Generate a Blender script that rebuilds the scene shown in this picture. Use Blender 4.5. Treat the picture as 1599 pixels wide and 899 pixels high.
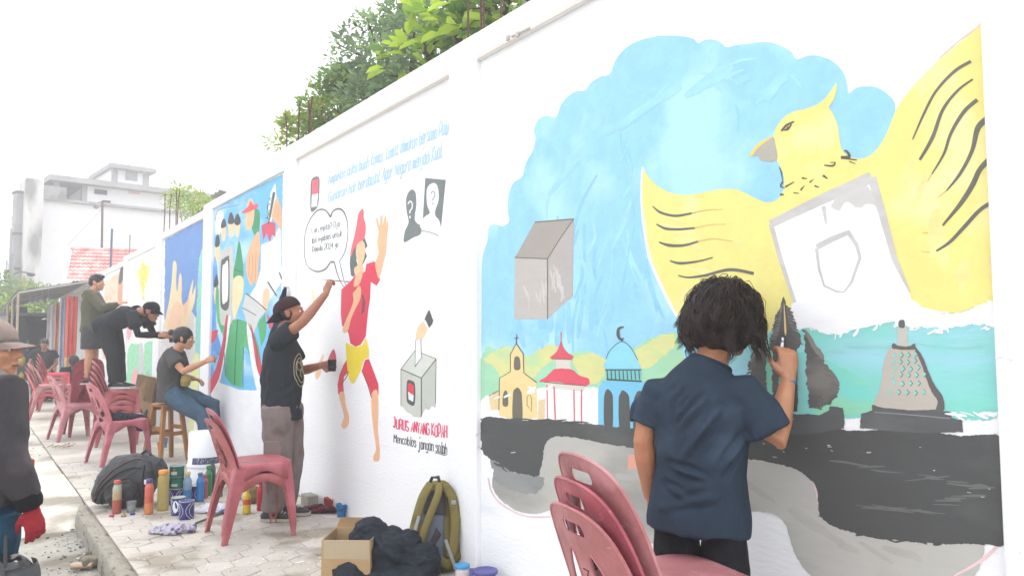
import bpy, bmesh, math, random
from mathutils import Vector, Matrix, noise
from math import radians as R, sin, cos, pi, tan, atan2, sqrt, hypot
random.seed(7)
for _o in list(bpy.data.objects): bpy.data.objects.remove(_o)
SC = bpy.context.scene; COL = SC.collection

# ---------------------------------------------------------------- camera
# the wall stands on the plane X = 0 and runs away along +Y; the camera is 2.4 m in front of it
FOC, PITCH, ROLL, YAW, CD, CH = 1186.6, .06533, -.00337, .62095, 2.3994, 1.35
FW = Vector((sin(YAW)*cos(PITCH), cos(YAW)*cos(PITCH), sin(PITCH)))
RT = Vector((cos(YAW), -sin(YAW), 0)); UP = RT.cross(FW)
R2 = RT*cos(ROLL) + UP*sin(ROLL); U2 = UP*cos(ROLL) - RT*sin(ROLL)
CP = Vector((-CD, 0, CH))
cam = bpy.data.objects.new('camera', bpy.data.cameras.new('camera')); COL.objects.link(cam)
cam.matrix_world = Matrix(((R2.x, U2.x, -FW.x, CP.x), (R2.y, U2.y, -FW.y, CP.y), (R2.z, U2.z, -FW.z, CP.z), (0, 0, 0, 1)))
cam.data.sensor_width = 36; cam.data.lens = FOC/1599*36; cam.data.clip_start = .05; cam.data.clip_end = 2000
SC.camera = cam

# ---------------------------------------------------------------- sky, sun, exposure
SUN_EL, SUN_DIR = R(58), Vector((.52, .30, 0)).normalized()      # hazy sun high behind the wall
w = bpy.data.worlds.new('World'); SC.world = w; w.use_nodes = True
nt = w.node_tree; bg = nt.nodes['Background']
sky = nt.nodes.new('ShaderNodeTexSky'); sky.sky_type = 'NISHITA'; sky.sun_disc = False
sky.sun_elevation = SUN_EL; sky.sun_rotation = atan2(SUN_DIR.x, SUN_DIR.y)
sky.air_density = 1.0; sky.dust_density = 6.0; sky.ozone_density = 1.0
mx = nt.nodes.new('ShaderNodeMixRGB'); mx.inputs[0].default_value = .62; mx.inputs[2].default_value = (14.0, 14.3, 15.0, 1)   # thin white overcast over the blue
nt.links.new(sky.outputs[0], mx.inputs[1]); nt.links.new(mx.outputs[0], bg.inputs[0]); bg.inputs[1].default_value = .10
sl = bpy.data.lights.new('sun', 'SUN'); sl.energy = 1.5; sl.angle = R(11); sl.color = (1, .95, .87)
so = bpy.data.objects.new('sun', sl); COL.objects.link(so)
sd = Vector((SUN_DIR.x*cos(SUN_EL), SUN_DIR.y*cos(SUN_EL), sin(SUN_EL)))
so.rotation_euler = sd.to_track_quat('Z', 'Y').to_euler(); so.location = (5, 5, 20)
SC.view_settings.view_transform = 'Standard'; SC.view_settings.look = 'None'
SC.view_settings.exposure = 1.42; SC.view_settings.gamma = 1
SC.cycles.max_bounces = 6; SC.cycles.transparent_max_bounces = 8

# ---------------------------------------------------------------- helpers
def ray(x, y): return FW + R2*((x-799.5)/FOC) - U2*((y-449.5)/FOC)
def onX(x, y, X0=0.0):
    d = ray(x, y); return CP + d*((X0-CP.x)/d.x)
def onY(x, y, Y0):
    d = ray(x, y); return CP + d*(Y0/d.y)
def gnd(x, y, z=0.0):
    d = ray(x, y); return CP + d*((z-CH)/d.z)
def far(x, y, s): return CP + ray(x, y)*s
def S(r, g, b, k=1.0):
    f = lambda c: ((c/255+.055)/1.055)**2.4 if c > 10 else c/255/12.92
    return (f(r)*k, f(g)*k, f(b)*k)
_M = {}
def mat(key, rgb, rough=.7, var=.12, scale=6.0, bump=0.0, bscale=None, metal=0.0, stretch=(1,1,1), tint=None, spec=.5, objcol=False, trans=0.0, sss=0.0, speck=None, wpos=False):
    """procedural material: base colour broken up by two noises, optional second tint in patches, optional bump"""
    if key in _M: return _M[key]
    m = bpy.data.materials.new(key); m.use_nodes = True; t = m.node_tree; L = t.links.new
    b = t.nodes['Principled BSDF']; b.inputs['Roughness'].default_value = rough; b.inputs['Metallic'].default_value = metal
    b.inputs['Specular IOR Level'].default_value = spec
    if trans: b.inputs['Transmission Weight'].default_value = trans; b.inputs['IOR'].default_value = 1.2
    if sss: b.inputs['Subsurface Weight'].default_value = sss; b.inputs['Subsurface Radius'].default_value = (.02,.008,.004)
    tc = t.nodes.new('ShaderNodeTexCoord'); mp = t.nodes.new('ShaderNodeMapping'); mp.inputs['Scale'].default_value = stretch
    src = t.nodes.new('ShaderNodeNewGeometry').outputs['Position'] if wpos else tc.outputs['Object']; L(src, mp.inputs[0])
    n = t.nodes.new('ShaderNodeTexNoise'); n.inputs['Scale'].default_value = scale; n.inputs['Detail'].default_value = 6; n.inputs['Roughness'].default_value = .65
    L(mp.outputs[0], n.inputs['Vector'])
    r = t.nodes.new('ShaderNodeValToRGB'); e = r.color_ramp.elements
    lo = [max(0, c*(1-var)) for c in rgb]; hi = [min(.95, c*(1+var)) for c in rgb]
    e[0].position = .3; e[0].color = (*lo, 1); e[1].position = .7; e[1].color = (*hi, 1)
    L(n.outputs['Fac'], r.inputs[0]); col = r.outputs[0]
    if tint:
        n2 = t.nodes.new('ShaderNodeTexNoise'); n2.inputs['Scale'].default_value = tint[1]; n2.inputs['Detail'].default_value = 5
        L(mp.outputs[0], n2.inputs['Vector'])
        r2 = t.nodes.new('ShaderNodeValToRGB'); r2.color_ramp.elements[0].position = tint[2]; r2.color_ramp.elements[1].position = min(1, tint[2]+.12)
        L(n2.outputs['Fac'], r2.inputs[0])
        x = t.nodes.new('ShaderNodeMixRGB'); x.inputs[2].default_value = (*tint[0], 1); L(r2.outputs[0], x.inputs[0]); L(col, x.inputs[1]); col = x.outputs[0]
    if speck:
        n4 = t.nodes.new('ShaderNodeTexNoise'); n4.inputs['Scale'].default_value = speck[1]; n4.inputs['Detail'].default_value = 3; n4.inputs['Distortion'].default_value = 1.2
        mp2 = t.nodes.new('ShaderNodeMapping'); mp2.inputs['Scale'].default_value = speck[3] if len(speck) > 3 else (1, 1, 1); L(src, mp2.inputs[0]); L(mp2.outputs[0], n4.inputs['Vector'])
        r4 = t.nodes.new('ShaderNodeValToRGB'); r4.color_ramp.elements[0].position = speck[2]; r4.color_ramp.elements[1].position = speck[2]+.05
        L(n4.outputs['Fac'], r4.inputs[0]); x = t.nodes.new('ShaderNodeMixRGB'); x.inputs[2].default_value = (*speck[0], 1); L(r4.outputs[0], x.inputs[0]); L(col, x.inputs[1]); col = x.outputs[0]
    if objcol:
        oi = t.nodes.new('ShaderNodeObjectInfo'); x = t.nodes.new('ShaderNodeMixRGB'); x.blend_type = 'MULTIPLY'; x.inputs[0].default_value = 1
        L(col, x.inputs[1]); L(oi.outputs['Color'], x.inputs[2]); col = x.outputs[0]
    L(col, b.inputs['Base Color'])
    if bump:
        bn = t.nodes.new('ShaderNodeBump'); bn.inputs['Strength'].default_value = bump; bn.inputs['Distance'].default_value = .01
        n3 = t.nodes.new('ShaderNodeTexNoise'); n3.inputs['Scale'].default_value = bscale or scale*6; n3.inputs['Detail'].default_value = 4
        L(mp.outputs[0], n3.inputs['Vector']); L(n3.outputs['Fac'], bn.inputs['Height']); L(bn.outputs[0], b.inputs['Normal'])
    _M[key] = m; return m
def thing(name, label, cat, loc=(0,0,0), rz=0.0, group=None):
    o = bpy.data.objects.new(name, None); COL.objects.link(o); o.empty_display_size = .1
    o.location = loc; o.rotation_euler = (0, 0, rz); o['label'] = label; o['category'] = cat
    if group: o['group'] = group
    return o
def tag(o, label, cat, group=None):
    o['label'] = label; o['category'] = cat
    if group: o['group'] = group
    return o
def struct(o, kind='structure'): o['kind'] = kind; return o
def obj(name, bm, m=None, parent=None, smooth=False, world=False, label=None):
    """link a bmesh (or mesh) as ONE object; world=True: the geometry is in world coordinates and is brought into the parent's frame"""
    if isinstance(bm, bpy.types.Mesh): me = bm
    else:
        bm.normal_update(); me = bpy.data.meshes.new(name); bm.to_mesh(me); bm.free()
    if m is not None and len(me.materials) == 0:
        for q in (m if isinstance(m, (list, tuple)) else [m]): me.materials.append(q)
    if smooth and len(me.polygons): me.polygons.foreach_set('use_smooth', [True]*len(me.polygons))
    o = bpy.data.objects.new(name, me); COL.objects.link(o)
    if parent is not None:
        o.parent = parent
        if world:
            mw = Matrix.Identity(4); p = parent
            while p is not None: mw = p.matrix_basis @ mw; p = p.parent
            me.transform(mw.inverted())
    if label: o['label'] = label
    return o
def copy_tree(o, parent=None):
    c = o.copy(); COL.objects.link(c)
    if parent is not None: c.parent = parent
    for ch in [x for x in o.children]: copy_tree(ch, c)
    return c
def BM(): return bmesh.new()
def box(bm, lo, hi, bev=0.0, mi=0, rot=None, seg=1):
    lo = Vector(lo); hi = Vector(hi); c = (lo+hi)/2; s = hi-lo
    M = Matrix.Translation(c)
    if rot is not None: M = M @ rot
    r = bmesh.ops.create_cube(bm, size=1, matrix=M @ Matrix.Diagonal((*s, 1)))
    vs = r['verts']; fs = {f for v in vs for f in v.link_faces}
    if bev:
        es = list({e for v in vs for e in v.link_edges})
        rr = bmesh.ops.bevel(bm, geom=es, offset=bev, segments=seg, profile=.5, affect='EDGES'); fs = set(f for f in fs if f.is_valid) | set(rr['faces'])
    for f in fs:
        if f.is_valid: f.material_index = mi
def frame_of(d):
    d = d.normalized(); a = Vector((0,0,1)) if abs(d.z) < .9 else Vector((0,1,0))
    x = a.cross(d).normalized(); return x, d.cross(x)
def tube(bm, pts, rad, n=8, cap=True, mi=0, side=None):
    """loft of ellipses along pts; rad: number, list of numbers or of (rx, ry); side: reference for the rx direction"""
    P = [Vector(p) for p in pts]; rings = []
    px = None
    for i, p in enumerate(P):
        d = (P[min(i+1, len(P)-1)] - P[max(i-1, 0)])
        if d.length < 1e-7: d = Vector((0,0,1))
        d.normalize()
        if side is not None: x = Vector(side)
        elif px is not None: x = px
        else: x = frame_of(d)[0]
        x = (x - d*x.dot(d))
        if x.length < 1e-4: x = frame_of(d)[0]
        x.normalize(); y = d.cross(x); px = x
        r = rad[i] if isinstance(rad, list) else rad
        rx, ry = r if isinstance(r, (list, tuple)) else (r, r)
        rings.append([bm.verts.new(p + x*(rx*cos(2*pi*k/n)) + y*(ry*sin(2*pi*k/n))) for k in range(n)])
    fs = []
    for a, b in zip(rings[:-1], rings[1:]):
        for k in range(n): fs.append(bm.faces.new((a[k], a[(k+1)%n], b[(k+1)%n], b[k])))
    if cap: fs.append(bm.faces.new(rings[0][::-1])); fs.append(bm.faces.new(rings[-1]))
    for f in fs: f.material_index = mi
    return rings
def lathe(bm, prof, n=20, loc=(0,0,0), mi=0, M=None):
    """prof: list of (radius, z); mi may be a list with one index per band"""
    loc = Vector(loc); rings = []
    for r, z in prof:
        if r < 1e-5: v = [bm.verts.new(Vector((0,0,z)))]
        else: v = [bm.verts.new(Vector((r*cos(2*pi*k/n), r*sin(2*pi*k/n), z))) for k in range(n)]
        rings.append(v)
    for v in [q for g in rings for q in g]: v.co = (M @ v.co if M else v.co) + loc
    for i, (a, b) in enumerate(zip(rings[:-1], rings[1:])):
        m_ = mi[i] if isinstance(mi, (list, tuple)) else mi
        if len(a) == 1 and len(b) == 1: continue
        for k in range(n):
            k2 = (k+1) % n
            if len(a) == 1: f = bm.faces.new((a[0], b[k2], b[k]))
            elif len(b) == 1: f = bm.faces.new((a[k], a[k2], b[0]))
            else: f = bm.faces.new((a[k], a[k2], b[k2], b[k]))
            f.material_index = m_; f.smooth = True
def ball(bm, c, r, seg=14, M=None):
    c = Vector(c); r = r if isinstance(r, (list, tuple, Vector)) else (r, r, r)
    mm = Matrix.Translation(c) @ (M if M is not None else Matrix.Identity(4)) @ Matrix.Diagonal((*r, 1))
    return bmesh.ops.create_uvsphere(bm, u_segments=seg, v_segments=max(6, seg*2//3), radius=1, matrix=mm)['verts']
def remeshed(bm, voxel=.008, smooth=4, fac=.5):
    """fuse overlapping closed shells into one continuous surface"""
    me = bpy.data.meshes.new('tmp'); bm.to_mesh(me); bm.free()
    o = bpy.data.objects.new('tmp', me); COL.objects.link(o)
    m = o.modifiers.new('r', 'REMESH'); m.mode = 'VOXEL'; m.voxel_size = voxel; m.adaptivity = 0
    if smooth: s = o.modifiers.new('s', 'SMOOTH'); s.iterations = smooth; s.factor = fac
    dg = bpy.context.evaluated_depsgraph_get(); dg.update()
    r = bpy.data.meshes.new_from_object(o.evaluated_get(dg))
    bpy.data.objects.remove(o); bpy.data.meshes.remove(me)
    r.polygons.foreach_set('use_smooth', [True]*len(r.polygons)); return r
def seg_dist(p, a, b):
    ab = b-a; t = max(0, min(1, (p-a).dot(ab)/max(1e-9, ab.dot(ab)))); return (p-(a+ab*t)).length, t
def wrinkle(me, amp=.006, freq=9.0, stretch=(1,1,.5), folds=(), seed=0.0, fine=.0):
    """cloth relief: soft ridged noise along the normals plus explicit folds (a, b, width, depth)"""
    ns = [v.normal.copy() for v in me.vertices]; F = [(Vector(a), Vector(b), w_, d_) for a, b, w_, d_ in folds]
    for v, n in zip(me.vertices, ns):
        p = v.co; q = Vector((p.x*stretch[0], p.y*stretch[1], p.z*stretch[2]))*freq + Vector((seed, seed*1.7, 0))
        a = noise.noise(q); d = amp*((1-abs(a)*2.2)*.7 + noise.noise(q*2.1)*.5 - .3)
        if fine: d += fine*noise.noise(q*5)
        for fa, fb, w_, dp_ in F:
            ds, t = seg_dist(p, fa, fb)
            if ds < w_*3:
                k = ds/w_; d += dp_*math.exp(-k*k)*(1-.6*abs(2*t-1)**2) - dp_*.6*math.exp(-(k-1.7)**2*2)*(1-abs(2*t-1))
        v.co = p + n*d
    return me
def catmull(pts, closed=True, n=6):
    P = [Vector(p) for p in pts]; N = len(P); out = []
    rng = range(N if closed else N-1)
    for i in rng:
        p0 = P[(i-1) % N] if closed or i else P[0]; p1 = P[i]; p2 = P[(i+1) % N]; p3 = P[(i+2) % N] if closed or i+2 < N else P[-1]
        for k in range(n):
            t = k/n; out.append(.5*((2*p1) + (p2-p0)*t + (2*p0-5*p1+4*p2-p3)*t*t + (3*p1-p0-3*p2+p3)*t**3))
    if not closed: out.append(P[-1].copy())
    return out
def plate(outline, holes=(), thick=.005, fmap=None, cuts=((), ())):
    """flat plate with holes, cut into strips so it can be bent by fmap(u, v, w), given a thickness"""
    bm = BM(); es = []
    for loop in [outline] + list(holes):
        vs = [bm.verts.new((p[0], p[1], 0)) for p in loop]
        es += [bm.edges.new((vs[i], vs[(i+1) % len(vs)])) for i in range(len(vs))]
    bmesh.ops.triangle_fill(bm, use_beauty=True, use_dissolve=False, edges=es)
    for ax in (0, 1):
        for c in cuts[ax]:
            co = Vector((0,0,0)); co[ax] = c; no = Vector((0,0,0)); no[ax] = 1
            bmesh.ops.bisect_plane(bm, geom=bm.verts[:]+bm.edges[:]+bm.faces[:], dist=1e-5, plane_co=co, plane_no=no)
    bmesh.ops.recalc_face_normals(bm, faces=bm.faces[:])
    if bm.faces and sum(f.normal.z for f in bm.faces) < 0: bmesh.ops.reverse_faces(bm, faces=bm.faces[:])
    if thick:
        bot = [v for v in bm.verts]; g = bmesh.ops.extrude_face_region(bm, geom=bm.faces[:], use_keep_orig=True)
        top = {v for v in g['geom'] if isinstance(v, bmesh.types.BMVert)}
        for v in top: v.co.z += thick
        for f in bm.faces[:]:
            pass
        bmesh.ops.recalc_face_normals(bm, faces=bm.faces[:])
    if fmap:
        for v in bm.verts: v.co = Vector(fmap(v.co.x, v.co.y, v.co.z))
    return bm
# ================================================================ ground
KX, ROADZ = -1.56, -.12
M_road = mat('road_concrete', S(190,186,174,.56), .95, .2, 3.0, .7, 40, tint=(S(138,131,116,.56), 1.9, .52), speck=(S(105,98,86,.5), 14, .64))
M_yard = mat('sandy_concrete', S(222,216,202,.74), .95, .14, 2.0, .6, 30, tint=(S(168,160,144,.66), 1.5, .50), speck=(S(140,132,118,.6), 12, .66, (1, 2.5, 1)))
M_joint = mat('joint_sand', S(160,152,141,.68), .95, .2, 12)
M_pave = mat('paver_concrete', S(209,202,191,.80), .92, .08, 7.0, .6, 70, tint=(S(176,166,150,.72), 2.6, .52), objcol=True, speck=(S(140,132,120,.66), 26, .66), wpos=True)
M_kerb = mat('kerb_concrete', S(166,160,145,.66), .95, .2, 14, .6, 60, tint=(S(112,110,80,.55), 26, .55), stretch=(1, .35, 1))
bm = BM(); nx = 40
bmesh.ops.create_grid(bm, x_segments=60, y_segments=60, size=400, matrix=Matrix.Translation((0, 0, ROADZ-.004)))
struct(obj('ground', bm, M_road))
bm = BM()                                                            # the road beside the kerb, gently uneven
ys = [i*.12-3 for i in range(92)]; xs = [-9+.24*i for i in range(32)]
G = [[bm.verts.new((x, y, ROADZ+.022*noise.noise(Vector((x*1.1, y*1.1, 3)))+.010*noise.noise(Vector((x*6, y*6, 1))))) for x in xs+[KX-.06]] for y in ys]
for a, b in zip(G[:-1], G[1:]):
    for i in range(len(a)-1): bm.faces.new((a[i], a[i+1], b[i+1], b[i]))
struct(obj('road', bm, M_road, smooth=True))
bm = BM()                                                            # pale yard that ramps up from the road to the pavement level
ys = [5.9+.10*i for i in range(40)]+[9.9+.6*i for i in range(70)]; xs = [-14+.5*i for i in range(22)]+[-3+.12*i for i in range(12)]+[KX-.005]
def yz(x, y):
    e = 6.55+.35*noise.noise(Vector((x*1.3, 0, 7)))+.12*noise.noise(Vector((x*5, 0, 2)))
    k = max(0, min(1, (y-e)/.9)); k = k*k*(3-2*k)
    return ROADZ-.03+.127*k+(.010*noise.noise(Vector((x*1.7, y*1.7, 5)))+.006*noise.noise(Vector((x*7, y*7, 5))))*min(1, 2*k)+(.02 if k > 0 else 0)
G = [[bm.verts.new((x, y, yz(x, y)-.012*(y > 9))) for x in xs] for y in ys]
for a, b in zip(G[:-1], G[1:]):
    for i in range(len(a)-1): bm.faces.new((a[i], a[i+1], b[i+1], b[i]))
struct(obj('yard', bm, M_yard, smooth=True))
pv = BM(); box(pv, (KX+.004, -3, -.15), (.02, 9.7, -.007)); 
pavement = struct(obj('pavement', pv, M_joint))
pv = BM(); box(pv, (KX+.004, 9.71, -.15), (.02, 50, -.0012)); struct(obj('path', pv, mat('dusty_path', S(206,198,185,.76), .95, .1, 4, .4, 40, tint=(S(222,214,200,.82), 1.5, .5))))
# hexagonal pavers, each a piece of its own where the photo shows them
HW = .200; HR = HW/sqrt(3)
def hexme(half=False):
    bm = BM(); r = HR-.0028
    top = []; ch = []; lo = []
    for k in range(6):
        a = pi/6+k*pi/3; d = Vector((cos(a), sin(a), 0))
        top.append(bm.verts.new(d*(r-.004))); ch.append(bm.verts.new(d*r-Vector((0,0,.004)))); lo.append(bm.verts.new(d*r-Vector((0,0,.05))))
    bm.faces.new(top)
    for a, b in ((top, ch), (ch, lo)):
        for k in range(6): bm.faces.new((a[k], b[k], b[(k+1)%6], a[(k+1)%6]))
    if half:
        for v in bm.verts: v.co.x = max(v.co.x, .002)
    bm.normal_update(); me = bpy.data.meshes.new('paver'); bm.to_mesh(me); bm.free(); me.materials.append(M_pave); return me
hm = hexme(); hh = hexme(True); spots = []
j = 0; y = -2.5
while y < 14.2:
    x = KX+.006+(HW/2 if j % 2 else 0)
    while x < .03:
        spots.append((x, y, x < KX+.01)); x += HW
    y += HR*1.5; j += 1
spots.sort(key=lambda p: abs(p[1]-6.2))
rest = BM()
for i, (x, y, hf) in enumerate(spots):
    z = random.uniform(-.0025, .002)-(.0035 if y > 8.2 else 0); g = random.uniform(.89, 1.06); tx, ty = random.gauss(0, .005), 0 if hf else random.gauss(0, .005)
    if i < 290:
        o = bpy.data.objects.new('paver', hh if hf else hm); COL.objects.link(o); o.parent = pavement
        o.location = (x, y, z); o.rotation_euler = (tx, ty, 0); o.color = (g, g*random.uniform(.98, 1), g*random.uniform(.95, 1), 1)
    else:
        n0 = len(rest.verts); rest.from_mesh(hh if hf else hm); rest.verts.ensure_lookup_table()
        for v in rest.verts[n0:]: v.co += Vector((x, y, z))
struct(obj('pavers', rest, M_pave, pavement), 'stuff')
bm = BM()                                                            # kerb with a worn mossy face
prof = [(-.115, -.20), (-.105, -.05), (-.098, -.008), (-.088, .003), (-.03, .004), (0, .002), (.004, -.03)]
G = []
for i in range(210):
    y = -3+i*.05; k = 1.0 if y < 6.9 else max(.2, 1-(y-6.9)/.6)
    G.append([bm.verts.new((KX+a*k+.004*noise.noise(Vector((a*4, y*.9, 0)))+.0015*noise.noise(Vector((a*30, y*17, b*20))), y, b-.003*max(0, noise.noise(Vector((y*1.1, a*4, 4))))-(.02 if y > 7.2 else 0))) for a, b in prof])
for a, b in zip(G[:-1], G[1:]):
    for k in range(len(prof)-1): bm.faces.new((a[k], b[k], b[k+1], a[k+1]))
bmesh.ops.recalc_face_normals(bm, faces=bm.faces[:])
struct(obj('kerb', bm, M_kerb, smooth=True))
# grit and flakes along the kerb and on the road
def pebble(bm, p, s, mi=0):
    n0 = len(bm.verts); bmesh.ops.create_icosphere(bm, subdivisions=1, radius=1); bm.verts.ensure_lookup_table()
    sx, sy, sz = s*random.uniform(.7, 1.4), s*random.uniform(.7, 1.4), s*random.uniform(.4, .8)
    for v in bm.verts[n0:]:
        c = v.co*(1+random.uniform(-.2, .2)); v.co = Vector((p[0]+c.x*sx, p[1]+c.y*sy, p[2]+c.z*sz+sz*.4))
    bm.faces.ensure_lookup_table()
    for f in bm.faces[-20:]: f.material_index = mi
bm = BM()
for i in range(420):
    y = random.uniform(3.6, 7.3); x = KX-.11-abs(random.gauss(0, .14)) if random.random() < .75 else random.uniform(-3.2, KX-.1)
    pebble(bm, (x, y, ROADZ+.005), random.choice([.004, .005, .006, .008, .012]), random.choice([0, 0, 1, 2]))
for i in range(160):
    pebble(bm, (random.uniform(-3.4, KX-.1), random.uniform(7.6, 13), .004), random.choice([.004, .006, .008]), random.choice([0, 1, 2]))
struct(obj('gravel', bm, [mat('pebble_grey', S(150,145,135,.6), .9, .2), mat('pebble_dark', S(95,90,80,.6), .9, .2), mat('pebble_pale', S(215,205,190,.7), .9, .2)]), 'stuff')
bm = BM()                                                            # flakes of old paint and paper bits on the pavers
for i in range(120):
    y = random.uniform(3.6, 7.5); x = random.uniform(KX+.05, -.02); s = random.choice([.003, .004, .006, .009])
    n = random.randint(4, 6); a0 = random.random()*6
    bm.faces.new([bm.verts.new((x+s*cos(a0+2*pi*k/n)*random.uniform(.5, 1.3), y+s*sin(a0+2*pi*k/n)*random.uniform(.5, 1.3), .0045)) for k in range(n)]).material_index = random.choice([0, 0, 0, 1])
for cx, cy, r in ((-.95, 4.75, .11), (-1.1, 4.45, .06), (-.70, 4.55, .07), (-.62, 4.8, .05), (-1.15, 6.0, .05)):
    for q in range(8):
        x = cx+random.gauss(0, r); y = cy+random.gauss(0, r*.8); s = random.uniform(.004, .013); n = 7; a0 = random.random()*6
        bm.faces.new([bm.verts.new((x+s*cos(a0+2*pi*k/n)*random.uniform(.5, 1.3), y+s*.8*sin(a0+2*pi*k/n)*random.uniform(.5, 1.3), .0042+q*5e-5)) for k in range(n)]).material_index = 2 if (cx == -.62) else 0
struct(obj('paint_flakes', bm, [mat('flake_white', (.8,.8,.78), .8, .05), mat('flake_tan', S(190,170,140), .8, .1), mat('flake_lilac', S(205,190,225,.8), .8, .05)]), 'stuff')

# ================================================================ wall
M_wall = mat('white_wall', (.80, .80, .80), .85, .025, 3.0, .25, 25, tint=(S(236,232,226,.92), 1.4, .62), speck=(S(214,210,204,.85), 18, .70))
M_prim = mat('white_primer', (.82, .82, .82), .8, .03, 2.0, .25, 30, stretch=(1, .5, 2), tint=(S(226,228,232,.95), 1.8, .64))
PIT = 3.014
E0 = [(.963+PIT*i, .963+PIT*i+2.70) for i in range(-2, 9)]            # painted bays between the pilasters
TOPZ = {-2: 3.14, -1: 3.14, 0: 3.14, 1: 3.14, 2: 3.03, 3: 2.97, 4: 2.91, 5: 2.84, 6: 2.80, 7: 2.78, 8: 2.76}
bays = []; wall = thing('painted_wall', 'long white wall painted with a row of murals along the pavement', 'wall', (0, 0, 0))
bm = BM(); bf = BM()
for n, i in enumerate(range(-2, 9)):
    y0 = .963+PIT*i; y1 = y0+(2.70 if i < 2 else 2.60 if i == 2 else 2.56); yn = .963+PIT*(i+1); tz = TOPZ[i]
    ledge = tz-(.168 if i < 2 else .10)
    box(bm, (.004, y0-.17, -.2), (.15, yn-.17, tz-.004))
    # frame: beam over the panel, pilaster beyond it, 3 cm proud
    box(bf, (-.030, y0, ledge), (.146, y1, tz), .006); box(bf, (-.032, y1, -.02), (.148, yn, tz), .008, seg=2)
    bays.append((i, y0, y1, ledge))
obj('wall_core', bm, M_wall, wall)
obj('frame', bf, M_wall, wall)
MUR = {}
MLAB = {0: 'unfinished mural of a golden eagle over a skyline', 1: 'mural of a red kicking fighter with lettering', 2: 'mural of green figures with a red ribbon', 3: 'blue mural with pale raised hands', 4: 'pale mural with a yellow bird', 5: 'mural of an orange portrait'}
for i, y0, y1, ledge in bays:
    bm = BM(); G = [[bm.verts.new((-.0005, y0+(y1-y0)*a/24, -.02+(ledge+.02)*b/24)) for a in range(25)] for b in range(25)]
    for a, b in zip(G[:-1], G[1:]):
        for k in range(24): bm.faces.new((a[k], b[k], b[k+1], a[k+1]))
    MUR[i] = obj('mural', bm, M_prim, wall, label=MLAB.get(i))
bm = BM()                                                            # pinkish old paint and the near beams' underside shade, coloured into one strip
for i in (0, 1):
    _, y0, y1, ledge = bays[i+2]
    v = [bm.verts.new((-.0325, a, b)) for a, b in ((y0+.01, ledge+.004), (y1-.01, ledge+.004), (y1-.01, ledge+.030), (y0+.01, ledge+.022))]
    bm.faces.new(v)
obj('ledge_paint_shade', bm, mat('ledge_pink', S(243,222,212,.9), .85, .06, 8), wall)
bm = BM()
for px, py in ((794, 60), (809, 54)): box(bm, onX(px, py, -.034)-Vector((.01, .012, .012)), onX(px, py, -.034)+Vector((.006, .012, .012)))
p = onX(800, 57, -.034); q = onX(828, 44, -.034); tube(bm, [p, q], .008, 6)
obj('conduit', bm, mat('conduit_grey', S(200,196,190,.8), .6, .1), wall)
# starter bars standing out of the column heads
M_rust = mat('rust', S(110,72,62,.6), .8, .25, 30, .4)
def rebar(pxs, X, ztop, z0, nm='rebar'):
    r = None
    for k, (px, py, dx) in enumerate(pxs):
        b = onX(px, py, X); bm = BM()
        pts = [(0, 0, -.12), (random.gauss(0, .004), random.gauss(0, .004), ztop*.5), (dx, dx*.6+random.gauss(0, .01), ztop*random.uniform(.9, 1.06))]
        tube(bm, pts, .007, 6)
        for q in range(14): z = -.05+q*ztop/14; ball(bm, (dx*max(0, z/ztop)**1.5, 0, z), (.0085, .0085, .004), 6)
        o = obj('rebar', bm, M_rust); o.location = (X, b.y, b.z); tag(o, 'rusty bar on the %s, %s of four' % (nm, ('nearest', 'second nearest', 'second farthest', 'farthest')[3-k]), 'steel bar', 'starter bars on the wall')
        PREB.append(o)
PREB = []
rebar([(731, 66, -.01), (752, 52, -.03), (757, 49, .0), (782, 34, .01)], .06, .75, 0, 'column head nearest the big leaves')
rebar([(448, 228, -.02), (466, 217, .01), (482, 208, .0), (484, 206, .02)], .06, .34, 0, 'column head beside the bushy hedge')
rebar([(256, 356, .0), (265, 350, .02), (275, 344, .0), (277, 342, .03)], .06, .52, 0, 'column head in front of the white building')

# ================================================================ trees and far side
def leafball(bm, c, rad, nclump, nleaf, ls, mats=3, droop=.3, shell=.55, wide=.42, fold=.15):
    for i in range(nclump):
        while True:
            d = Vector((random.uniform(-1, 1), random.uniform(-1, 1), random.uniform(-.8, 1)))
            if shell < d.length < 1 or (d.length < 1 and random.random() < .15): break
        k = 1+.22*noise.noise(d*2.3+Vector(c))
        cc = Vector(c)+Vector((d.x*rad[0], d.y*rad[1], d.z*rad[2]))*k; m0 = random.choice(range(mats))
        for j in range(nleaf):
            a = random.random()*2*pi; el = random.uniform(-.5, 1.0)
            dr = (Vector((cos(a)*cos(el), sin(a)*cos(el), sin(el)))+d*.5).normalized()
            p = cc+dr*ls*random.uniform(.3, 1.6); dr = (dr+Vector((0, 0, -droop*random.random()))).normalized()
            sd_ = dr.cross(Vector((random.gauss(0, .4), random.gauss(0, .4), 1))).normalized(); n_ = sd_.cross(dr); L_ = ls*random.uniform(.7, 1.25); w_ = L_*wide
            v = [bm.verts.new(q) for q in (p, p+dr*L_*.35+sd_*w_*.5+n_*L_*fold, p+dr*L_*.75+sd_*w_*.4+n_*L_*fold, p+dr*L_, p+dr*L_*.75-sd_*w_*.4+n_*L_*fold, p+dr*L_*.35-sd_*w_*.5+n_*L_*fold)]
            mi = m0 if random.random() < .7 else random.randrange(mats)
            for f in (bm.faces.new((v[0], v[1], v[2], v[3])), bm.faces.new((v[0], v[3], v[4], v[5]))): f.material_index = mi
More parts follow.
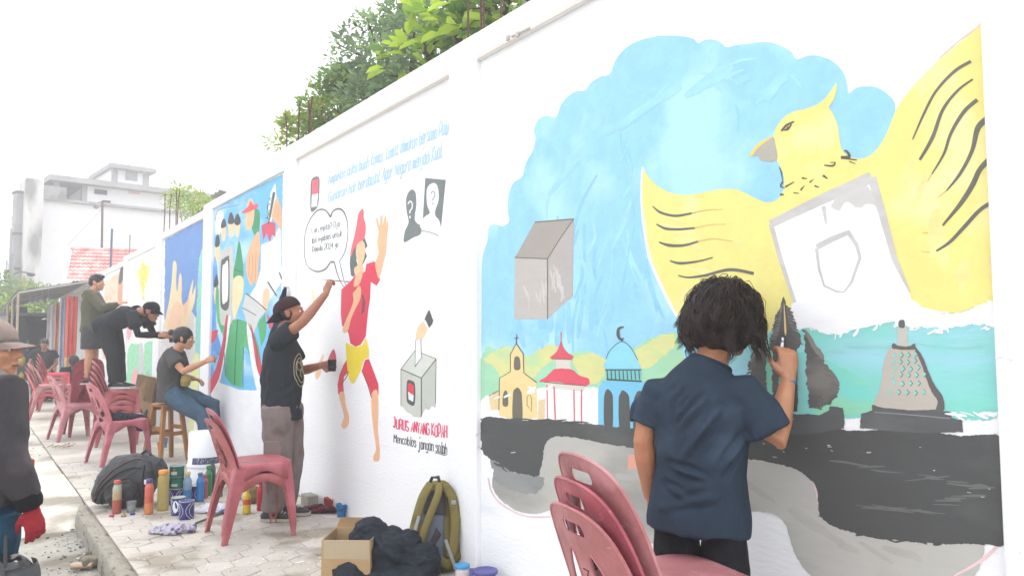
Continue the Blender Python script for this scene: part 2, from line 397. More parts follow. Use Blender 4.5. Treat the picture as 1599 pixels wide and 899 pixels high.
def leafmat(k, c, t=.38):
    if k in _M: return _M[k]
    m = mat(k, c, .45, .25, 5, spec=.4); b = m.node_tree.nodes['Principled BSDF']; nt_ = m.node_tree
    tr = nt_.nodes.new('ShaderNodeBsdfTranslucent'); tr.inputs[0].default_value = (min(1, c[0]*1.8), min(1, c[1]*2.0), c[2]*1.0, 1); ms = nt_.nodes.new('ShaderNodeMixShader'); ms.inputs[0].default_value = t
    nt_.links.new(b.outputs[0], ms.inputs[1]); nt_.links.new(tr.outputs[0], ms.inputs[2]); nt_.links.new(ms.outputs[0], nt_.nodes['Material Output'].inputs[0]); return m
LM_dark = [leafmat('leaf_dark', (.14, .20, .14)), leafmat('leaf_mid', (.20, .27, .17)), leafmat('leaf_deep', (.11, .15, .125))]  # dense tree greens raised and greyed to carry the glare near the sky
LM_big = [leafmat('leaf_lime', (.30, .38, .07), .4), leafmat('leaf_bright', (.18, .28, .06), .35), leafmat('leaf_green', (.09, .16, .06))]  # three greens mixed at random over the big leaves
LM_pale = [leafmat('leaf_pale', (.17, .24, .06), .35), leafmat('leaf_mid2', (.15, .23, .09)), leafmat('leaf_yel', (.26, .28, .06), .35)]
M_bark = mat('bark', S(112,92,78,.5), .9, .3, 14, .7)
def tree(name, label, base, crowns, ls, nl, mats, group=None, trunk=.05, **kw):
    t = thing(name, label, 'tree' if 'tree' in name else 'bush', base, 0, group); b = Vector(base)
    bm = BM(); bw = BM(); mz = max(c[0][2] for c in crowns)
    c0 = crowns[0]; top = Vector(c0[0])
    tube(bw, [b+Vector((0, 0, -.3)), b.lerp(top, .4)+Vector((.03, .04, 0)), top], [trunk*1.3, trunk, trunk*.5], 8)
    for c, r, nc in crowns:
        c = Vector(c); tube(bw, [b.lerp(top, .35), b.lerp(c, .7)+Vector((random.gauss(0, .05), 0, 0)), c], [trunk*.7, trunk*.5, trunk*.2], 6)
        for q in range(7):
            d = Vector((random.uniform(-1, 1)*r[0], random.uniform(-1, 1)*r[1], random.uniform(-.3, 1)*r[2]))*.75
            tube(bw, [c-Vector((0,0,r[2]*.5)), c+d*.5, c+d], [trunk*.3, trunk*.2, trunk*.08], 5)
        leafball(bm, c, r, nc, nl, ls, len(mats), **kw)
    obj('crown', bm, mats, t, world=True); obj('trunk', bw, M_bark, t, world=True); return t
def cX(px, py, X): return tuple(onX(px, py, X))
tree('broadleaf_tree', 'bush tree with large lime green leaves leaning over the wall top', (1.0, 5.0, 0),
     [(cX(715, 42, .75), (.30, .42, .22), 20), (cX(785, 10, .7), (.28, .5, .22), 20), (cX(668, 78, .7), (.24, .24, .15), 9), (cX(850, -40, .8), (.4, .7, .5), 24)], .16, 9, LM_big, trunk=.06, wide=.5)
tree('dense_tree', 'tall dark green fine leaved tree behind the wall', (1.7, 8.2, 0),
     [(cX(600, 105, 1.4), (.6, .75, .6), 120), (cX(668, 45, 1.5), (.55, .75, .55), 110), (cX(560, 160, 1.2), (.5, .6, .42), 80), (cX(640, 120, .9), (.5, .7, .4), 90), (cX(740, 10, 1.5), (.6, .9, .55), 110), (cX(810, -20, 1.3), (.6, .8, .45), 80), (cX(590, 170, .9), (.4, .7, .3), 60)], .075, 17, LM_dark, trunk=.09)
tree('hedge_tree', 'light green leafy tree rising just past the column head with bars', (1.0, 9.0, 0),
     [(cX(532, 165, .9), (.4, .5, .30), 60), (cX(505, 192, .8), (.35, .5, .22), 42), (cX(470, 216, .7), (.3, .6, .14), 30), (cX(528, 138, .9), (.15, .2, .16), 16)], .075, 15, LM_pale, trunk=.04)
tree('roadside_tree', 'small pale green sapling tree in front of the long white building', (1.5, 15.5, 0),
     [(cX(300, 318, 1.2), (.4, .7, .22), 34), (cX(278, 308, 1.3), (.3, .45, .24), 22), (cX(312, 330, 1.0), (.3, .6, .2), 26)], .09, 10, LM_pale, trunk=.03, shell=.2)

# ---- long white building behind
def frameAB(pa, da, pb, db):
    a = far(pa, 527, da); b = far(pb, 527, db); d = (b-a); d.z = 0; d.normalize(); return Vector((a.x, a.y, 0)), d
BA, BD = frameAB(77, 38, 340, 43.6); BN = Vector((-BD.y, BD.x, 0))
def onB(px, py, off=0.0):
    d = ray(px, py); n = BN; k = ((BA+BN*off)-CP).dot(n)/d.dot(n); q = CP+d*k-BA; return q.dot(BD), q.z
M_bw = mat('building_white', (.84, .84, .83), .9, .04, .7, .2, 12, tint=(S(205,200,192,.9), .5, .62))
M_bg = mat('building_grey', S(180,178,176,.82), .9, .18, 1.5, .3, 10, tint=(S(140,136,130,.8), 1.0, .6))
M_dark = mat('dark_interior', S(70,72,76,.6), .9, .2, 1.5)
bt = thing('white_building', 'long pale unfinished concrete building with a rooftop cabin', 'building', BA, atan2(BD.y, BD.x))
def bbox(bm, pxa, pya, pxb, pyb, d0, d1, **kw):
    u0, z1 = onB(pxa, pya, d0); u1, _ = onB(pxb, pya, d0); z0 = onB((pxa+pxb)/2, pyb, d0)[1] if pyb is not None else -.2
    box(bm, (u0, d0, z0), (u1, d1, z1), **kw); return u0, u1, z0, z1
uL, zr = onB(77, 272); uR, _ = onB(345, 306); zs = onB(95, 309)[1]; z2 = zr-.28
b1 = BM(); box(b1, (onB(62, 440)[0], .5, -.2), (uR+3, 9, zs-.12)); obj('wall', b1, M_bw, bt)
b1 = BM(); box(b1, (onB(62, 440)[0], .2, zs-.12), (uR+3, 9, zs)); obj('floor_slab', b1, M_bg, bt)
b1 = BM(); box(b1, (uL, -.1, z2), (uR+3, 8, zr)); obj('roof', b1, M_bg, bt)
b1 = BM(); u1 = onB(139, 290)[0]; box(b1, (u1, .5, zs), (uR+3, 8, z2)); 
obj('upper_wall', b1, M_bw, bt)
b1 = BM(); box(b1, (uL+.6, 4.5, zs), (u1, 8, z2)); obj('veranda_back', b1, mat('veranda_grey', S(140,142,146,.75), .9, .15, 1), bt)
b1 = BM(); box(b1, (onB(66, 290)[0], .22, zs), (onB(106, 290)[0], .4, onB(80, 289)[1])); obj('parapet', b1, M_bg, bt)
for px in (92, 136): 
    b1 = BM(); u = onB(px, 290)[0]; box(b1, (u-.12, .45, zs), (u+.12, .7, z2)); obj('column', b1, M_bg, bt)
cab = BM(); ua = onB(181, 262)[0]; ub = onB(240, 262)[0]; zc = onB(181, 260)[1]; box(cab, (ua, .8, zr), (ub, 4.5, zc)); cb = obj('cabin', cab, M_bw, bt)
b1 = BM(); box(b1, (ua-.2, .3, zc), (ub+.25, 5, zc+.24)); obj('cabin_roof', b1, M_bg, cb)
b1 = BM(); um = (ua+ub)/2; box(b1, (um-.25, .76, zr+.35), (um+.35, .82, zr+1.0)); obj('hatch', b1, M_bg, cb)
for q0, q1 in ((ua-.02, ua+.3), (ub-.3, ub+.02)):
    b1 = BM(); box(b1, (q0, .76, zr), (q1, .79, zc-.05)); obj('stained_corner', b1, M_bg, cb)
b1 = BM(); u, z = onB(161, 298); box(b1, (u-.3, .42, z-.12), (u+.3, .52, z+.12)); obj('window', b1, mat('vent_dark', S(40,45,50), .8), bt)
b1 = BM(); u, z = onB(214, 295); box(b1, (u-.3, .46, z-.2), (u+.3, .505, z+.2)); obj('faded_notice', b1, mat('notice', S(235,190,185,.8), .9, .3, 3), bt)
b1 = BM(); ua, _ = onB(37, 290); ub, _ = onB(65, 290); box(b1, (ua, -.6, -.2), (ub, 1.2, onB(50, 281)[1]), .05); obj('stair_tower', b1, mat('tower_stain', S(222,220,214,.85), .9, .12, 1.0, .3, 8, stretch=(1,1,.4), tint=(S(165,162,158,.75), .8, .5)), bt)
ob = thing('grey_column_block', 'narrow stained concrete block with pipes at the far left', 'building', far(25, 527, 37)*1.0, .2); ob.location.z = 0
h1 = far(25, 296, 37).z; b1 = BM(); box(b1, (-.22, 0, -.2), (.22, .6, h1), .02); obj('column', b1, M_bg, ob)
for z in (h1*.55, h1*.75, h1-.1):
    b1 = BM(); box(b1, (-.26, -.05, z), (.26, .65, z+.12)); obj('band', b1, mat('band_dark', S(120,118,115,.7), .9, .2), ob)
b1 = BM(); tube(b1, [(-.4, -.05, 0), (-.4, -.05, h1*.78)], .05, 8); obj('pipe', b1, mat('pipe_grey', S(175,178,180,.8), .6), ob); b1 = BM(); tube(b1, [(-.52, -.05, 0), (-.52, -.05, h1*.6)], .04, 8); obj('pipe', b1, _M['pipe_grey'], ob)
# utility pole at the far left edge
up_ = thing('utility_pole', 'slim grey utility pole with fittings at the left edge of the street', 'pole', far(14, 527, 30)); up_.location.z = 0
b1 = BM(); tube(b1, [(0,0,-.1), (0,0,far(14, 395, 30).z)], [.09, .07], 10); obj('pole', b1, mat('pole_grey', S(170,172,175,.7), .6, .1), up_)
b1 = BM(); z = far(14, 405, 30).z; box(b1, (-.25, -.1, z-.9), (-.08, .1, z-.4), .02); obj('fitting', b1, mat('fitting_dark', S(90,92,96,.7), .6), up_); b1 = BM(); box(b1, (-.2, -.08, z-1.7), (-.08, .1, z-1.4), .02); obj('fitting', b1, _M['fitting_dark'], up_); b1 = BM(); tube(b1, [(0,0,z-.6), (.3,0,z-.45), (.62,0,z-.5)], .03, 6); ball(b1, (.66, 0, z-.55), (.16, .09, .08), 10); obj('lamp_arm', b1, mat('fitting_dark', S(90,92,96,.7), .6), up_)
# ---- red tiled house
RA, RD = frameAB(104, 26, 200, 26.5); RNn = Vector((-RD.y, RD.x, 0))
hs = thing('red_roofed_house', 'low house with a red tiled roof behind the wall', 'house', RA, atan2(RD.y, RD.x))
def onR(px, py, off=0.0):
    d = ray(px, py); k = ((RA+RNn*off)-CP).dot(RNn)/d.dot(RNn); q = CP+d*k-RA; return q.dot(RD), q.z
ze = onR(104, 441)[1]; zt_ = onR(113, 391, 2.2)[1]; ut = onR(113, 391, 2.2)[0]; u_e = onR(104, 441)[0]; LW = 6.0
b1 = BM(); rows, cols = 9, 44
G = []
for r_ in range(rows):
    for s_ in (0, 1):
        k = (r_+s_)/rows; row = []
        for c in range(cols*4+1):
            uu = u_e+(ut-u_e)*k+c*LW/(cols*4); wv = .028*abs(sin(pi*c/4)); 
            row.append(b1.verts.new((uu, 2.2*k-(0 if s_ else .02), ze+(zt_-ze)*k+wv+(.0 if s_ else .045))))
        G.append(row)
for a, b in zip(G[:-1], G[1:]):
    for c in range(len(a)-1): b1.faces.new((a[c], a[c+1], b[c+1], b[c]))
rf = obj('roof', b1, mat('roof_tile_red', S(226,146,138,.85), .8, .16, 4, tint=(S(232,196,188,.85), 2.5, .48)), hs); rf['kind'] = 'stuff'  # tile red paled, partly haze and glare put into the colour
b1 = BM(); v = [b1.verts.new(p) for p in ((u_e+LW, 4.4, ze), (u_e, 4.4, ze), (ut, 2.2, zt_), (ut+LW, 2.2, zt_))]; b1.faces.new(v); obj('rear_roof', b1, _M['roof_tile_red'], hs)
b1 = BM(); box(b1, (u_e+.12, .25, -.2), (u_e+LW, 4.2, ze-.03)); obj('wall', b1, M_bw, hs)
b1 = BM(); v = [b1.verts.new(p) for p in ((u_e+.1, .25, ze-.03), (u_e+.1, 4.15, ze-.03), (ut+.1, 2.2, zt_-.05))]; b1.faces.new(v)
tube(b1, [(u_e-.06, -.05, ze-.06), (ut-.06, 2.2, zt_-.02)], .07, 6); obj('gable', b1, M_bw, hs)
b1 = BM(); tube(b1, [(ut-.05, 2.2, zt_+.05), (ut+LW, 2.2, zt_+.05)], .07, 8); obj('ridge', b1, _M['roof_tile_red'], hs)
# poles standing behind the wall
def pole(name, label, px0, py0, px1, py1, X, r, m, extra=None):
    a = onX(px0, py0, X); b = onX(px1, py1, X); t = thing(name, label, 'pole', (X, b.y, 0)); bm = BM()
    tube(bm, [(0, 0, -.1), (0, a.y-b.y, a.z)], r, 10); p = obj('pole', bm, m, t)
    if extra: extra(t, a.z)
def lampx(t, z):
    bm = BM(); tube(bm, [(0, 0, z-.28), (-.22, -.1, z-.2), (-.3, -.12, z-.26)], .018, 6); obj('arm', bm, mat('fit_grey', S(120,120,122,.7), .6), t)
    bm = BM(); ball(bm, (-.32, -.12, z-.36), (.10, .10, .12), 10); obj('lamp_head', bm, mat('fit_grey2', S(150,152,155,.7), .5), t)
    bm = BM(); box(bm, (-.12, -.09, z-.20), (.15, -.05, z-.12)); obj('bracket', bm, M_rust, t)
    bm = BM(); tube(bm, [(-.02, 0, z-.3), (-1.2, -.3, z-1.9)], .005, 5); obj('guy_wire', bm, mat('wire', S(150,150,150,.7), .5), t)
pole('rusty_pole', 'tall rusty brown pole carrying a small lamp', 160, 314, 162, 414, 1.6, .042, mat('pole_rust', S(120,98,84,.6), .8, .2, 8), lampx)
pole('blue_pole', 'short dark blue pole beside the tall rusty one', 175, 357, 172, 414, 1.6, .038, mat('pole_blue', S(92,110,140,.6), .6, .1))
pole('thin_pole', 'thin grey rod right of the blue pole', 203, 367, 203, 392, 1.6, .02, mat('pole_thin', S(150,150,155,.7), .6, .1))
t = thing('tin_roof', 'weathered corrugated tin roof edge just behind the wall', 'roof', onX(326, 310, 2.5)); b1 = BM()
rr = []
for a in range(25): rr.append([b1.verts.new((b_*.5, (a-12)*.09, .03*sin(a*pi/2)-b_*.1+.05)) for b_ in (0, 1, 2)])
for a, b in zip(rr[:-1], rr[1:]):
    for k in (0, 1): b1.faces.new((a[k], a[k+1], b[k+1], b[k]))
obj('sheet', b1, mat('tin', S(150,145,150,.7), .5, .2, 3), t)
b1 = BM()


# ---- stall at the end of the wall
AZ = onY(118, 441, 20.5).z; a0 = onY(128, 438, 20.5); a1 = onY(29, 455, 20.5); sx0 = a1.x
st = thing('lean_to_stall', 'grey metal lean-to roof on thin posts at the end of the wall', 'stall', (0, 20.5, 0))
b1 = BM(); rr = []
for k in range(61):
    f = k/60; x = -.02+(sx0-.02)*f
    rr.append([b1.verts.new((x, yy, 2.76+(a1.z-2.76)*f+.012*(k % 2)-(yy)*.010)) for yy in (0, 3, 6, 8.5)])
for a, b in zip(rr[:-1], rr[1:]):
    for k in range(3): b1.faces.new((a[k], a[k+1], b[k+1], b[k]))
obj('roof', b1, mat('stall_metal', S(160,158,156,.55), .45, .1, 3, metal=.2), st)
b1 = BM(); tube(b1, [(-.02, -.02, 2.73), (sx0, -.02, a1.z-.03)], .025, 6); tube(b1, [(sx0, 0, a1.z-.03), (sx0, 8.5, a1.z-.11)], .025, 6); tube(b1, [(-.3, 4, 2.66), (sx0, 4, a1.z-.07)], .02, 6); obj('beam', b1, mat('beam_grey', S(190,186,180,.7), .6, .1), st)
for y in (.0, 2.6, 5.4, 8.4):
    b1 = BM(); tube(b1, [(sx0, y, -.05), (sx0, y, a1.z-.04-y*.01)], .028, 8); obj('post', b1, mat('post_tan', S(190,172,150,.7), .7, .15), st)
for k in range(4):
    b1 = BM(); y = .9+k*.75; x = -.85-.08*k; tube(b1, [(x, y, 2.60), (x, y, 2.36)], .006, 5); ball(b1, (x, y, 2.31), (.045, .045, .06), 10); obj('bulb', b1, mat('bulb_grey', S(205,205,200,.8), .3), st)
# dark shop behind it
sh = thing('dark_shop', 'dark open shop front with a blue edged roof beyond the stall', 'shop', (-1.2, 29, 0))
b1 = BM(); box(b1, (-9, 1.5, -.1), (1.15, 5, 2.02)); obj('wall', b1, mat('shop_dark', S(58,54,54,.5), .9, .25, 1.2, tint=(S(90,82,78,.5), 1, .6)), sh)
b1 = BM(); box(b1, (-9, -.6, 2.10), (1.0, 5, 2.19)); obj('roof', b1, mat('roof_bluegrey', S(136,150,168,.6), .6, .1), sh)
b1 = BM(); box(b1, (-2.2, 1.44, .95), (.5, 1.52, 1.34)); obj('shutter', b1, mat('shutter_grey', S(140,138,136,.5), .6, .15, 3, stretch=(1,1,8)), sh)
b1 = BM(); box(b1, (-.75, -.3, 1.66), (-.2, -.24, 2.2), .01); obj('sheet', b1, mat('white_tarp', (.72,.72,.70), .7, .06), sh)
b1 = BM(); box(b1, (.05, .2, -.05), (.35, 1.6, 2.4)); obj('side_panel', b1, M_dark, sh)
tree('green_tree', 'wide bright green tree growing behind the far stall', (-4.2, 36, 0),
     [((-2.6, 35, 2.9), (2.0, 1.2, 1.0), 110), ((-4.9, 35, 2.8), (2.0, 1.2, 1.0), 100), ((-.9, 35.5, 2.7), (1.6, 1.1, .9), 80), ((-3.6, 35.3, 3.6), (1.2, 1, .6), 44)], .22, 13, LM_pale, trunk=.12)
tree('low_green_tree', 'lower leafy tree seen under the edge of the lean-to roof', (-2.0, 33.0, 0),
     [((-2.3, 32.8, 2.35), (1.6, .9, .75), 90), ((-.6, 33, 2.25), (1.0, .8, .6), 50)], .2, 13, LM_big, trunk=.08)
# painted cloth banners and boards hung along the far end of the wall
def banner(px0, px1, py0, py1, Y, cols, label, nm='cloth_banner'):
    a = onY(px0, py0, Y); b = onY(px1, py1, Y); W_ = b.x-a.x; H_ = a.z-b.z; bm = BM(); N = 16; Mz = 22; g = []
    for j_ in range(Mz+1):
        g.append([bm.verts.new((W_*i/N, .035*sin(i*1.1+Y)+.02*noise.noise(Vector((i*.5, j_*.3, Y))), H_*j_/Mz)) for i in range(N+1)])
    for j_, (p, q) in enumerate(zip(g[:-1], g[1:])):
        for i in range(N):
            f = bm.faces.new((p[i], p[i+1], q[i+1], q[i])); f.smooth = True
            u, v_ = i/N, j_/Mz; k = noise.noise(Vector((u*2.5, v_*3.0, Y*3.3)))*.5+.5
            f.material_index = min(len(cols)-1, int((v_*.55+k*.45)*len(cols)))
    o = obj(nm, bm, [mat('ban_%d_%d_%d' % c, S(*c, .78), .85, .12, 8, stretch=(1,1,.3)) for c in cols]); o.location = (a.x, Y, b.z); tag(o, label, 'banner')
banner(74, 90, 476, 600, 23.0, [(235,235,235), (240,240,242)], 'plain white cloth hanging at the far end under the lean-to')
banner(87, 97, 472, 600, 22.3, [(236,236,238), (238,170,130), (230,150,120)], 'narrow orange and white banner beside the plain white cloth')
banner(94, 106, 466, 600, 21.6, [(232,232,236), (180,200,225), (190,205,225), (236,236,236)], 'narrow pale blue banner between orange and red ones')
banner(104, 117, 462, 612, 20.6, [(235,225,220), (240,190,140), (228,110,90), (220,90,80), (110,100,110)], 'red and orange painted banner under the edge of the lean-to')
# counter with goods in the shop
ct = thing('red_counter', 'red topped counter in front of the dark shop', 'counter', (-2.05, 27, 0))
b1 = BM(); box(b1, (-.9, -.25, .92), (.55, .35, 1.08), .02); obj('top', b1, mat('counter_red', S(176,48,52,.7), .5, .1), ct)
b1 = BM(); box(b1, (-.85, -.2, -.05), (.5, .3, .92)); obj('body', b1, mat('counter_grey', S(120,118,116,.6), .8, .3, 4), ct)
cols = [(235,235,235), (210,170,70), (200,60,60), (90,140,90), (110,140,190), (60,60,66), (230,200,60), (150,110,80)]; cn = ['white', 'ochre', 'red', 'green', 'blue', 'black', 'yellow', 'brown']
for k in range(16):
    c = cols[k % len(cols)]; bm = BM(); r_ = random.uniform(.05, .09); h_ = random.uniform(.16, .34); lathe(bm, [(0,0),(r_,0),(r_,h_*.7),(r_*.5,h_*.85),(r_*.5,h_),(0,h_)], 10)
    o = obj('goods_bottle', bm, mat('goods_%d' % (k % len(cols)), S(*c, .7), .4)); o.location = (-2.75+.27*(k % 8), 25.6-.0*(k//8)+.9*(k//8)*0, .62 if k < 8 else .24)
    tag(o, '%s bottle on the %s shelf of the rack before the red counter' % (cn[k % 8], 'upper' if k < 8 else 'lower'), 'bottle', 'goods on the rack')
rk = thing('goods_rack', 'low two level rack of goods in front of the red counter', 'rack', (-1.8, 25.6, 0)); b1 = BM()
for z in (.22, .60): box(b1, (-1.15, -.16, z-.02), (1.2, .16, z))
obj('shelf', b1, mat('rack_red', S(150,80,80,.7), .7, .2), rk); b1 = BM()
for x in (-1.1, 1.15):
    for y in (-.13, .13): b1 = BM(); tube(b1, [(x, y, -.02), (x, y, .62)], .02, 6); obj('leg', b1, M_rust, rk)
# ================================================================ murals: thin layers of paint on the panels
PK = .82  # dark paints high on the wall include the veil of lens glare
def pm(c, streak=True, var=.06, tint=None):
    key = 'paint_%d_%d_%d%s' % (*c, 's' if streak else '')
    return mat(key, S(*c, PK), .62, var, 9, .15, 30, stretch=(1, 1, .25) if streak == 'v' else (1, .35, 1) if streak else (1,1,1), tint=tint)
def poly(bm, px, layer, smooth=True, n=5, rag=0.0):
    P = [Vector((p[0], p[1])) for p in px]
    if smooth: P = [Vector((p[0], p[1])) for p in catmull([(a, b, 0) for a, b in px], True, n)]
    if rag:
        Q = []
        for a, b in zip(P, P[1:]+P[:1]):
            m_ = max(1, int((b-a).length/2.6)); nn = Vector((-(b-a).y, (b-a).x)); nn = nn.normalized() if nn.length > 1e-6 else nn
            for k in range(m_): q = a.lerp(b, k/m_); Q.append(q+nn*rag*(1.6*noise.noise(Vector((q.x*.16, q.y*.16, layer)))+max(-1.2, min(1.2, random.gauss(0, .45)))))
        P = Q
    vs = [bm.verts.new(onX(p.x, p.y, -.0008-.00034*layer)) for p in P]
    f = bm.faces.new(vs); f.normal_update()
    if f.normal.x > 0: f.normal_flip()
    bmesh.ops.triangulate(bm, faces=[f], ngon_method='EAR_CLIP')
def ribbon(bm, px, wid, layer, smooth=True, n=6, taper=False):
    P = [Vector((a, b, 0)) for a, b in px]
    if smooth and len(P) > 2: P = catmull(P, False, n)
    N = len(P); L_ = []; R_ = []
    for i, p in enumerate(P):
        d = P[min(i+1, N-1)]-P[max(i-1, 0)]; d.normalize(); q = Vector((-d.y, d.x, 0)); t = i/(N-1)
        w_ = wid if not isinstance(wid, (list, tuple)) else wid[min(len(wid)-1, int(t*(len(wid)-1)))]*(1-(t*(len(wid)-1)) % 1)+wid[min(len(wid)-1, int(t*(len(wid)-1))+1)]*((t*(len(wid)-1)) % 1)
        if taper: w_ *= (.25+.75*sin(pi*(.12+.8*t)))
        L_.append(bm.verts.new(onX(*(p+q*w_*.5)[:2], -.0008-.00034*layer))); R_.append(bm.verts.new(onX(*(p-q*w_*.5)[:2], -.0008-.00034*layer)))
    for i in range(N-1): bm.faces.new((L_[i], R_[i], R_[i+1], L_[i+1]))
class Pt:
    """one painted element: collects shapes of one colour"""
    CNT = {}
    def __init__(s, name, col, layer, bay, var=.06, streak=True, tint=None):
        k = (bay, layer); Pt.CNT[k] = Pt.CNT.get(k, 0)+1; s.bm = BM(); s.n, s.c, s.l, s.b, s.v, s.s, s.t = name, col, layer+.085*(Pt.CNT[k] % 11), bay, var, streak, tint
    def p(s, px, smooth=True, rag=0.0, n=5, dl=0): s.l += .03; poly(s.bm, px, s.l+dl, smooth, n, rag); return s
    def r(s, px, w_, smooth=True, taper=False): s.l += .014; ribbon(s.bm, px, w_, s.l, smooth, 6, taper); return s
    def done(s):
        for f in s.bm.faces:
            f.normal_update()
            if f.normal.x > 0: f.normal_flip()
        return obj(s.n, s.bm, pm(s.c, s.s, s.v, s.t), MUR[s.b], world=True)
def paint(name, col, layer, bay, shapes, smooth=True, rag=0.0, n=5, **kw):
    t = Pt(name, col, layer, bay, **kw)
    for q in shapes: t.p(q, smooth, rag, n)
    return t.done()
def lines(name, col, layer, bay, ls, **kw):
    t = Pt(name, col, layer, bay, var=.15)
    for q, w_ in ls: t.r(q, w_, **kw)
    return t.done()
def feather(name, col, layer, bay, edge, n, length, wid, ang=0.0, spread=.4, both=True):
    """dry brush marks that break up the edge of a painted area; edge: photo pixel polyline"""
    t = Pt(name, col, layer, bay, var=.12); P = [Vector(e) for e in edge]; tot = sum((b-a).length for a, b in zip(P, P[1:]))
    for k in range(n):
        d = random.random()*tot; q = P[-1]
        for a, b in zip(P, P[1:]):
            if d <= (b-a).length: q = a.lerp(b, d/max(1e-6, (b-a).length)); break
            d -= (b-a).length
        a_ = ang+random.gauss(0, spread); L_ = length*random.uniform(.4, 1.3); u = Vector((cos(a_), sin(a_)))
        o = Vector((random.gauss(0, 1.5), random.gauss(0, 2.2)))
        t.r([tuple(q+o-u*L_*.5), tuple(q+o+Vector((-u.y, u.x))*random.gauss(0, 1)), tuple(q+o+u*L_*.5)], wid*random.uniform(.35, 1.2), taper=True)
    return t.done()
# --- single stroke lettering; y digit 2 = base line, 6 = x height, 8 = capital height
F_ = {'A':'02 28 42|14 34','B':'02 08 28 37 26 05|26 44 33 22 02','C':'47 28 07 03 22 43','D':'02 08 28 46 44 22 02','E':'42 02 08 48|05 35','F':'02 08 48|05 35','G':'47 28 07 03 22 43 45 25','H':'02 08|42 48|05 45','I':'12 18','J':'18 38 33 22 03','K':'02 08|48 05 42','L':'08 02 42','M':'02 08 25 48 42','N':'02 08 42 48','O':'07 28 47 43 22 03 07','P':'02 08 38 46 34 04','R':'02 08 38 46 35 05|25 42','S':'47 28 07 05 44 43 22 03','T':'08 48|28 22','U':'08 03 22 43 48','V':'08 22 48','W':'08 12 25 32 48','Y':'08 25 48|25 22','Z':'08 48 02 42',
'a':'35 26 06 03 12 33|36 33 42','b':'08 02|05 26 35 33 22 03','c':'35 26 05 03 22 33','d':'38 32|35 16 05 03 12 33','e':'04 34 36 16 04 03 12 33','g':'35 16 05 03 12 33|36 31 10 01','h':'08 02|05 26 35 32','i':'16 12|18 19','j':'26 21 10 01|28 29','k':'08 02|36 04 32','l':'18 12 22','m':'06 02|05 16 25 22|25 36 45 42','n':'06 02|05 26 35 32','o':'05 16 26 35 33 22 12 03 05','p':'06 00|05 26 35 33 22 03','r':'06 02|04 26 36','s':'35 26 06 05 34 33 22 03','t':'18 13 22 33|06 36','u':'06 03 12 33|36 32','v':'06 12 36','w':'06 12 25 32 46','y':'06 13 33|36 31 10','z':'06 36 02 32',
'0':'07 28 47 43 22 03 07','2':'07 28 47 45 02 42','4':'38 04 44|38 32','?':'07 28 47 45 24 23|21 22','.':'12 13','!':'18 14|12 13',',':'13 11',' ':''}
def letter(bm, txt, p0, p1, h0, h1, wpx, layer, up0=(0, -1), up1=None, slant=0.0, track=1.0, jit=.12):
    """lettering along the line p0-p1 (photo pixels), cap height h0 at the start and h1 at the end"""
    adv = [(2.4 if ch in 'il.,!I' else 3.0 if ch == ' ' else 5.4 if ch in 'mwMWANYKH' else 4.6 if ch.islower() else 5.6)*track for ch in txt]; tot = sum(adv); x = 0
    up1 = up1 or up0; p0 = Vector(p0); p1 = Vector(p1)
    for ch, a in zip(txt, adv):
        jy = random.gauss(0, jit); js = random.uniform(.93, 1.07)
        for st in F_.get(ch, '').split('|'):
            if not st: continue
            q = []
            for g in st.split():
                u = x+(int(g[0])+slant*(int(g[1])-2))*1.0; v = ((int(g[1])-2)*js+jy)/6
                t = u/tot; h = h0+(h1-h0)*t; up = Vector(up0).lerp(Vector(up1), t); b = p0.lerp(p1, t)
                q.append((b.x+up.x*h*v, b.y+up.y*h*v))
            layer += .01; ribbon(bm, q, wpx*random.uniform(.85, 1.15), layer, len(q) > 3, 3)
        x += a

# --------------------------------------------------- bay 0: eagle and skyline
_sky = [(753,405),(752,470),(752,560),(757,590),(900,590),(1000,590),(1100,585),(1180,560),(1250,480),(1300,400),(1350,300),(1362,246),(1375,226),(1390,200),(1398,172),(1393,154),(1372,138),(1352,135),(1336,138),(1325,146),(1323,132),(1316,112),(1300,96),(1280,88),(1262,87),(1244,93),(1236,82),(1222,73),(1205,67),(1188,66),(1165,69),(1148,71),(1134,74),(1124,66),(1112,62),(1100,63),(1090,68),(1083,61),(1065,57),(1045,56),(1025,57),(1003,62),(985,70),(970,82),(960,97),(952,116),(938,120),(922,130),(914,141),(900,143),(888,150),(876,164),(868,183),(852,181),(840,188),(834,203),(836,216),(832,235),(821,255),(815,276),(802,285),(794,304),(793,330),(795,345),(785,353),(772,350),(763,356),(761,376)]
paint('sky_wash', (160, 218, 246), 0, 0, [_sky], streak=False, var=.07, tint=(S(186,236,252,PK), 2.2, .50))
# visible brush sweeps in the sky
sw = Pt('brush_sweep', (172, 226, 249), 1, 0, var=.1); sw2 = Pt('brush_sweep', (152, 213, 245), 1, 0, var=.1)
for k in range(46):
    x = random.uniform(800, 1060); y = random.uniform(190, 520); a = random.uniform(1.2, 2.0); L_ = random.uniform(30, 110)
    if y < 420-(x-800)*1.0 + 60 and x < 860: continue
    q = [(x, y), (x+L_*.5*cos(a)+random.gauss(0, 5), y+L_*.5*sin(a)), (x+L_*cos(a), y+L_*sin(a))]
    if max(p[1] for p in q) > 580: continue
    (sw if k % 2 else sw2).r(q, random.uniform(2, 7), taper=True)
for k in range(12):
    a = random.uniform(3.4, 6.0); r_ = random.uniform(50, 130); cx, cy = random.choice([(1060, 190), (1180, 170), (1100, 200)]); r_ = min(r_, 85)
    q = [(cx+r_*1.1*cos(a+t), cy+r_*sin(a+t)) for t in (0, .25, .5)]
    (sw if k % 3 else sw2).r(q, random.uniform(2, 6), taper=True)
sw.done(); sw2.done()
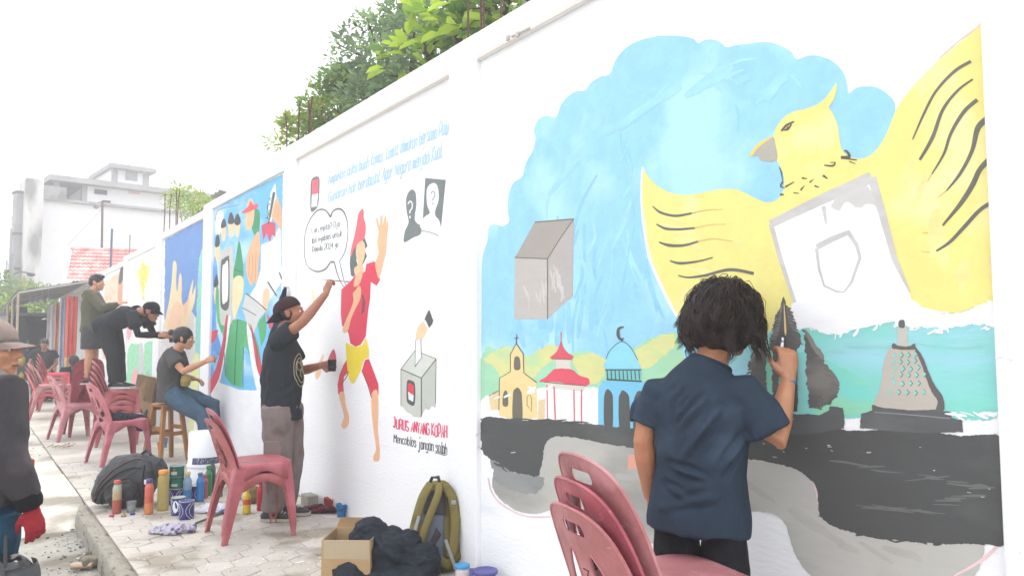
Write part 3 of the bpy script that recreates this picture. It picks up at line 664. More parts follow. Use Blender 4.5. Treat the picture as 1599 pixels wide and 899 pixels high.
paint('foliage', (172, 226, 188), 2, 0, [[(754,552),(775,545),(790,540),(800,552),(820,560),(838,552),(860,545),(880,552),(905,548),(925,550),(945,560),(985,545),(1010,530),(1040,522),(1060,530),(1060,668),(753,668)]], rag=1.2, tint=(S(190,232,170,PK), 5, .52))
paint('foliage_top', (226, 228, 156), 3, 0, [[(756,562),(770,548),(790,541),(812,548),(822,556),(838,548),(858,538),(872,545),(868,560),(850,572),(836,585),(822,600),(810,590),(795,600),(780,585),(768,570)],[(896,560),(915,552),(940,556),(948,570),(940,590),(925,600),(908,590),(900,575)],[(985,552),(1003,540),(1030,524),(1050,522),(1055,540),(1030,560),(1010,575),(990,570)]], rag=1.6, tint=(S(196,226,170,PK), 6, .55))
paint('unpainted_patch', (255, 255, 255), 3, 0, [[(754,622),(790,615),(860,605),(960,612),(965,668),(754,668)]], rag=1.5)
paint('teal_wash', (140, 222, 208), 2, 0, [[(1130,540),(1165,530),(1185,525),(1210,520),(1240,515),(1262,512),(1285,520),(1310,522),(1335,512),(1350,500),(1370,492),(1385,494),(1400,506),(1430,512),(1460,512),(1490,510),(1520,506),(1560,502),(1565,640),(1500,655),(1400,650),(1300,655),(1130,668)]], rag=1.6, tint=(S(168,222,236,PK), 2.6, .50))
paint('teal_streaks', (150, 222, 186), 3, 0, [[(1262,560),(1300,566),(1352,600),(1362,640),(1300,648),(1270,640)],[(1196,530),(1224,525),(1222,600),(1198,610)]], rag=1.6, tint=(S(132,222,208,PK), 7, .5))
Y_ = (249, 236, 142)
paint('eagle', Y_, 4, 0, [[(1005,268),(1017,282),(1036,296),(1060,304),(1085,303),(1110,298),(1132,295),(1150,296),(1167,303),(1183,311),(1196,316),(1211,313),(1220,304),(1224,292),(1223,272),(1217,258),(1208,240),(1207,215),(1215,195),(1226,182),(1241,174),(1265,168),(1281,160),(1294,147),(1306,130),(1306,142),(1301,157),(1295,168),(1301,178),(1308,196),(1311,218),(1316,236),(1328,245),(1344,248),(1358,243),(1371,231),(1386,205),(1399,172),(1416,147),(1440,119),(1470,90),(1500,66),(1523,46),(1537,35),(1541,120),(1547,250),(1553,380),(1558,467),(1535,474),(1500,487),(1470,488),(1447,482),(1420,470),(1380,470),(1290,480),(1246,480),(1230,500),(1205,520),(1150,530),(1090,515),(1062,495),(1046,468),(1030,435),(1016,400),(1008,355),(1003,310)]], n=4, streak=False, tint=(S(251,242,176,PK), 3.2, .56))
paint('underpaint_edge', (250, 246, 236), 3, 0, [[(1002,262),(1000,310),(1004,358),(1012,402),(1026,438),(1042,472),(1060,500),(1072,500),(1050,470),(1034,436),(1020,400),(1011,355),(1007,310),(1009,275)]])
paint('beak', (186, 180, 166), 5, 0, [[(1171,242),(1180,229),(1192,220),(1207,214),(1211,226),(1213,250),(1190,251),(1183,244)]])
paint('beak_line', (250, 216, 110), 6, 0, [[(1170,243),(1180,228),(1194,218),(1208,213),(1194,223),(1182,233),(1175,243)]])
BK = (112, 110, 98)  # black strokes greyed, lens glare put into the paint colour
lines('feather_stroke', BK, 6, 0, [([(1019,322),(1032,332),(1055,337),(1080,333)], [1.5,4,4,3]), ([(1025,350),(1040,357),(1062,358),(1085,356)], [2,4.5,4,3]), ([(1029,378),(1045,383),(1068,383),(1090,377)], [2,5,4,3]), ([(1046,407),(1062,411),(1090,408),(1113,402)], [2,4.5,3,2]), ([(1059,430),(1075,433),(1100,430),(1140,421),(1177,427)], [2,3,4,5,5]),
  ([(1516,96),(1490,112),(1462,142),(1444,175),(1425,218)], [5,5,4,4,2]), ([(1519,124),(1495,142),(1472,172),(1456,215),(1436,250)], [3,4,5,6,4]), ([(1526,156),(1505,175),(1485,208),(1474,240),(1455,272)], [6,6,5,4,2]), ([(1544,184),(1527,200),(1518,235),(1500,270),(1478,298)], [10,9,6,5,2]), ([(1547,247),(1530,265),(1518,290),(1500,318),(1472,352)], [9,8,8,7,3]), ([(1551,315),(1530,328),(1505,355),(1483,378),(1462,392)], [7,6,6,5,3])])
lines('feather_fade', (222, 196, 120), 5, 0, [([(1080,333),(1105,328),(1130,327)], [2.5,2,1]), ([(1085,356),(1110,351),(1135,350)], [3,2.5,1]), ([(1090,377),(1115,373),(1145,377)], [3,2.5,1]), ([(1472,352),(1455,362),(1440,364)], [4,3,1]), ([(1462,392),(1450,394),(1438,392)], [3,2,1]), ([(1455,272),(1448,284)], [2,1]), ([(1478,298),(1465,308)], [2,1])])
lines('eye_stroke', (96, 92, 80), 6, 0, [([(1220,205),(1228,196),(1240,190)], [3,4,2]), ([(1222,203),(1230,202),(1236,194)], [2,3.5,2]), ([(1229,199),(1231,201)], [5,5]), ([(1217,261),(1220,270),(1222,284)], [1.5,2,1]), ([(1222,284),(1219,291),(1226,294)], [3,2.5,1]), ([(1218,304),(1224,304)], [4,2]), ([(1226,292),(1240,284)], [3,1.5]), ([(1252,278),(1260,279)], [3,1.5]), ([(1250,297),(1256,290)], [3,1]), ([(1272,290),(1279,293)], [3,1.5]), ([(1285,274),(1292,279)], [4,2]), ([(1287,258),(1300,259),(1304,254),(1296,254)], [2,3,2,1]), ([(1313,246),(1326,245),(1322,236),(1318,236)], [5,5,3,2]), ([(1316,247),(1338,250)], [2.5,2]), ([(1326,252),(1336,256)], [2,1]), ([(1239,301),(1248,302)], [2,1]), ([(1264,285),(1270,280)], [2.5,1])])
paint('ballot_chest', (255, 255, 255), 6, 0, [[(1203,350),(1362,276),(1396,400),(1425,470),(1440,492),(1330,515),(1250,508),(1238,465)]], smooth=False, rag=.6)
lines('chest_outline', (208, 205, 200), 7, 0, [([(1203,350),(1282,312),(1361,277)], [12,16,18]), ([(1204,350),(1219,405),(1241,472)], [7,7,5]), ([(1361,277),(1378,335),(1397,405),(1420,455)], [14,12,9,3]), ([(1286,322),(1290,350)], [7,3]), ([(1275,386),(1300,373),(1325,363),(1338,383)], [9,9,9,6]), ([(1275,388),(1279,420),(1287,446)], [5,4,3]), ([(1337,380),(1343,402),(1330,440),(1318,456)], [6,5,4,2]), ([(1287,446),(1306,455),(1318,456)], [3,2.5,2])], smooth=False)
paint('chest_shade', (214, 211, 206), 7, 0, [[(1300,315),(1350,290),(1368,320),(1355,318),(1340,325),(1322,316),(1308,330)]], rag=1.2)
paint('white_gap', (255, 255, 255), 5, 0, [[(1238,470),(1290,478),(1380,466),(1425,470),(1450,486),(1500,489),(1558,469),(1562,505),(1520,507),(1480,511),(1420,510),(1395,500),(1375,490),(1350,498),(1335,512),(1310,522),(1285,519),(1262,511),(1243,514)]], rag=1.8)
paint('ballot_box', (200, 194, 186), 3, 0, [[(804,402),(855,404),(855,498),(803,498)]], smooth=False, rag=.4)
paint('ballot_box_top', (176, 168, 160), 3, 0, [[(835,347),(896,342),(855,404),(804,402)]], smooth=False, rag=.4)
paint('ballot_box_side', (190, 184, 178), 3, 0, [[(896,342),(894,462),(855,498),(855,404)]], smooth=False, rag=.4)
lines('ballot_box_line', (118, 112, 106), 4, 0, [([(804,402),(830,403),(855,404)], 1.6), ([(855,404),(855,498)], 1.8), ([(855,404),(875,372),(896,342)], 1.6), ([(835,347),(896,342)], 2)])
# church
CH_ = (246, 222, 158)
paint('church', CH_, 4, 0, [[(779,648),(780,590),(797,580),(797,553),(806,536),(817,552),(818,580),(838,596),(839,652),(812,655),(795,653)]], smooth=False, rag=.3)
paint('church_wing', (238, 214, 166), 4, 0, [[(763,620),(779,610),(779,640),(766,640)],[(840,625),(852,622),(850,655),(840,655)]], smooth=False, rag=.6)
paint('church_door', (116, 112, 100), 5, 0, [[(801,656),(801,615),(804,607),(809,605),(813,610),(815,618),(815,658)],[(803,576),(803,560),(806,556),(810,557),(812,562),(812,576)],[(785,632),(786,614),(790,609),(793,616),(793,633)]])
lines('church_line', (110, 100, 86), 5, 0, [([(806,536),(797,553),(797,580),(780,590),(779,640)], 1.4), ([(806,536),(817,552),(818,582),(838,597)], 1.6), ([(806,536),(807,522)], 1.6), ([(803,528),(810,527)], 1.4), ([(763,618),(778,610)], 1.4), ([(823,632),(823,620),(827,614),(830,622),(830,642),(823,632)], 1)], smooth=False)
# pagoda
paint('pagoda_roof', (232, 92, 110), 5, 0, [[(859,559),(868,550),(873,541),(876,531),(880,543),(887,551),(895,556),(892,561),(875,560)],[(843,594),(855,586),(866,576),(880,575),(893,577),(905,586),(919,591),(918,601),(895,600),(870,596),(846,596)]], rag=.3)
paint('pagoda_body', (226, 222, 210), 4, 0, [[(868,561),(891,561),(891,577),(868,576)],[(850,596),(918,601),(910,611),(855,605)]], smooth=False)
lines('pagoda_post', (240, 110, 128), 5, 0, [([(854,600),(855,655)], 1.8), ([(865,603),(867,655)], 2.4), ([(896,608),(897,662)], 2.2), ([(908,608),(908,662)], 2.2), ([(876,531),(876,518)], 1.6)])
lines('pagoda_line', (140, 80, 80), 6, 0, [([(862,560),(893,561)], 1), ([(850,596),(880,599),(916,602)], 1.3)])
# mosque
paint('mosque', (132, 208, 240), 4, 0, [[(934,668),(934,605),(942,594),(1010,596),(1012,672)]], smooth=False, rag=.3)
paint('mosque_dome', (150, 222, 244), 4, 0, [[(946,576),(947,560),(954,545),(964,537),(971,533),(982,540),(991,550),(996,562),(997,578)]])
paint('mosque_drum', (128, 206, 204), 5, 0, [[(945,576),(1002,577),(1000,594),(947,592)]], smooth=False)
lines('mosque_line', (70, 86, 90), 6, 0, [([(945,577),(1001,577)], 2), ([(947,592),(1002,595)], 2.4)]+[([(948+6.2*k,578),(949+6.2*k,592)], 1.6) for k in range(9)]+[([(946,560),(954,545),(971,533),(985,543),(996,562)], 1)])
paint('mosque_arch', (92, 92, 90), 6, 0, [[(944,668),(943,625),(945,612),(949,607),(955,613),(957,625),(956,670)],[(968,670),(966,625),(969,613),(973,609),(981,616),(983,630),(983,672)],[(990,672),(989,630),(993,615),(998,610),(1006,618),(1008,672)]])
lines('crescent', (88, 88, 82), 6, 0, [([(971,533),(971,529)], 3), ([(974,510),(966,513),(965,522),(968,529),(974,528)], [2,4,5,4,1.5])])
# temple gates and stupa
TG = (98, 97, 94); TG2 = (140, 136, 128)
paint('temple_gate', TG, 5, 0, [[(1223,463),(1230,480),(1236,490),(1236,500),(1243,502),(1243,515),(1249,520),(1250,540),(1244,545),(1245,640),(1236,645),(1236,548),(1216,548),(1214,645),(1206,640),(1206,548),(1203,545),(1203,530),(1208,518),(1207,508),(1214,500),(1214,490),(1219,480)],[(1256,515),(1264,522),(1274,540),(1285,550),(1286,565),(1296,575),(1306,588),(1310,600),(1307,618),(1296,630),(1278,637),(1264,636),(1260,600)],[(1196,520),(1190,532),(1180,540),(1172,556),(1168,570),(1172,580),(1170,600),(1185,640),(1197,640)]], smooth=False, rag=1.5, tint=(S(128,124,118,PK), 7, .55))
hs_ = Pt('temple_fringe', (112, 110, 105), 6, 0, var=.2)
for (xa, ya), (xb, yb), s_ in (((1258,516),(1308,604),1), ((1306,600),(1280,636),1), ((1232,480),(1250,535),1), ((1214,490),(1203,540),-1), ((1192,528),(1170,580),-1)):
    for k in range(11):
        f = k/10; x, y = xa+(xb-xa)*f, ya+(yb-ya)*f; L_ = random.uniform(5, 11)
        hs_.r([(x-s_*L_, y+random.uniform(-4, 0)), (x, y+1), (x+s_*L_*.45, y+random.uniform(2, 5))], random.uniform(2, 4.2), taper=True)
hs_.done()
paint('temple_light', TG2, 6, 0, [[(1257,515),(1262,530),(1270,545),(1283,560),(1287,556),(1275,540),(1264,521)],[(1221,475),(1210,512),(1205,530),(1213,528),(1219,500)],[(1192,530),(1176,552),(1172,566),(1184,556)],[(1228,478),(1243,512),(1238,515),(1230,495)]], rag=.4)
lines('temple_stroke', (84, 83, 80), 7, 0, [([(1226,470),(1226,545)], 1.5), ([(1243,560),(1243,642)], 4), ([(1236,642),(1237,560)], 2)])
paint('temple_gold', (246, 214, 150), 7, 0, [[(1224,472),(1227,500),(1228,520),(1225,520)]])
paint('base_steps', (94, 96, 96), 6, 0, [[(1160,650),(1170,642),(1200,646),(1260,646),(1280,648),(1294,640),(1296,634),(1316,636),(1319,656),(1318,668),(1280,676),(1165,680)],[(1343,668),(1344,645),(1362,641),(1362,632),(1400,634),(1485,642),(1486,652),(1502,655),(1504,674),(1440,676)]], smooth=False, rag=.7, tint=(S(112,114,112,PK), 4, .55))
lines('step_line', (150, 152, 150), 7, 0, [([(1365,643),(1430,648),(1484,653)], 1.5), ([(1180,652),(1240,654)], 2)])
paint('stupa', (200, 192, 178), 6, 0, [[(1366,632),(1373,610),(1377,590),(1379,570),(1384,552),(1393,541),(1410,538),(1427,541),(1438,556),(1448,578),(1456,600),(1466,615),(1473,634),(1440,640),(1400,638)]], rag=.4, tint=(S(214,206,194,PK), 6, .55))
paint('stupa_top', (204, 198, 188), 6, 0, [[(1402,538),(1401,512),(1416,510),(1418,538)]], smooth=False, rag=.4)
paint('stupa_shade', (104, 102, 98), 7, 0, [[(1427,540),(1440,556),(1452,585),(1462,605),(1472,618),(1474,640),(1462,640),(1464,625),(1455,612),(1446,590),(1438,566)],[(1393,543),(1395,536),(1405,540),(1420,540),(1428,536),(1429,545),(1420,546),(1400,545)],[(1404,501),(1412,500),(1412,511),(1404,511)]], rag=.4)
dm = Pt('stupa_hole', (150, 214, 204), 7, 0); dk = Pt('stupa_hole_edge', (120, 116, 108), 8, 0)
for j_, (y, x0, n_) in enumerate([(554,1396,4),(564,1392,4),(574,1398,4),(585,1392,5),(598,1396,4),(612,1388,5)]):
    for i in range(n_):
        x = x0+i*(11+j_*.4)+(j_ % 2)*2; y2 = y+random.gauss(0, 1)
        dm.p([(x, y2-4.5), (x+4, y2), (x, y2+4.5), (x-4, y2)], False, .3)
        if i > 0: dk.r([(x, y2-4.5), (x+4, y2), (x, y2+4.5)], 1.3, False)
dm.done(); dk.done()
paint('black_ground', (82, 83, 82), 5, 0, [[(753,654),(790,653),(815,656),(850,655),(890,658),(930,663),(985,668),(1060,672),(1160,676),(1200,678),(1290,666),(1330,672),(1420,670),(1500,680),(1568,684),(1572,760),(1575,845),(1530,848),(1480,849),(1420,845),(1350,834),(1302,822),(1280,803),(1278,780),(1275,762),(1262,745),(1240,731),(1205,722),(1165,717),(1080,716),(1005,712),(990,700),(950,693),(900,683),(872,681),(857,686),(850,698),(846,725),(840,740),(825,740),(800,736),(778,722),(760,712),(753,700)]], n=4, rag=.9, tint=(S(96,98,96,PK), 5, .56))
fl = Pt('bare_fleck', (214, 216, 218), 6, 0)
for k in range(26):
    x, y = random.choice([(1300, 708), (1420, 735), (1530, 770), (1440, 700), (1340, 800), (775, 702), (1225, 700), (1490, 800)]); x += random.gauss(0, 28); y += random.gauss(0, 7)
    if 1180 < x < 1562 and 690 < y < 800 or x < 800: fl.r([(x, y), (x+random.uniform(2, 9), y+random.uniform(-1, 1.5))], random.uniform(.6, 1.6), False)
fl.done()
paint('road_paint', (196, 194, 186), 4, 0, [[(766,712),(772,735),(768,752),(775,772),(795,790),(820,801),(845,800),(865,795),(880,815),(920,840),(1000,850),(1080,830),(1130,800),(1165,798),(1195,799),(1215,806),(1228,822),(1236,850),(1250,880),(1275,905),(1320,925),(1400,935),(1480,925),(1520,900),(1536,852),(1500,845),(1430,842),(1350,830),(1300,815),(1284,795),(1282,765),(1262,738),(1230,724),(1190,716),(1100,705),(1000,700),(950,690),(900,678),(866,678),(850,684),(845,698),(840,735),(820,735),(790,724)]], rag=.8, n=4, tint=(S(166,164,158,PK), 2.6, .52))
paint('road_grey', (150, 152, 150), 5, 0, [[(762,708),(775,722),(800,737),(826,742),(842,742),(850,752),(835,770),(800,765),(775,752),(770,735)]], rag=1.5, tint=(S(180,178,172,PK), 5, .52))
paint('salmon_hand', (240, 172, 152), 5, 0, [[(981,710),(1000,707),(1012,712),(1022,730),(1022,752),(990,745),(980,742)]], smooth=False, rag=.4)
lines('sketch_line', (246, 206, 206), 4, 0, [([(762,745),(768,768),(785,788),(820,805),(860,806)], 2), ([(1560,848),(1540,868),(1515,885),(1490,898)], [4,5,4,2]), ([(1200,505),(1245,490),(1300,500)], 1), ([(1536,36),(1500,62),(1465,92)], 1.5), ([(1545,400),(1556,468)], 1.5), ([(1165,716),(1210,721),(1250,733),(1270,750),(1280,800)], 2.0)])
WHT = (255, 255, 255)
feather('teal_dab', (140, 222, 208), 3, 0, [(1185,527),(1240,517),(1285,522),(1335,514),(1385,496),(1430,512),(1490,511),(1556,506)], 80, 20, 7, -.8, .35)
feather('teal_dab', (158, 222, 222), 4, 0, [(1220,550),(1300,545),(1380,535),(1480,540),(1540,540)], 16, 40, 10, .0, .12)
feather('bare_dab', WHT, 6, 0, [(1245,510),(1335,520),(1385,500),(1450,516),(1560,508)], 26, 16, 4, -.8, .6)
feather('bare_dab', WHT, 6, 0, [(1430,486),(1500,492),(1558,472)], 16, 26, 6, .1, .2)
feather('bare_dab', WHT, 6, 0, [(756,625),(800,614),(870,606)], 7, 14, 5, -.5, .3)
feather('bare_dab', WHT, 6, 0, [(1480,646),(1530,650),(1566,642)], 14, 20, 4, .1, .3)
feather('black_stroke', (82, 83, 82), 6, 0, [(756,656),(850,657),(980,669)], 34, 26, 3.2, .05, .12)
feather('black_stroke', (82, 83, 82), 6, 0, [(1284,806),(1350,833),(1450,847),(1572,845)], 34, 24, 3.2, .15, .2)
feather('black_stroke', (82, 83, 82), 6, 0, [(756,700),(790,730),(835,740)], 22, 16, 3.4, .7, .5)
feather('pale_stroke', (112, 114, 112), 7, 0, [(1320,720),(1420,740),(1540,760),(1450,800),(1350,790)], 30, 46, 3, .05, .1)
feather('road_stroke', (187, 185, 178), 6, 0, [(860,770),(900,740),(1180,760),(1250,800),(1330,860),(1480,870)], 26, 60, 11, .5, .15)
feather('yellow_stroke', (250, 239, 158), 5, 0, [(1420,260),(1450,330),(1480,420),(1530,440)], 14, 56, 11, 1.9, .12)
feather('yellow_stroke', (250, 239, 158), 5, 0, [(1040,330),(1100,420),(1160,470),(1150,350)], 12, 50, 11, .3, .12)
feather('box_stroke', (212, 206, 200), 4, 0, [(815,430),(830,480),(870,430),(880,460)], 16, 30, 3.5, 1.5, .2)
feather('sky_dab', (167, 223, 248), 2, 0, [(860,300),(900,250),(960,200),(1040,150),(1120,120),(1240,140)], 14, 60, 14, 2.5, .2)
feather('sky_dab', (156, 216, 246), 2, 0, [(800,520),(900,500),(980,470),(1010,420)], 14, 60, 13, 1.5, .15)
# --------------------------------------------------- bay 1: red fighter and lettering
RD_ = (232, 68, 92); SK = (250, 194, 150)
G1 = (124, 132, 130)
paint('flag_badge_rim', (120, 124, 120), 1, 1, [[(485,290),(487,280),(492,276),(498,277),(499,290),(497,318),(492,328),(485,328)]])
paint('flag_badge_red', (240, 112, 128), 2, 1, [[(487,282),(497,279),(497,302),(487,304)]], smooth=False)
paint('flag_badge_white', (244, 244, 244), 2, 1, [[(487,304),(497,302),(495,322),(486,324)]], smooth=False)
t = Pt('blue_lettering', (184, 220, 246), 1, 1)
letter(t.bm, 'Ampelan duku buah tomat tomat dimakan bersama Pulut', (512, 288), (704, 207), 15, 24, 1.6, 1, up0=(.05, -1), slant=.22)
letter(t.bm, 'Gunakan hak berdaulat Agar Negara menjadi Kuat', (512, 316), (691, 246), 15, 24, 1.6, 1, up0=(.05, -1), slant=.22)
t.done()
lines('speech_bubble', (112, 116, 116), 1, 1, [([(516,339),(510,330),(503,327),(494,330),(484,343),(477,362),(475,385),(477,408),(484,419),(496,424),(508,420),(514,412),(517,408)], [2.5,2,2.5,2,1,1,1,1,2,2.5,2,1.5]), ([(516,339),(520,330),(528,326),(536,330),(542,345),(543,365),(540,388),(534,402),(530,407)], [2.5,2,3,2.6,1.5,1,1.2,1.2,1]), ([(516,409),(522,409)], [3,3]), ([(522,409),(526,425),(532,440),(540,452)], [1.6,1.6,1.2,1]), ([(530,407),(534,425),(538,440),(544,452)], [1,1.2,1.2,1])])
t = Pt('bubble_lettering', (112, 116, 116), 1, 1)
letter(t.bm, 'Lur, nyoto? Ojo', (487, 364), (531, 353), 8, 10, .9, 1); letter(t.bm, 'lali nyoblos untuk', (487, 380), (535, 368), 8, 9, .9, 1); letter(t.bm, 'Pemilu 2024 ya', (488, 394), (529, 385), 8, 9, .9, 1)
t.done()
paint('fighter_cap', (244, 112, 124), 2, 1, [[(547,398),(549,385),(553,370),(557,350),(559,336),(565,326),(568,330),(568,340),(571,352),(570,368),(566,376),(558,383),(552,390),(549,400)]])
paint('fighter_hair', (104, 112, 112), 1, 1, [[(549,385),(556,375),(568,368),(572,378),(574,384),(569,390),(573,400),(566,414),(562,400),(556,405),(559,415),(553,418),(557,425),(552,432),(548,430),(546,412),(547,398)]], smooth=False)
paint('fighter_face', (250, 208, 164), 2, 1, [[(556,388),(559,380),(566,376),(570,384),(569,402),(566,412),(568,425),(556,430),(553,420),(559,412),(556,400)]])
paint('fighter_shirt', RD_, 1, 1, [[(533,452),(548,438),(556,428),(570,424),(572,412),(584,408),(592,413),(593,438),(588,446),(579,440),(578,465),(575,485),(573,505),(571,525),(563,538),(555,541),(547,536),(544,520),(541,515),(534,508),(532,490)]], smooth=False)
paint('fighter_arm_raised', SK, 2, 1, [[(586,412),(591,395),(589,378),(591,362),(587,345),(589,340),(593,352),(594,338),(597,337),(598,352),(600,340),(603,338),(603,355),(604,346),(606,350),(604,375),(603,392),(599,410),(593,432),(590,432)]])
paint('fighter_arm_folded', SK, 2, 1, [[(556,452),(560,446),(564,452),(562,468),(555,482),(548,498),(544,514),(538,520),(535,514),(540,500),(548,482),(552,468),(551,458)],[(557,428),(566,424),(563,440),(558,446),(552,446)]])
lines('fighter_shade', (150, 70, 76), 2, 1, [([(566,460),(568,475),(565,490)], [3,5,2]), ([(570,470),(568,488)], [2,1])])
paint('fighter_sash', (249, 226, 62), 2, 1, [[(540,536),(546,538),(556,541),(566,538),(571,528),(576,548),(575,558),(568,562),(563,578),(557,590),(552,598),(546,594),(543,580),(541,560)]])
paint('fighter_trousers', RD_, 1, 1, [[(542,560),(544,580),(537,588),(536,600),(537,612),(528,615),(527,600),(530,585),(536,570)],[(570,562),(576,560),(583,578),(591,600),(591,615),(586,632),(581,620),(577,605),(570,590),(565,578)]], smooth=False)
paint('fighter_leg', SK, 1, 1, [[(529,615),(537,612),(540,632),(545,650),(544,662),(538,669),(533,664),(537,650),(533,632)],[(580,616),(586,608),(590,614),(591,640),(590,670),(593,700),(592,718),(584,719),(583,712),(587,700),(583,670),(580,640)]])
lines('fighter_outline', (150, 80, 84), 3, 1, [([(544,580),(540,590),(531,600)], 1.3), ([(565,578),(574,600),(580,620)], 1.6)])
paint('fighter_belt_end', (214, 70, 96), 1, 1, [[(508,576),(514,556),(521,545),(525,560),(520,572),(510,580)]])
paint('fighter_foot', (252, 206, 172), 1, 1, [[(492,585),(498,565),(505,552),(503,570),(500,585),(495,592)]])
paint('colour_test', (250, 236, 190), 1, 1, [[(487,456),(491,455),(490,472),(488,472)]], rag=.4)
paint('dark_silhouette', G1, 1, 1, [[(631,378),(632,362),(636,353),(638,345),(635,330),(634,312),(638,300),(644,296),(649,302),(650,320),(648,335),(648,344),(653,350),(657,352),(657,365),(645,371)]])
paint('framed_silhouette_ground', G1, 1, 1, [[(664,278),(696,281),(688,362),(660,346)]], smooth=False)
paint('framed_silhouette', (246, 246, 246), 2, 1, [[(657,356),(658,345),(665,337),(671,332),(667,320),(666,300),(670,289),(679,286),(684,294),(685,312),(680,328),(680,337),(686,345),(688,362),(672,360)]])
lines('silhouette_ground', G1, 1, 1, [([(657,360),(672,363),(685,368)], 1.2)])
t = Pt('question_mark', (248, 248, 248), 2, 1); letter(t.bm, '?', (637, 338), (646, 336), 22, 22, 2.2, 2); t.done()
t = Pt('question_mark', G1, 3, 1); letter(t.bm, '?', (673, 317), (681, 315), 17, 17, 1.4, 3); t.done()
BX = (208, 212, 200)
paint('ballot_box', BX, 1, 1, [[(626,576),(658,590),(658,652),(645,650),(640,645),(634,642),(630,636),(626,634)]], smooth=False, rag=.5)
paint('ballot_box', (200, 205, 194), 1, 1, [[(658,590),(681,560),(680,636),(674,634),(670,640),(664,638),(658,650)]], smooth=False, rag=.5)
paint('ballot_box', (220, 224, 214), 1, 1, [[(626,576),(648,547),(681,560),(658,590)]], smooth=False)
lines('ballot_box_line', (92, 96, 92), 2, 1, [([(626,576),(658,590)], 1.5), ([(658,590),(681,560)], 1.5), ([(658,590),(658,650)], 1.6), ([(626,576),(648,547),(681,560)], 1.2), ([(626,576),(626,632)], 1), ([(681,560),(680,630)], 1), ([(648,572),(659,556)], 2)], smooth=False)
paint('ballot_paper', (247, 247, 247), 3, 1, [[(648,571),(649,531),(657,529),(658,558)]], smooth=False)
lines('ballot_paper_line', (130, 130, 126), 4, 1, [([(648,571),(649,531),(657,529),(658,556)], .9)], smooth=False)
paint('voting_hand', (247, 214, 172), 2, 1, [[(649,527),(651,513),(657,505),(663,502),(668,512),(665,520),(660,528),(657,532),(653,529),(650,533)]])
paint('voting_sleeve', (86, 90, 88), 2, 1, [[(663,499),(668,486),(671,484),(673,492),(677,500),(675,506),(670,512)]], smooth=False, rag=.4)
lines('voting_cuff', (245, 245, 245), 3, 1, [([(663,500),(669,513)], 3)])
paint('box_badge_rim', (88, 96, 92), 2, 1, [[(635,600),(637,593),(643,594),(648,600),(648,628),(644,633),(637,629),(635,622)]])
paint('box_badge_red', (238, 70, 92), 3, 1, [[(637,600),(640,597),(646,602),(646,617),(637,611)]], smooth=False)
paint('box_badge_white', (246, 246, 246), 3, 1, [[(637,611),(646,617),(645,627),(638,623)]], smooth=False)
t = Pt('red_lettering', (236, 88, 120), 1, 1); letter(t.bm, 'JURUS ANYANG KOPAH', (614, 668), (699, 685), 15, 20, 1.9, 1, jit=.2); t.done()
t = Pt('black_lettering', (92, 96, 100), 1, 1); letter(t.bm, 'Mencoblos jangan salah', (615, 690), (699, 710), 13, 18, 1.3, 1, slant=.1); t.r([(679, 706), (696, 711)], 1.2, False); t.done()
# --------------------------------------------------- bay 2: green figures, ribbon and hands
_, y0, y1, lg = bays[4]
def edgep(y, z): return y, z
paint('blue_ground', (118, 196, 238), 0, 2, [[(334,327),(390,297),(442,272),(441,330),(440,420),(437,560),(428,618),(405,610),(372,608),(345,600),(327,612),(329,500),(332,400)]], smooth=False, rag=.4, tint=(S(196,232,250,PK), 2.0, .48))
paint('blue_deep', (92, 158, 226), 1, 2, [[(329,560),(332,430),(336,400),(340,430),(337,500),(345,540),(352,560),(340,595),(328,600)]], tint=(S(140,200,240,PK), 6, .5))
paint('white_ground', (244, 245, 246), 1, 2, [[(326,606),(350,600),(385,612),(430,620),(434,800),(325,800)]], rag=1.0)
paint('face', (250, 216, 168), 2, 2, [[(336,400),(337,378),(340,368),(343,376),(343,398),(340,410)],[(345,360),(347,348),(351,345),(353,355),(352,372),(348,378)],[(356,352),(358,338),(362,336),(365,345),(364,365),(359,370)],[(366,350),(368,340),(372,338),(375,348),(373,368),(369,370)],[(334,460),(336,440),(339,436),(341,450),(340,470),(336,474)]])
paint('face_hair', (62, 66, 72), 3, 2, [[(336,385),(337,370),(341,366),(343,376),(342,384)],[(345,356),(347,344),(351,342),(353,353)],[(356,348),(358,335),(362,332),(366,345),(362,350)],[(366,348),(368,337),(372,334),(376,346),(371,352)],[(334,448),(336,432),(339,429),(341,444)]])
paint('speech_balloon', (245, 246, 247), 2, 2, [[(336,345),(338,334),(343,328),(348,332),(349,345),(345,362),(339,368),(336,358)]])
paint('green_coat', (82, 178, 118), 2, 2, [[(345,478),(352,510),(358,510),(362,500),(371,498),(380,500),(388,505),(397,520),(404,540),(408,566),(400,574),(393,565),(386,545),(380,540),(377,605),(362,600),(352,588),(353,545),(347,520)],[(338,440),(344,460),(350,485),(354,505),(346,520),(339,500),(336,470)],[(402,505),(410,495),(414,488),(416,510),(415,525),(408,540)]], smooth=False, tint=(S(96,190,130,PK), 5, .55))
paint('peci_cap', (56, 158, 104), 3, 2, [[(364,432),(368,405),(373,376),(378,400),(380,430),(372,440)],[(388,332),(393,326),(405,330),(404,362),(397,366),(392,352)]])
paint('chin_scarf', (246, 226, 176), 3, 2, [[(364,440),(372,430),(380,436),(379,462),(372,482),(366,498),(363,480)]])
lines('coat_line', (50, 100, 76), 4, 2, [([(371,498),(368,545),(366,600)], 1.1), ([(380,540),(379,604)], 1), ([(388,505),(400,540),(402,572)], 1.2), ([(353,510),(350,540),(352,586)], 1), ([(366,420),(378,425)], 1.2)])
paint('straw_hat', (236, 88, 96), 4, 2, [[(377,332),(388,322),(391,314),(396,320),(401,318),(402,324),(386,332)]])
paint('profile_face', (250, 198, 156), 3, 2, [[(383,345),(386,318),(392,310),(397,322),(396,345),(390,360),(385,356)]])
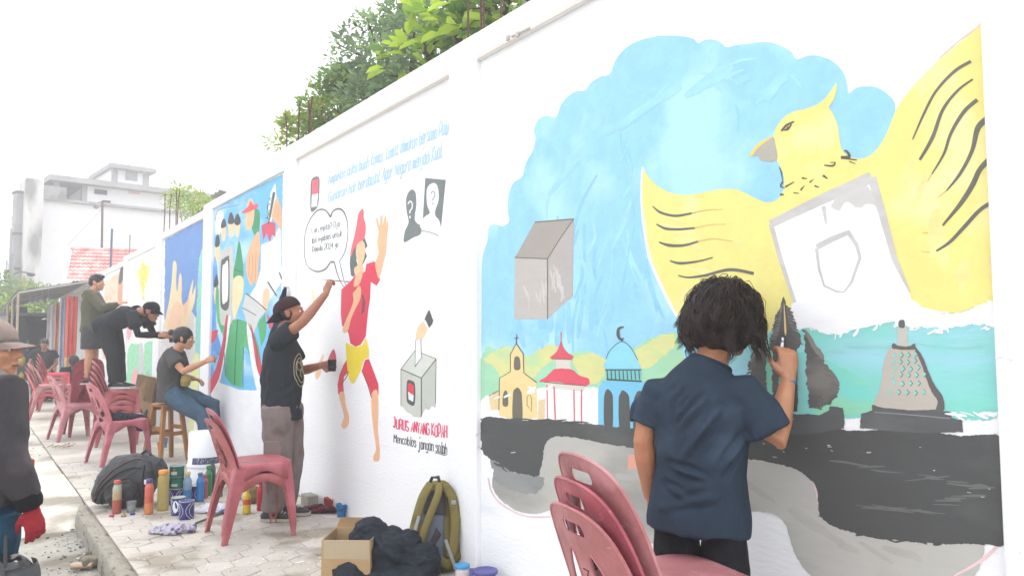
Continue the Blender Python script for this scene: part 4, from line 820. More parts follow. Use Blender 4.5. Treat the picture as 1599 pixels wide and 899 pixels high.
paint('phone_frame', (206, 208, 200), 2, 2, [[(342,400),(348,392),(358,386),(364,390),(364,480),(360,506),(350,508),(343,495)]])
paint('phone_rim', (92, 96, 92), 3, 2, [[(345,412),(349,404),(355,400),(358,405),(358,470),(354,484),(347,482),(344,470)]])
paint('phone_screen', (246, 246, 246), 4, 2, [[(347,420),(351,412),(356,410),(356,462),(352,472),(347,470)]])
paint('big_hand', (246, 188, 142), 3, 2, [[(384,420),(386,398),(392,380),(398,368),(404,362),(406,385),(404,410),(403,430),(400,443),(396,438),(393,447),(389,440),(386,432)],[(427,322),(430,312),(434,308),(436,318),(439,322),(440,345),(439,360),(434,352),(428,344),(424,338)]])
lines('finger_line', (206, 140, 104), 4, 2, [([(390,400),(388,432)], .9), ([(395,398),(393,440)], .9), ([(400,392),(398,440)], .9), ([(431,318),(429,338)], .8), ([(435,322),(434,345)], .8)])
paint('cloth_white', (243, 243, 243), 2, 2, [[(408,382),(425,376),(438,350),(440,440),(420,470),(400,500),(384,470),(400,445),(407,420)],[(418,330),(423,300),(430,285),(432,310),(426,340),(420,352)]], smooth=False)
paint('cloth_grey', (214, 216, 212), 3, 2, [[(378,480),(384,458),(404,476),(414,486),(404,500),(395,524),(386,505)]], smooth=False)
lines('cloth_line', (90, 94, 92), 4, 2, [([(384,458),(400,470),(416,484)], 1.8), ([(378,480),(400,492)], 1.3), ([(418,440),(432,462)], 2.2), ([(436,425),(440,436)], 2), ([(421,340),(428,300)], [3,4]), ([(419,350),(423,330)], 2)])
paint('red_scarf', (218, 84, 106), 3, 2, [[(408,352),(420,346),(430,348),(430,370),(425,366),(421,378),(416,364),(411,376)],[(416,488),(424,500),(434,512),(432,520),(420,512)]], smooth=False)
RB = (216, 66, 84)
paint('red_ribbon', RB, 3, 2, [[(353,494),(356,498),(352,540),(342,590),(329,615),(328,596),(338,572),(347,535)],[(328,520),(340,515),(336,530),(328,536)],[(391,508),(396,520),(406,560),(412,590),(408,595),(400,570)]], n=4)
paint('white_ribbon', (245, 245, 245), 3, 2, [[(356,498),(360,498),(353,548),(342,600),(330,622),(329,615),(342,590),(352,540)],[(385,512),(391,510),(400,570),(409,598),(410,625),(400,605),(392,565)]], n=4)
paint('small_face', (248, 206, 166), 3, 2, [[(410,478),(411,458),(416,450),(421,458),(419,476),(414,488)]])
t = Pt('white_slogan', (50, 54, 56), 4, 2); letter(t.bm, 'HOAX', (421, 342), (432, 292), 7, 8, 1.2, 4, up0=(-.95, -.3)); t.done()
lines('green_outline', (70, 90, 90), 4, 2, [([(329,616),(326,632)], 1), ([(409,600),(417,640),(424,655)], 1), ([(336,345),(342,328),(372,320)], .7)])
# --------------------------------------------------- bay 3: blue panel with hands
paint('blue_ground', (110, 154, 216), 0, 3, [[(258,374),(290,357),(319,342),(318,420),(312,430),(310,470),(306,500),(296,500),(262,500),(256,510)]], smooth=False, rag=.5, tint=(S(122,164,222,PK), 3, .55))
paint('teal_edge', (150, 222, 204), 1, 3, [[(312,400),(319,395),(317,500),(314,560),(309,620),(303,660),(302,600),(306,500),(309,440)]], rag=.8, tint=(S(150,200,236,PK), 5, .5))
paint('pale_ground', (226, 224, 218), 0, 3, [[(256,500),(306,495),(303,600),(298,690),(255,690)]], rag=.8, tint=(S(240,240,236,PK), 4, .5))
paint('yellow_edge', (236, 240, 168), 1, 3, [[(302,560),(311,560),(306,640),(298,690),(296,640)]], rag=.8)
paint('raised_hand', (250, 226, 178), 1, 3, [[(258,500),(264,470),(268,440),(270,412),(273,407),(276,415),(275,440),(277,455),(280,430),(283,428),(284,445),(284,470),(290,480),(296,455),(300,440),(302,438),(300,460),(304,450),(306,446),(304,470),(298,490),(292,510),(280,525),(262,520)]])
paint('hand_shade', (250, 208, 170), 2, 3, [[(262,512),(268,485),(276,470),(284,480),(282,505),(272,520)],[(286,478),(292,470),(296,462),(294,480),(288,495)]])
# --------------------------------------------------- bay 4: yellow bird sketch, green field
paint('pale_ground', (243, 243, 238), 0, 4, [[(197,430),(252,402),(250,560),(248,650),(196,650)]], smooth=False)
paint('yellow_bird', (246, 226, 110), 1, 4, [[(214,425),(219,418),(222,402),(225,412),(231,416),(234,412),(232,432),(228,444),(225,456),(226,470),(222,466),(220,450),(217,440)]], smooth=False, rag=.5, tint=(S(250,244,190,PK), 14, .52))
paint('flower', (250, 232, 120), 1, 4, [[(224,500),(232,492),(242,494),(246,506),(240,516),(230,514)],[(240,480),(248,476),(250,490),(243,494)]], rag=.8)
paint('green_field', (164, 230, 196), 1, 4, [[(200,545),(212,536),(222,548),(224,600),(204,618),(199,610)],[(226,540),(236,532),(246,536),(250,560),(248,585),(226,582)]], rag=1.0, tint=(S(150,226,150,PK), 12, .5))
paint('pink_figure', (248, 176, 186), 1, 4, [[(206,590),(212,572),(214,590),(210,612),(206,625)],[(197,505),(204,500),(206,520),(200,530)]], rag=.6)
paint('grey_figure', (206, 208, 208), 2, 4, [[(216,545),(221,535),(224,550),(224,580),(218,585)]])
# --------------------------------------------------- bay 5 and beyond
paint('orange_ground', (250, 226, 200), 0, 5, [[(163,440),(193,420),(193,560),(160,560)]], smooth=False, tint=(S(246,208,176,PK), 6, .5))
paint('portrait_face', (232, 172, 140), 1, 5, [[(184,470),(185,440),(188,425),(192,420),(193,440),(193,470)]])
paint('portrait_hair', (92, 90, 94), 2, 5, [[(185,442),(187,424),(190,416),(193,418),(193,432),(189,442)]])
paint('blue_ground', (120, 150, 200), 0, 6, [[(128,462),(156,444),(156,520),(130,520)]], smooth=False, tint=(S(90,110,160,PK), 8, .5))
paint('red_ground', (236, 120, 120), 0, 6, [[(130,505),(156,500),(156,560),(130,560)]], rag=1, tint=(S(200,90,90,PK), 8, .5))
paint('yellow_streaks', (232, 226, 150), 1, 6, [[(132,560),(140,540),(150,550),(156,545),(156,620),(132,620)]], rag=1, tint=(S(120,110,80,PK), 14, .55))
# ================================================================ people
def skin(k, c): return mat('skin_'+k, [min(.8, x*1.3) for x in c], .45, .14, 10, .25, 90, spec=.4, tint=([min(.8, c[0]*1.28), c[1]*1.02, c[2]*.98], 7, .56))
M_eye = mat('eye_white', (.75, .72, .68), .2, .02); M_iris = mat('eye_dark', (.02, .012, .008), .15, .02)
def cloth(k, c, **kw): return mat('cloth_'+k, c, kw.pop('rough', .9), kw.pop('var', .14), kw.pop('scale', 9), kw.pop('bump', .35), kw.pop('bscale', 260), spec=.2, **kw)
def Vx(*a): return Vector(a)
def hand_bm(bm, wrist, d, palm, curl=.5, thumb=1, size=1.0, curls=None, spread=.10):
    """palm and five unequal bent fingers; d: the way the hand points, palm: palm normal, thumb: +1/-1 the side it leaves from"""
    d = d.normalized(); palm = (palm-d*palm.dot(d)).normalized(); s = d.cross(palm)*thumb; w = Vector(wrist); S_ = size
    tube(bm, [w-d*.02*S_, w+d*.025*S_, w+d*.06*S_, w+d*.092*S_], [(.026*S_, .018*S_), (.032*S_, .0165*S_), (.039*S_, .0155*S_), (.036*S_, .012*S_)], 10, side=s)
    tips = []
    for k, (off, L_) in enumerate(((.028, .070), (.0095, .079), (-.0095, .073), (-.027, .057))):
        c = curls[k] if curls else curl*(1+.12*k); b = w+d*.086*S_+s*off*S_; a = 0.0; p = b; P = [b-d*.015*S_, b]
        for j, f in enumerate((.42, .32, .26)):
            a += c*(.9 if j == 0 else 1.05); dr = d*cos(a)+palm*sin(a)+s*spread*(off/.028)*(1-.4*j)*cos(a)
            p = p+dr.normalized()*L_*f*S_; P.append(p)
        r = .0088*S_*(1 if k < 3 else .88); tube(bm, P, [r*1.08, r*1.05, r*1.0, r*.92, r*.72], 7); tips.append(p)
    b = w+d*.022*S_+s*.030*S_; t1 = b+(s*.55+d*.72+palm*.35).normalized()*.036*S_; t2 = t1+(d*.9+palm*(.35+curl*.5)+s*.10*(1-curl)).normalized()*.030*S_; t3 = t2+(d*.85+palm*(.4+curl*.6)-s*.12).normalized()*.024*S_
    tube(bm, [b-s*.012*S_, b, t1, t2, t3], [.014*S_, .014*S_, .0115*S_, .0098*S_, .0072*S_], 7)
    return tips
class Person:
    """joints are given in metres in the person's own frame: x = the way the body faces, y = to the person's left, z = up"""
    def __init__(s, label, loc, yaw, J, skinc, sk='a', h=1.0, vox=.006):
        s.t = thing('person', label, 'person', loc, yaw); s.J = {k: Vector(v) for k, v in J.items()}; s.sk = skin(sk, skinc); s.vox = vox; s.hl = Matrix.Identity(4)
    def headframe(s):
        yaw, pit, rol = s.J['look']; c = s.J['head']
        return Matrix.Translation(c) @ Matrix.Rotation(yaw, 4, 'Z') @ Matrix.Rotation(-pit, 4, 'Y') @ Matrix.Rotation(rol, 4, 'X')
    def torso(s, k=1.0, extra=0.0, low=None, hi=1.0, belly=0.0):
        """spine stations with (half width, half depth)"""
        J = s.J; pel, ch, nk = J['pelvis'], J['chest'], J['neck']; sh = (J['shl']+J['shr'])/2
        st = [(pel+(pel-ch).normalized()*.05, .13, .095), (pel, .162, .112), (pel.lerp(ch, .35), .148, .102+belly*.6), (pel.lerp(ch, .7), .155, .108+belly), (ch, .172, .116+belly*.4), (ch.lerp(sh, .55), .174, .107), (sh, .146, .086), (sh.lerp(nk, .3), .112, .076), (sh.lerp(nk, .62), .076, .066), (nk, .058, .058)]
        return [(p, a*k+extra, b*k+extra) for p, a, b in st]
    def body(s, hands=None, face=True, beard=False, legs=True, torsok=.84, headk=1.0):
        bm = BM(); J = s.J; side = (J['shl']-J['shr']).normalized(); H = s.headframe(); k = headk
        T = s.torso(torsok*.92); tube(bm, [a for a, _, _ in T], [(b, c) for _, b, c in T], 14, side=side)
        tube(bm, [J['neck']-(J['head']-J['neck'])*.45, J['neck'], J['neck'].lerp(J['head'], .65)], [.068, .056, .054], 12)
        # head: skull, face, jaw, nose, brow, lips, ears
        def hb(c, r, seg=14): ball(bm, H @ Vector([x*k for x in c]), [x*k for x in r], seg, M=H.to_3x3().to_4x4())
        hb((-.012, 0, .030), (.098, .077, .092), 18); hb((.030, 0, -.015), (.066, .064, .088), 16); hb((.045, 0, -.078), (.046, .046, .034)); hb((.074, 0, -.096), (.023, .025, .019))
        hb((.074, 0, .024), (.027, .052, .015)); hb((.052, .034, -.022), (.036, .026, .026)); hb((.052, -.034, -.022), (.036, .026, .026))
        tube(bm, [H @ (Vx(.080, 0, .020)*k), H @ (Vx(.102, 0, -.014)*k), H @ (Vx(.116, 0, -.034)*k)], [(.010*k, .012*k), (.012*k, .014*k), (.015*k, .012*k)], 8)
        hb((.090, .011, -.038), (.013, .010, .008), 8); hb((.090, -.011, -.038), (.013, .010, .008), 8)
        hb((.092, 0, -.059), (.016, .024, .0072), 10); hb((.089, 0, -.074), (.016, .021, .0080), 10)
        for e in (1, -1):
            hb((-.004, e*.076, -.008), (.020, .010, .031), 10); hb((-.010, e*.082, .006), (.016, .008, .020), 8)
        for e, sh, el, wr in ((1, 'shl', 'ell', 'wrl'), (-1, 'shr', 'elr', 'wrr')):
            a, b, c = J[sh], J[el], J[wr]
            tube(bm, [a+(J['chest']-a)*.25, a, a.lerp(b, .35), a.lerp(b, .8), b, b.lerp(c, .3), b.lerp(c, .75), c], [.046, .050, .046, .039, .037, .040, .031, .025], 12)
        if hands:
            for nm, (d, palm, curl, th, kw) in hands.items(): s.tips = hand_bm(bm, J[nm], Vector(d), Vector(palm), curl, th, **kw)
        if legs:
            for hp, kn, an in (('hil', 'knl', 'anl'), ('hir', 'knr', 'anr')):
                a, b, c = J[hp], J[kn], J[an]
                tube(bm, [a+Vx(0,0,.03), a, a.lerp(b, .35), b, b.lerp(c, .28), b.lerp(c, .7), c], [.075, .080, .074, .052, .054, .040, .034], 12)
        me = remeshed(bm, s.vox, 3)
        s.b = obj('body', me, s.sk, s.t)
        if face:
            for e in (1, -1):
                q = BM(); ball(q, H @ (Vx(.079, e*.031, .001)*k), .0115*k, 10); eo = obj('eye', q, M_eye, s.b, True)
                q = BM(); ball(q, H @ (Vx(.0865, e*.031, .0)*k), .0062*k, 8); obj('iris', q, M_iris, s.b, True)
                q = BM(); tube(q, [H @ (Vx(*c)*k) for c in ((.094, e*.014, .021), (.090, e*.032, .027), (.074, e*.050, .021))], [.0035, .0045, .002], 6); obj('eyebrow', q, M_hair, s.b, True)
        q = BM()
        lip = [H @ (Vx(*c)*k) for c in ((.093, .022, -.067), (.105, .0, -.0658), (.093, -.022, -.067))]
        tube(q, catmull(lip, False, 4), .0036, 6); obj('mouth', q, mat('lip', S(120, 66, 58, .7), .5, .1), s.b, True)
        if beard:
            q = BM()
            for i in range(240):
                u = random.uniform(-1, 1); a = u*1.5; v = random.uniform(0, 1)
                c = Vx(.040+.052*cos(a)*(1-.15*v), .058*sin(a), -.052-.050*v) if random.random() < .7 else Vx(.096, random.uniform(-.024, .024), -.054+random.gauss(0, .003))
                if abs(c.y) < .02 and -.078 < c.z < -.057: continue
                p = H @ (c*k*1.01); d = (H.to_3x3() @ Vx(.4, u*.4, -1)).normalized(); tube(q, [p, p+d*.012], [.0016, .0006], 4, cap=False)
            obj('beard', q, M_hair, s.b)
        return s.b
    def shirt(s, m, sleeve=.55, sleevel=None, slk=1.0, hem=.10, loose=.026, sl_loose=.024, belly=0.0, folds=(), name='shirt', vox=None, amp=.007, seed=0, collar=True, long=False, fine=0.0, hemw=1.0, neckdrop=.0, seglow=None):
        bm = BM(); J = s.J; side = (J['shl']-J['shr']).normalized(); T = s.torso(1.0, loose, belly=belly)
        ax = (J['pelvis']-J['chest']).normalized(); hp = J['pelvis']+ax*hem if seglow is None else Vector(seglow)
        ne = T[-1][0].lerp(T[-2][0], .62); pts = [hp, hp.lerp(T[1][0], .5)]+[t[0] for t in T[1:-2]]+[T[-2][0].lerp(T[-3][0], .35), ne]
        w0, d0 = T[1][1]*hemw, T[1][2]*hemw
        rr = [(w0*1.04, d0*1.08), (w0*1.03, d0*1.06)]+[(b, c) for _, b, c in T[1:-2]]+[(.100, .086), (.080, .078)]
        tube(bm, pts, rr, 20, side=side)
        for sh, el, wr in (('shl', 'ell', 'wrl'), ('shr', 'elr', 'wrr')):
            a, b, c = J[sh], J[el], J[wr]; inn = a.lerp((J['shl']+J['shr'])/2, .38)+ (J['chest']-a)*.10
            e = sl_loose
            if long: P = [inn, a, a.lerp(b, .5), b, b.lerp(c, .5), b.lerp(c, .93)]; r = [.075+e*.5, .062+e, .052+e, .046+e, .040+e, .032+e*.8]
            else:
                sv = sleevel if (sleevel and sh == 'shl') else sleeve; lk = slk if sh == 'shl' else 1.0
                P = [inn, a, a.lerp(b, sv*.6), a.lerp(b, sv)]; r = [.060+e*.4, (.054+e*.8)*lk, (.055+e*1.1)*lk, (.054+e*1.3)*lk]
            tube(bm, P, r, 14)
        me = remeshed(bm, vox or s.vox*1.15, 22); wrinkle(me, amp, 7.5, (1, 1, .55), folds, seed, fine)
        o = obj(name, me, m, s.t)
        if collar and not long:
            q = BM(); n = ne+Vx(0, 0, .001); d = (T[-1][0]-T[-3][0]).normalized(); x, y = frame_of(d)
            ring = [n+x*.074*cos(2*pi*i/20)+y*.072*sin(2*pi*i/20) for i in range(21)]; tube(q, ring, (.0055, .010), 6, cap=False); obj('collar', q, m, o, True)
        return o
    def trousers(s, m, hk=1.0, length=1.0, loose=.02, folds=(), seed=1, amp=.007, waist=.04, name='trousers', flare=0.0, vox=None):
        bm = BM(); J = s.J; side = (J['hil']-J['hir']).normalized(); ax = (J['chest']-J['pelvis']).normalized(); pe = J['pelvis']; e = loose
        mid = (J['hil']+J['hir'])/2
        tube(bm, [mid-Vx(0,0,.03), mid, pe, pe+ax*waist], [((.12+e)*hk, (.09+e)*hk), ((.158+e)*hk, (.112+e)*hk), ((.160+e*.6)*hk, (.112+e*.6)*hk), ((.150+e*.4)*hk, (.104+e*.4)*hk)], 18, side=side)
        for hp, kn, an in (('hil', 'knl', 'anl'), ('hir', 'knr', 'anr')):
            a, b, c = J[hp], J[kn], J[an]
            if length > .5:
                f = (length-.5)*2; P = [a+Vx(0,0,.02), a.lerp(b, .15), a.lerp(b, .55), b, b.lerp(c, .35*f), b.lerp(c, .7*f), b.lerp(c, f)]
                r = [(.088+e)*hk, (.090+e)*hk, .078+e, .062+e, .060+e+flare*.4, .052+e+flare*.8, .048+e+flare]
            else: f = length*2; P = [a+Vx(0,0,.02), a.lerp(b, .2*f), a.lerp(b, .6*f), a.lerp(b, f)]; r = [.088+e, .090+e, .084+e*1.2, .078+e*1.4]
            tube(bm, P, r, 14)
        me = remeshed(bm, vox or s.vox*1.2, 4); wrinkle(me, amp, 9, (1, 1, .7), folds, seed); return obj(name, me, m, s.t)
    def shoe(s, an, yaw, m, sole, L_=.27, pitch=0.0):
        a = s.J[an]; M = Matrix.Translation(a) @ Matrix.Rotation(yaw, 4, 'Z') @ Matrix.Rotation(pitch, 4, 'Y'); bm = BM()
        z0 = -.075
        st = [(-.075, .028, .030, .046), (-.05, .035, .045, .062), (.0, .036, .060, .075), (.05, .039, .048, .062), (.11, .045, .034, .046), (.155, .040, .026, .036), (.185, .022, .018, .026)]
        P = [M @ Vx(x, 0, z0+.012+zh*.62) for x, wd, zh, zt in st]; tube(bm, P, [(wd, zh*.72) for x, wd, zh, zt in st], 12, side=M.to_3x3() @ Vx(0, 1, 0))
        tube(bm, [M @ Vx(-.02, 0, z0+.05), M @ Vx(-.022, 0, .035)], [.042, .040], 12)
        me = remeshed(bm, .006, 3); o = obj('shoe', me, m, s.t)
        q = BM(); rr = []
        for zz, e in ((0, .0), (.022, .003)):
            out = [(-.085, 0), (-.075, .030), (-.03, .037), (.04, .040), (.11, .048), (.16, .042), (.195, .012)]
            pt = [(x, y+e) for x, y in out]+[(x, -y-e) for x, y in reversed(out)]
            rr.append([q.verts.new(M @ Vx(x, y, z0+zz)) for x, y in pt])
        n = len(rr[0])
        for k in range(n): q.faces.new((rr[0][k], rr[0][(k+1)%n], rr[1][(k+1)%n], rr[1][k]))
        q.faces.new(rr[0][::-1]); q.faces.new(rr[1]); obj('sole', q, sole, o)
        q = BM()
        for k in range(4): tube(q, [M @ Vx(.03+.022*k, -.026, z0+.078-.008*k), M @ Vx(.035+.022*k, 0, z0+.092-.009*k), M @ Vx(.03+.022*k, .026, z0+.078-.008*k)], .003, 5)
        obj('lace', q, mat('lace', (.5, .5, .48), .8), o); return o
    def hair(s, m, pieces, strands=0, vox=.007, seed=3, amp=.006, freq=28, k=1.0, strand=None, name='hair'):
        H = s.headframe(); bm = BM()
        for c, r in pieces: ball(bm, H @ (Vector(c)*k), [x*k for x in r], 16, M=H.to_3x3().to_4x4())
        me = remeshed(bm, vox, 2); wrinkle(me, amp, freq, (1, 1, .35), (), seed); o = obj(name, me, m, s.t)
        if strand:
            q = BM(); strand(q, H, k); obj('strand', q, m, o)
        return o
    def cap(s, m, back=False, brim=.085, m2=None, k=1.0, tilt=.0, low=.028, drop=.0, bw=.070):
        H = s.headframe() @ Matrix.Rotation(tilt, 4, 'Y'); bm = BM(); N = 24; rings = []
        for j in range(9):
            a = j/8*pi/2; rr = cos(a)**.8 if a < pi/2-.01 else 0.0; z = low+sin(a)*.092
            rings.append([bm.verts.new(H @ (Vx(-.012+.104*rr*cos(2*pi*i/N), .086*rr*sin(2*pi*i/N), z+.006*cos(2*pi*i/N))*k)) for i in range(N)] if rr > 0 else [bm.verts.new(H @ (Vx(-.012, 0, z)*k))])
        for a, b in zip(rings[:-1], rings[1:]):
            for i in range(N): bm.faces.new((a[i], a[(i+1)%N], b[(i+1)%N], b[i]) if len(b) > 1 else (a[i], a[(i+1)%N], b[0]))
        bmesh.ops.solidify(bm, geom=bm.faces[:], thickness=.003); c = obj('cap', bm, m, s.t, True)
        q = BM(); sg = -1 if back else 1; g = []
        for j in range(6):
            f = j/5; row = []
            for i in range(13):
                y = (i-6)/6; a = y*1.05; x0 = .098*cos(a); y0 = .083*sin(a); L_ = brim*(1-abs(y)**2.6)
                row.append(q.verts.new(H @ (Vx(-.012+sg*(x0+L_*f), y0*(1+.0*f), low+.008-.018*f*0-.022*y*y*f-(.010+drop)*f)*k)))
            g.append(row)
        for a, b in zip(g[:-1], g[1:]):
            for i in range(12): q.faces.new((a[i], a[i+1], b[i+1], b[i]))
        bmesh.ops.solidify(q, geom=q.faces[:], thickness=.0035); obj('brim', q, m2 or m, c, True)
        q = BM(); ball(q, H @ (Vx(-.012, 0, low+.094)*k), .006, 8); obj('button', q, m, c); return c
M_hair = mat('hair_black', (.012, .010, .009), .42, .5, 40, .5, 160, stretch=(1, 1, .2), spec=.5)
M_hairb = mat('hair_brown', (.032, .022, .018), .62, .5, 40, .3, 160, stretch=(1, 1, .2), spec=.3)
def off(o, mx): return o
# ---------------------------------------------------------------- A: man in a navy shirt seen from behind, right hand raised to the wall
# body faces the wall (+X) and a little to the far side
PXA = Vector((-.325, 1.795, 0)); YA = R(25)
JA = dict(pelvis=(0,0,.80), chest=(.015,-.012,1.06), neck=(.03,-.055,1.290), head=(.075,-.090,1.405), look=(-.40, -.12, .06), shl=(-.005,.148,1.150), shr=(.0,-.168,1.165),
  ell=(-.02,.190,.985), wrl=(.035,.186,.775), elr=(.0,-.262,1.005), wrr=(.140,-.282,1.205), hil=(0,.080,.76), hir=(0,-.080,.76), knl=(.02,.09,.42), knr=(.0,-.09,.42), anl=(-.02,.10,.075), anr=(-.03,-.10,.075))
P = Person('person with wavy dark hair in a navy t-shirt seen from behind, painting the eagle mural', PXA, YA, JA, S(178, 124, 92, .72), 'tan', vox=.0055)
P.body(hands={'wrl': ((.12,-.05,-1), (.25,-1,0), .55, -1, {}), 'wrr': ((.16,.02,.95), (.75,.5,-.2), .85, 1, dict(curls=[.75,.85,.95,1.0]))}, legs=False, torsok=.74)
navy = cloth('navy', S(54, 68, 84, .63), var=.10, scale=5, tint=(S(72, 88, 106, .7), 3.5, .52))
fl_ = [((-.10,-.17,1.20), (-.11,.03,.94), .013, .011), ((-.10,-.12,1.22), (-.12,.07,1.0), .012, .011), ((-.10,-.05,1.23), (-.12,.10,1.07), .011, .009), ((-.09,.03,1.24), (-.11,.11,1.13), .010, .008), ((-.09,-.19,1.13), (-.12,-.04,.91), .012, .010), ((-.02,-.19,1.04), (-.12,-.08,.86), .013, .011), ((-.10,.15,.93), (-.12,-.10,.875), .011, .013), ((-.10,.14,.87), (-.12,.02,.82), .010, .009), ((-.11,-.13,.84), (-.10,.10,.77), .013, .007), ((.04,-.20,1.20), (.08,-.25,1.08), .010, .008), ((.0,-.19,1.15), (.06,-.27,1.06), .010, .008), ((-.04,-.19,1.18), (.03,-.25,1.09), .009, .007), ((-.10,.10,1.2), (-.12,.09,.98), .010, .007), ((-.10,.04,1.22), (-.12,.05,.95), .010, .006), ((-.03,.21,1.16), (-.04,.23,1.02), .009, .006)]
P.shirt(navy, sleeve=.84, sleevel=.66, slk=.90, hem=.115, loose=.006, sl_loose=.016, folds=[(a, b, w*1.1, d*2.3) for a, b, w, d in fl_], amp=.010, seed=2.2, vox=.006, hemw=1.02)
P.trousers(cloth('black', S(40, 40, 44, .64), scale=6), hk=.80, loose=.004, seed=5, amp=.006)
for an, ya in (('anl', .2), ('anr', -.2)): P.shoe(an, ya, mat('shoe_black', (.02, .02, .022), .6), mat('sole_grey', (.25, .25, .25), .8))
def wavy(q, H, k):
    rnd = random.Random(5); gc = Vx(-.022, 0, .02)
    for g in range(150):
        a = rnd.uniform(0, 2*pi); e = rnd.betavariate(1.5, 1.15)*pi*.60
        d = Vx(cos(a)*sin(e), sin(a)*sin(e), cos(e)); p = gc+Vx(d.x*.104, d.y*.106, .010+d.z*.098)
        if d.x > .6 and p.z < .06: continue
        tx = Vx(-d.y, d.x, 0); tx = tx.normalized() if tx.length > .1 else Vx(0, 1, 0)
        L_ = rnd.uniform(.08, .18); ph = rnd.uniform(0, 6.3); am = rnd.uniform(.008, .018); fl = rnd.gauss(.10, .40); n = 9
        v = (d*.15+Vx(cos(a), sin(a), 0)*.75+tx*rnd.gauss(0, .3)+Vx(0, 0, -.2)).normalized(); C = [p-d*.01]
        for j in range(1, n+1):
            t = j/n; out = Vx(C[-1].x-gc.x, C[-1].y, 0); out = out.normalized() if out.length > .02 else d
            v = (v+Vx(0, 0, -.34)-out*.10+(out*fl*.5 if t > .65 else Vx(0,0,0))+tx*.20*cos(ph+j*1.2)).normalized()
            c = C[-1]+v*L_/n; rad = Vx(c.x-gc.x, c.y, (c.z-.03)*.95)
            if rad.length < .108 and c.z > -.06: c += rad.normalized()*(.108-rad.length)
            C.append(c)
        for i in range(34):
            o1, o2 = rnd.gauss(0, .0125), rnd.gauss(0, .007); j0 = rnd.uniform(0, 6.3); f2 = rnd.uniform(.8, 1.12); P_ = []
            for j, c in enumerate(C):
                t = j/n; w_ = 1-.35*t
                P_.append(H @ ((C[0].lerp(c, 1)+tx*(o1*w_+am*sin(ph+j*1.05)*t+.0022*sin(j0+j*1.7))+d*(o2*w_+am*.5*cos(ph+j*.95)*t+.0018*cos(j0+j*1.5))+(c-C[max(0, j-1)])*(f2-1)*t*2)*k))
            r = rnd.uniform(.0006, .0015)*k; m_ = len(P_); tube(q, P_, [r*(1-.85*max(0, (i_/(m_-1)-.6)/.4)) for i_ in range(m_)], 3, cap=False)
P.hair(M_hairb, [((-.022, 0, .030), (.108, .108, .098)), ((-.050, 0, -.025), (.088, .108, .080)), ((-.045, .06, -.050), (.062, .058, .050)), ((-.045, -.06, -.050), (.062, .058, .050)), ((.01, .065, -.01), (.06, .045, .065)), ((.01, -.070, -.01), (.06, .04, .065)), ((.03, 0, .080), (.07, .08, .040))], strand=wavy, amp=.010, freq=22, k=1.06)
def local(t, p):
    return t.matrix_basis.inverted() @ Vector(p)
def world(t, p): return t.matrix_basis @ Vector(p)
bm = BM()
w_ = Vector(JA['wrr']); d_ = Vx(.16, .02, .95).normalized()
tube(bm, [w_-d_*.012+(frame_of(d_)[0]*.030*cos(2*pi*i/16)+frame_of(d_)[1]*.026*sin(2*pi*i/16)) for i in range(17)], .004, 6, cap=False)
obj('wristband', bm, mat('band_blue', S(70, 130, 170, .7), .7), P.t, True)
def brush(label, a, b, r, hcol, group=None, nib=True):
    """a paint brush from its tail a to its bristle tip b (world)"""
    a = Vector(a); b = Vector(b); L_ = (b-a).length; t = thing('paint_brush', label, 'paint brush', a, 0, group); d = (b-a).normalized()
    bm = BM(); tube(bm, [Vx(0,0,0), d*L_*.3, d*L_*.62, d*L_*.74], [r*.45, r*.8, r*1.0, r*.85], 8); obj('handle', bm, hcol, t, True)
    bm = BM(); tube(bm, [d*L_*.73, d*L_*.86], [r*.95, r*.9], 8); obj('ferrule', bm, mat('ferrule', (.6, .6, .6), .3, .05, metal=.9), t, True)
    bm = BM(); tube(bm, [d*L_*.855, d*L_*.93, d*L_], [r*.9, r*1.15, r*.2], 8); obj('bristles', bm, mat('bristle', (.05, .05, .05), .8), t, True); return t
hp = world(P.t, w_+d_*.085+Vx(.02, .01, -.005))
brush('short pale paint brush held against the temple in the eagle mural', hp+Vx(-.03, .01, -.06), hp+Vx(.02, .02, .085), .0055, mat('brush_white', (.7, .72, .72), .4))
# ---------------------------------------------------------------- B: man in a backwards cap, right arm raised, black cup in the left hand
PXB = Vector((-.43, 5.77, 0)); YB = R(-42)
JB = dict(pelvis=(0,0,.86), chest=(-.005,0,1.12), neck=(.0,.01,1.405), head=(.045,.015,1.545), look=(.22, .16, 0), shl=(-.02,.17,1.305), shr=(.02,-.170,1.325),
  ell=(.04,.26,1.09), wrl=(.235,.19,1.14), elr=(.24,-.22,1.47), wrr=(.395,-.16,1.685), hil=(0,.085,.82), hir=(0,-.085,.82), knl=(.035,.10,.45), knr=(.02,-.10,.45), anl=(.0,.10,.078), anr=(-.02,-.11,.078))
P = Person('person in a backwards maroon cap raising a thin brush to the speech bubble', PXB, YB, JB, S(164, 112, 86, .70), 'brown', vox=.006)
P.body(hands={'wrl': ((1,-.1,.05), (.0,-1,.1), .75, 1, {}), 'wrr': ((.25,.10,.95), (.45,.85,-.1), .95, 1, {})}, legs=False, beard=True)
blk = cloth('charcoal', S(52, 58, 64, .62), var=.10, scale=5)
fB = [((.02,-.12,1.30), (-.05,-.20,.98), .02, .012), ((.06,-.14,1.26), (.08,-.16,.95), .018, .010), ((-.08,-.05,1.30), (-.10,-.12,1.0), .02, .010), ((.0,-.20,1.05), (-.10,-.14,.86), .02, .010), ((.13,-.1,.98), (.0,-.2,.88), .02, .009), ((.10,-.16,1.42), (.02,-.2,1.26), .016, .009), ((.15,.0,1.15), (.10,-.14,.90), .018, .008)]
sB = P.shirt(blk, sleeve=.62, hem=.13, loose=.022, sl_loose=.020, belly=.034, folds=fB, seed=4.1, amp=.006)
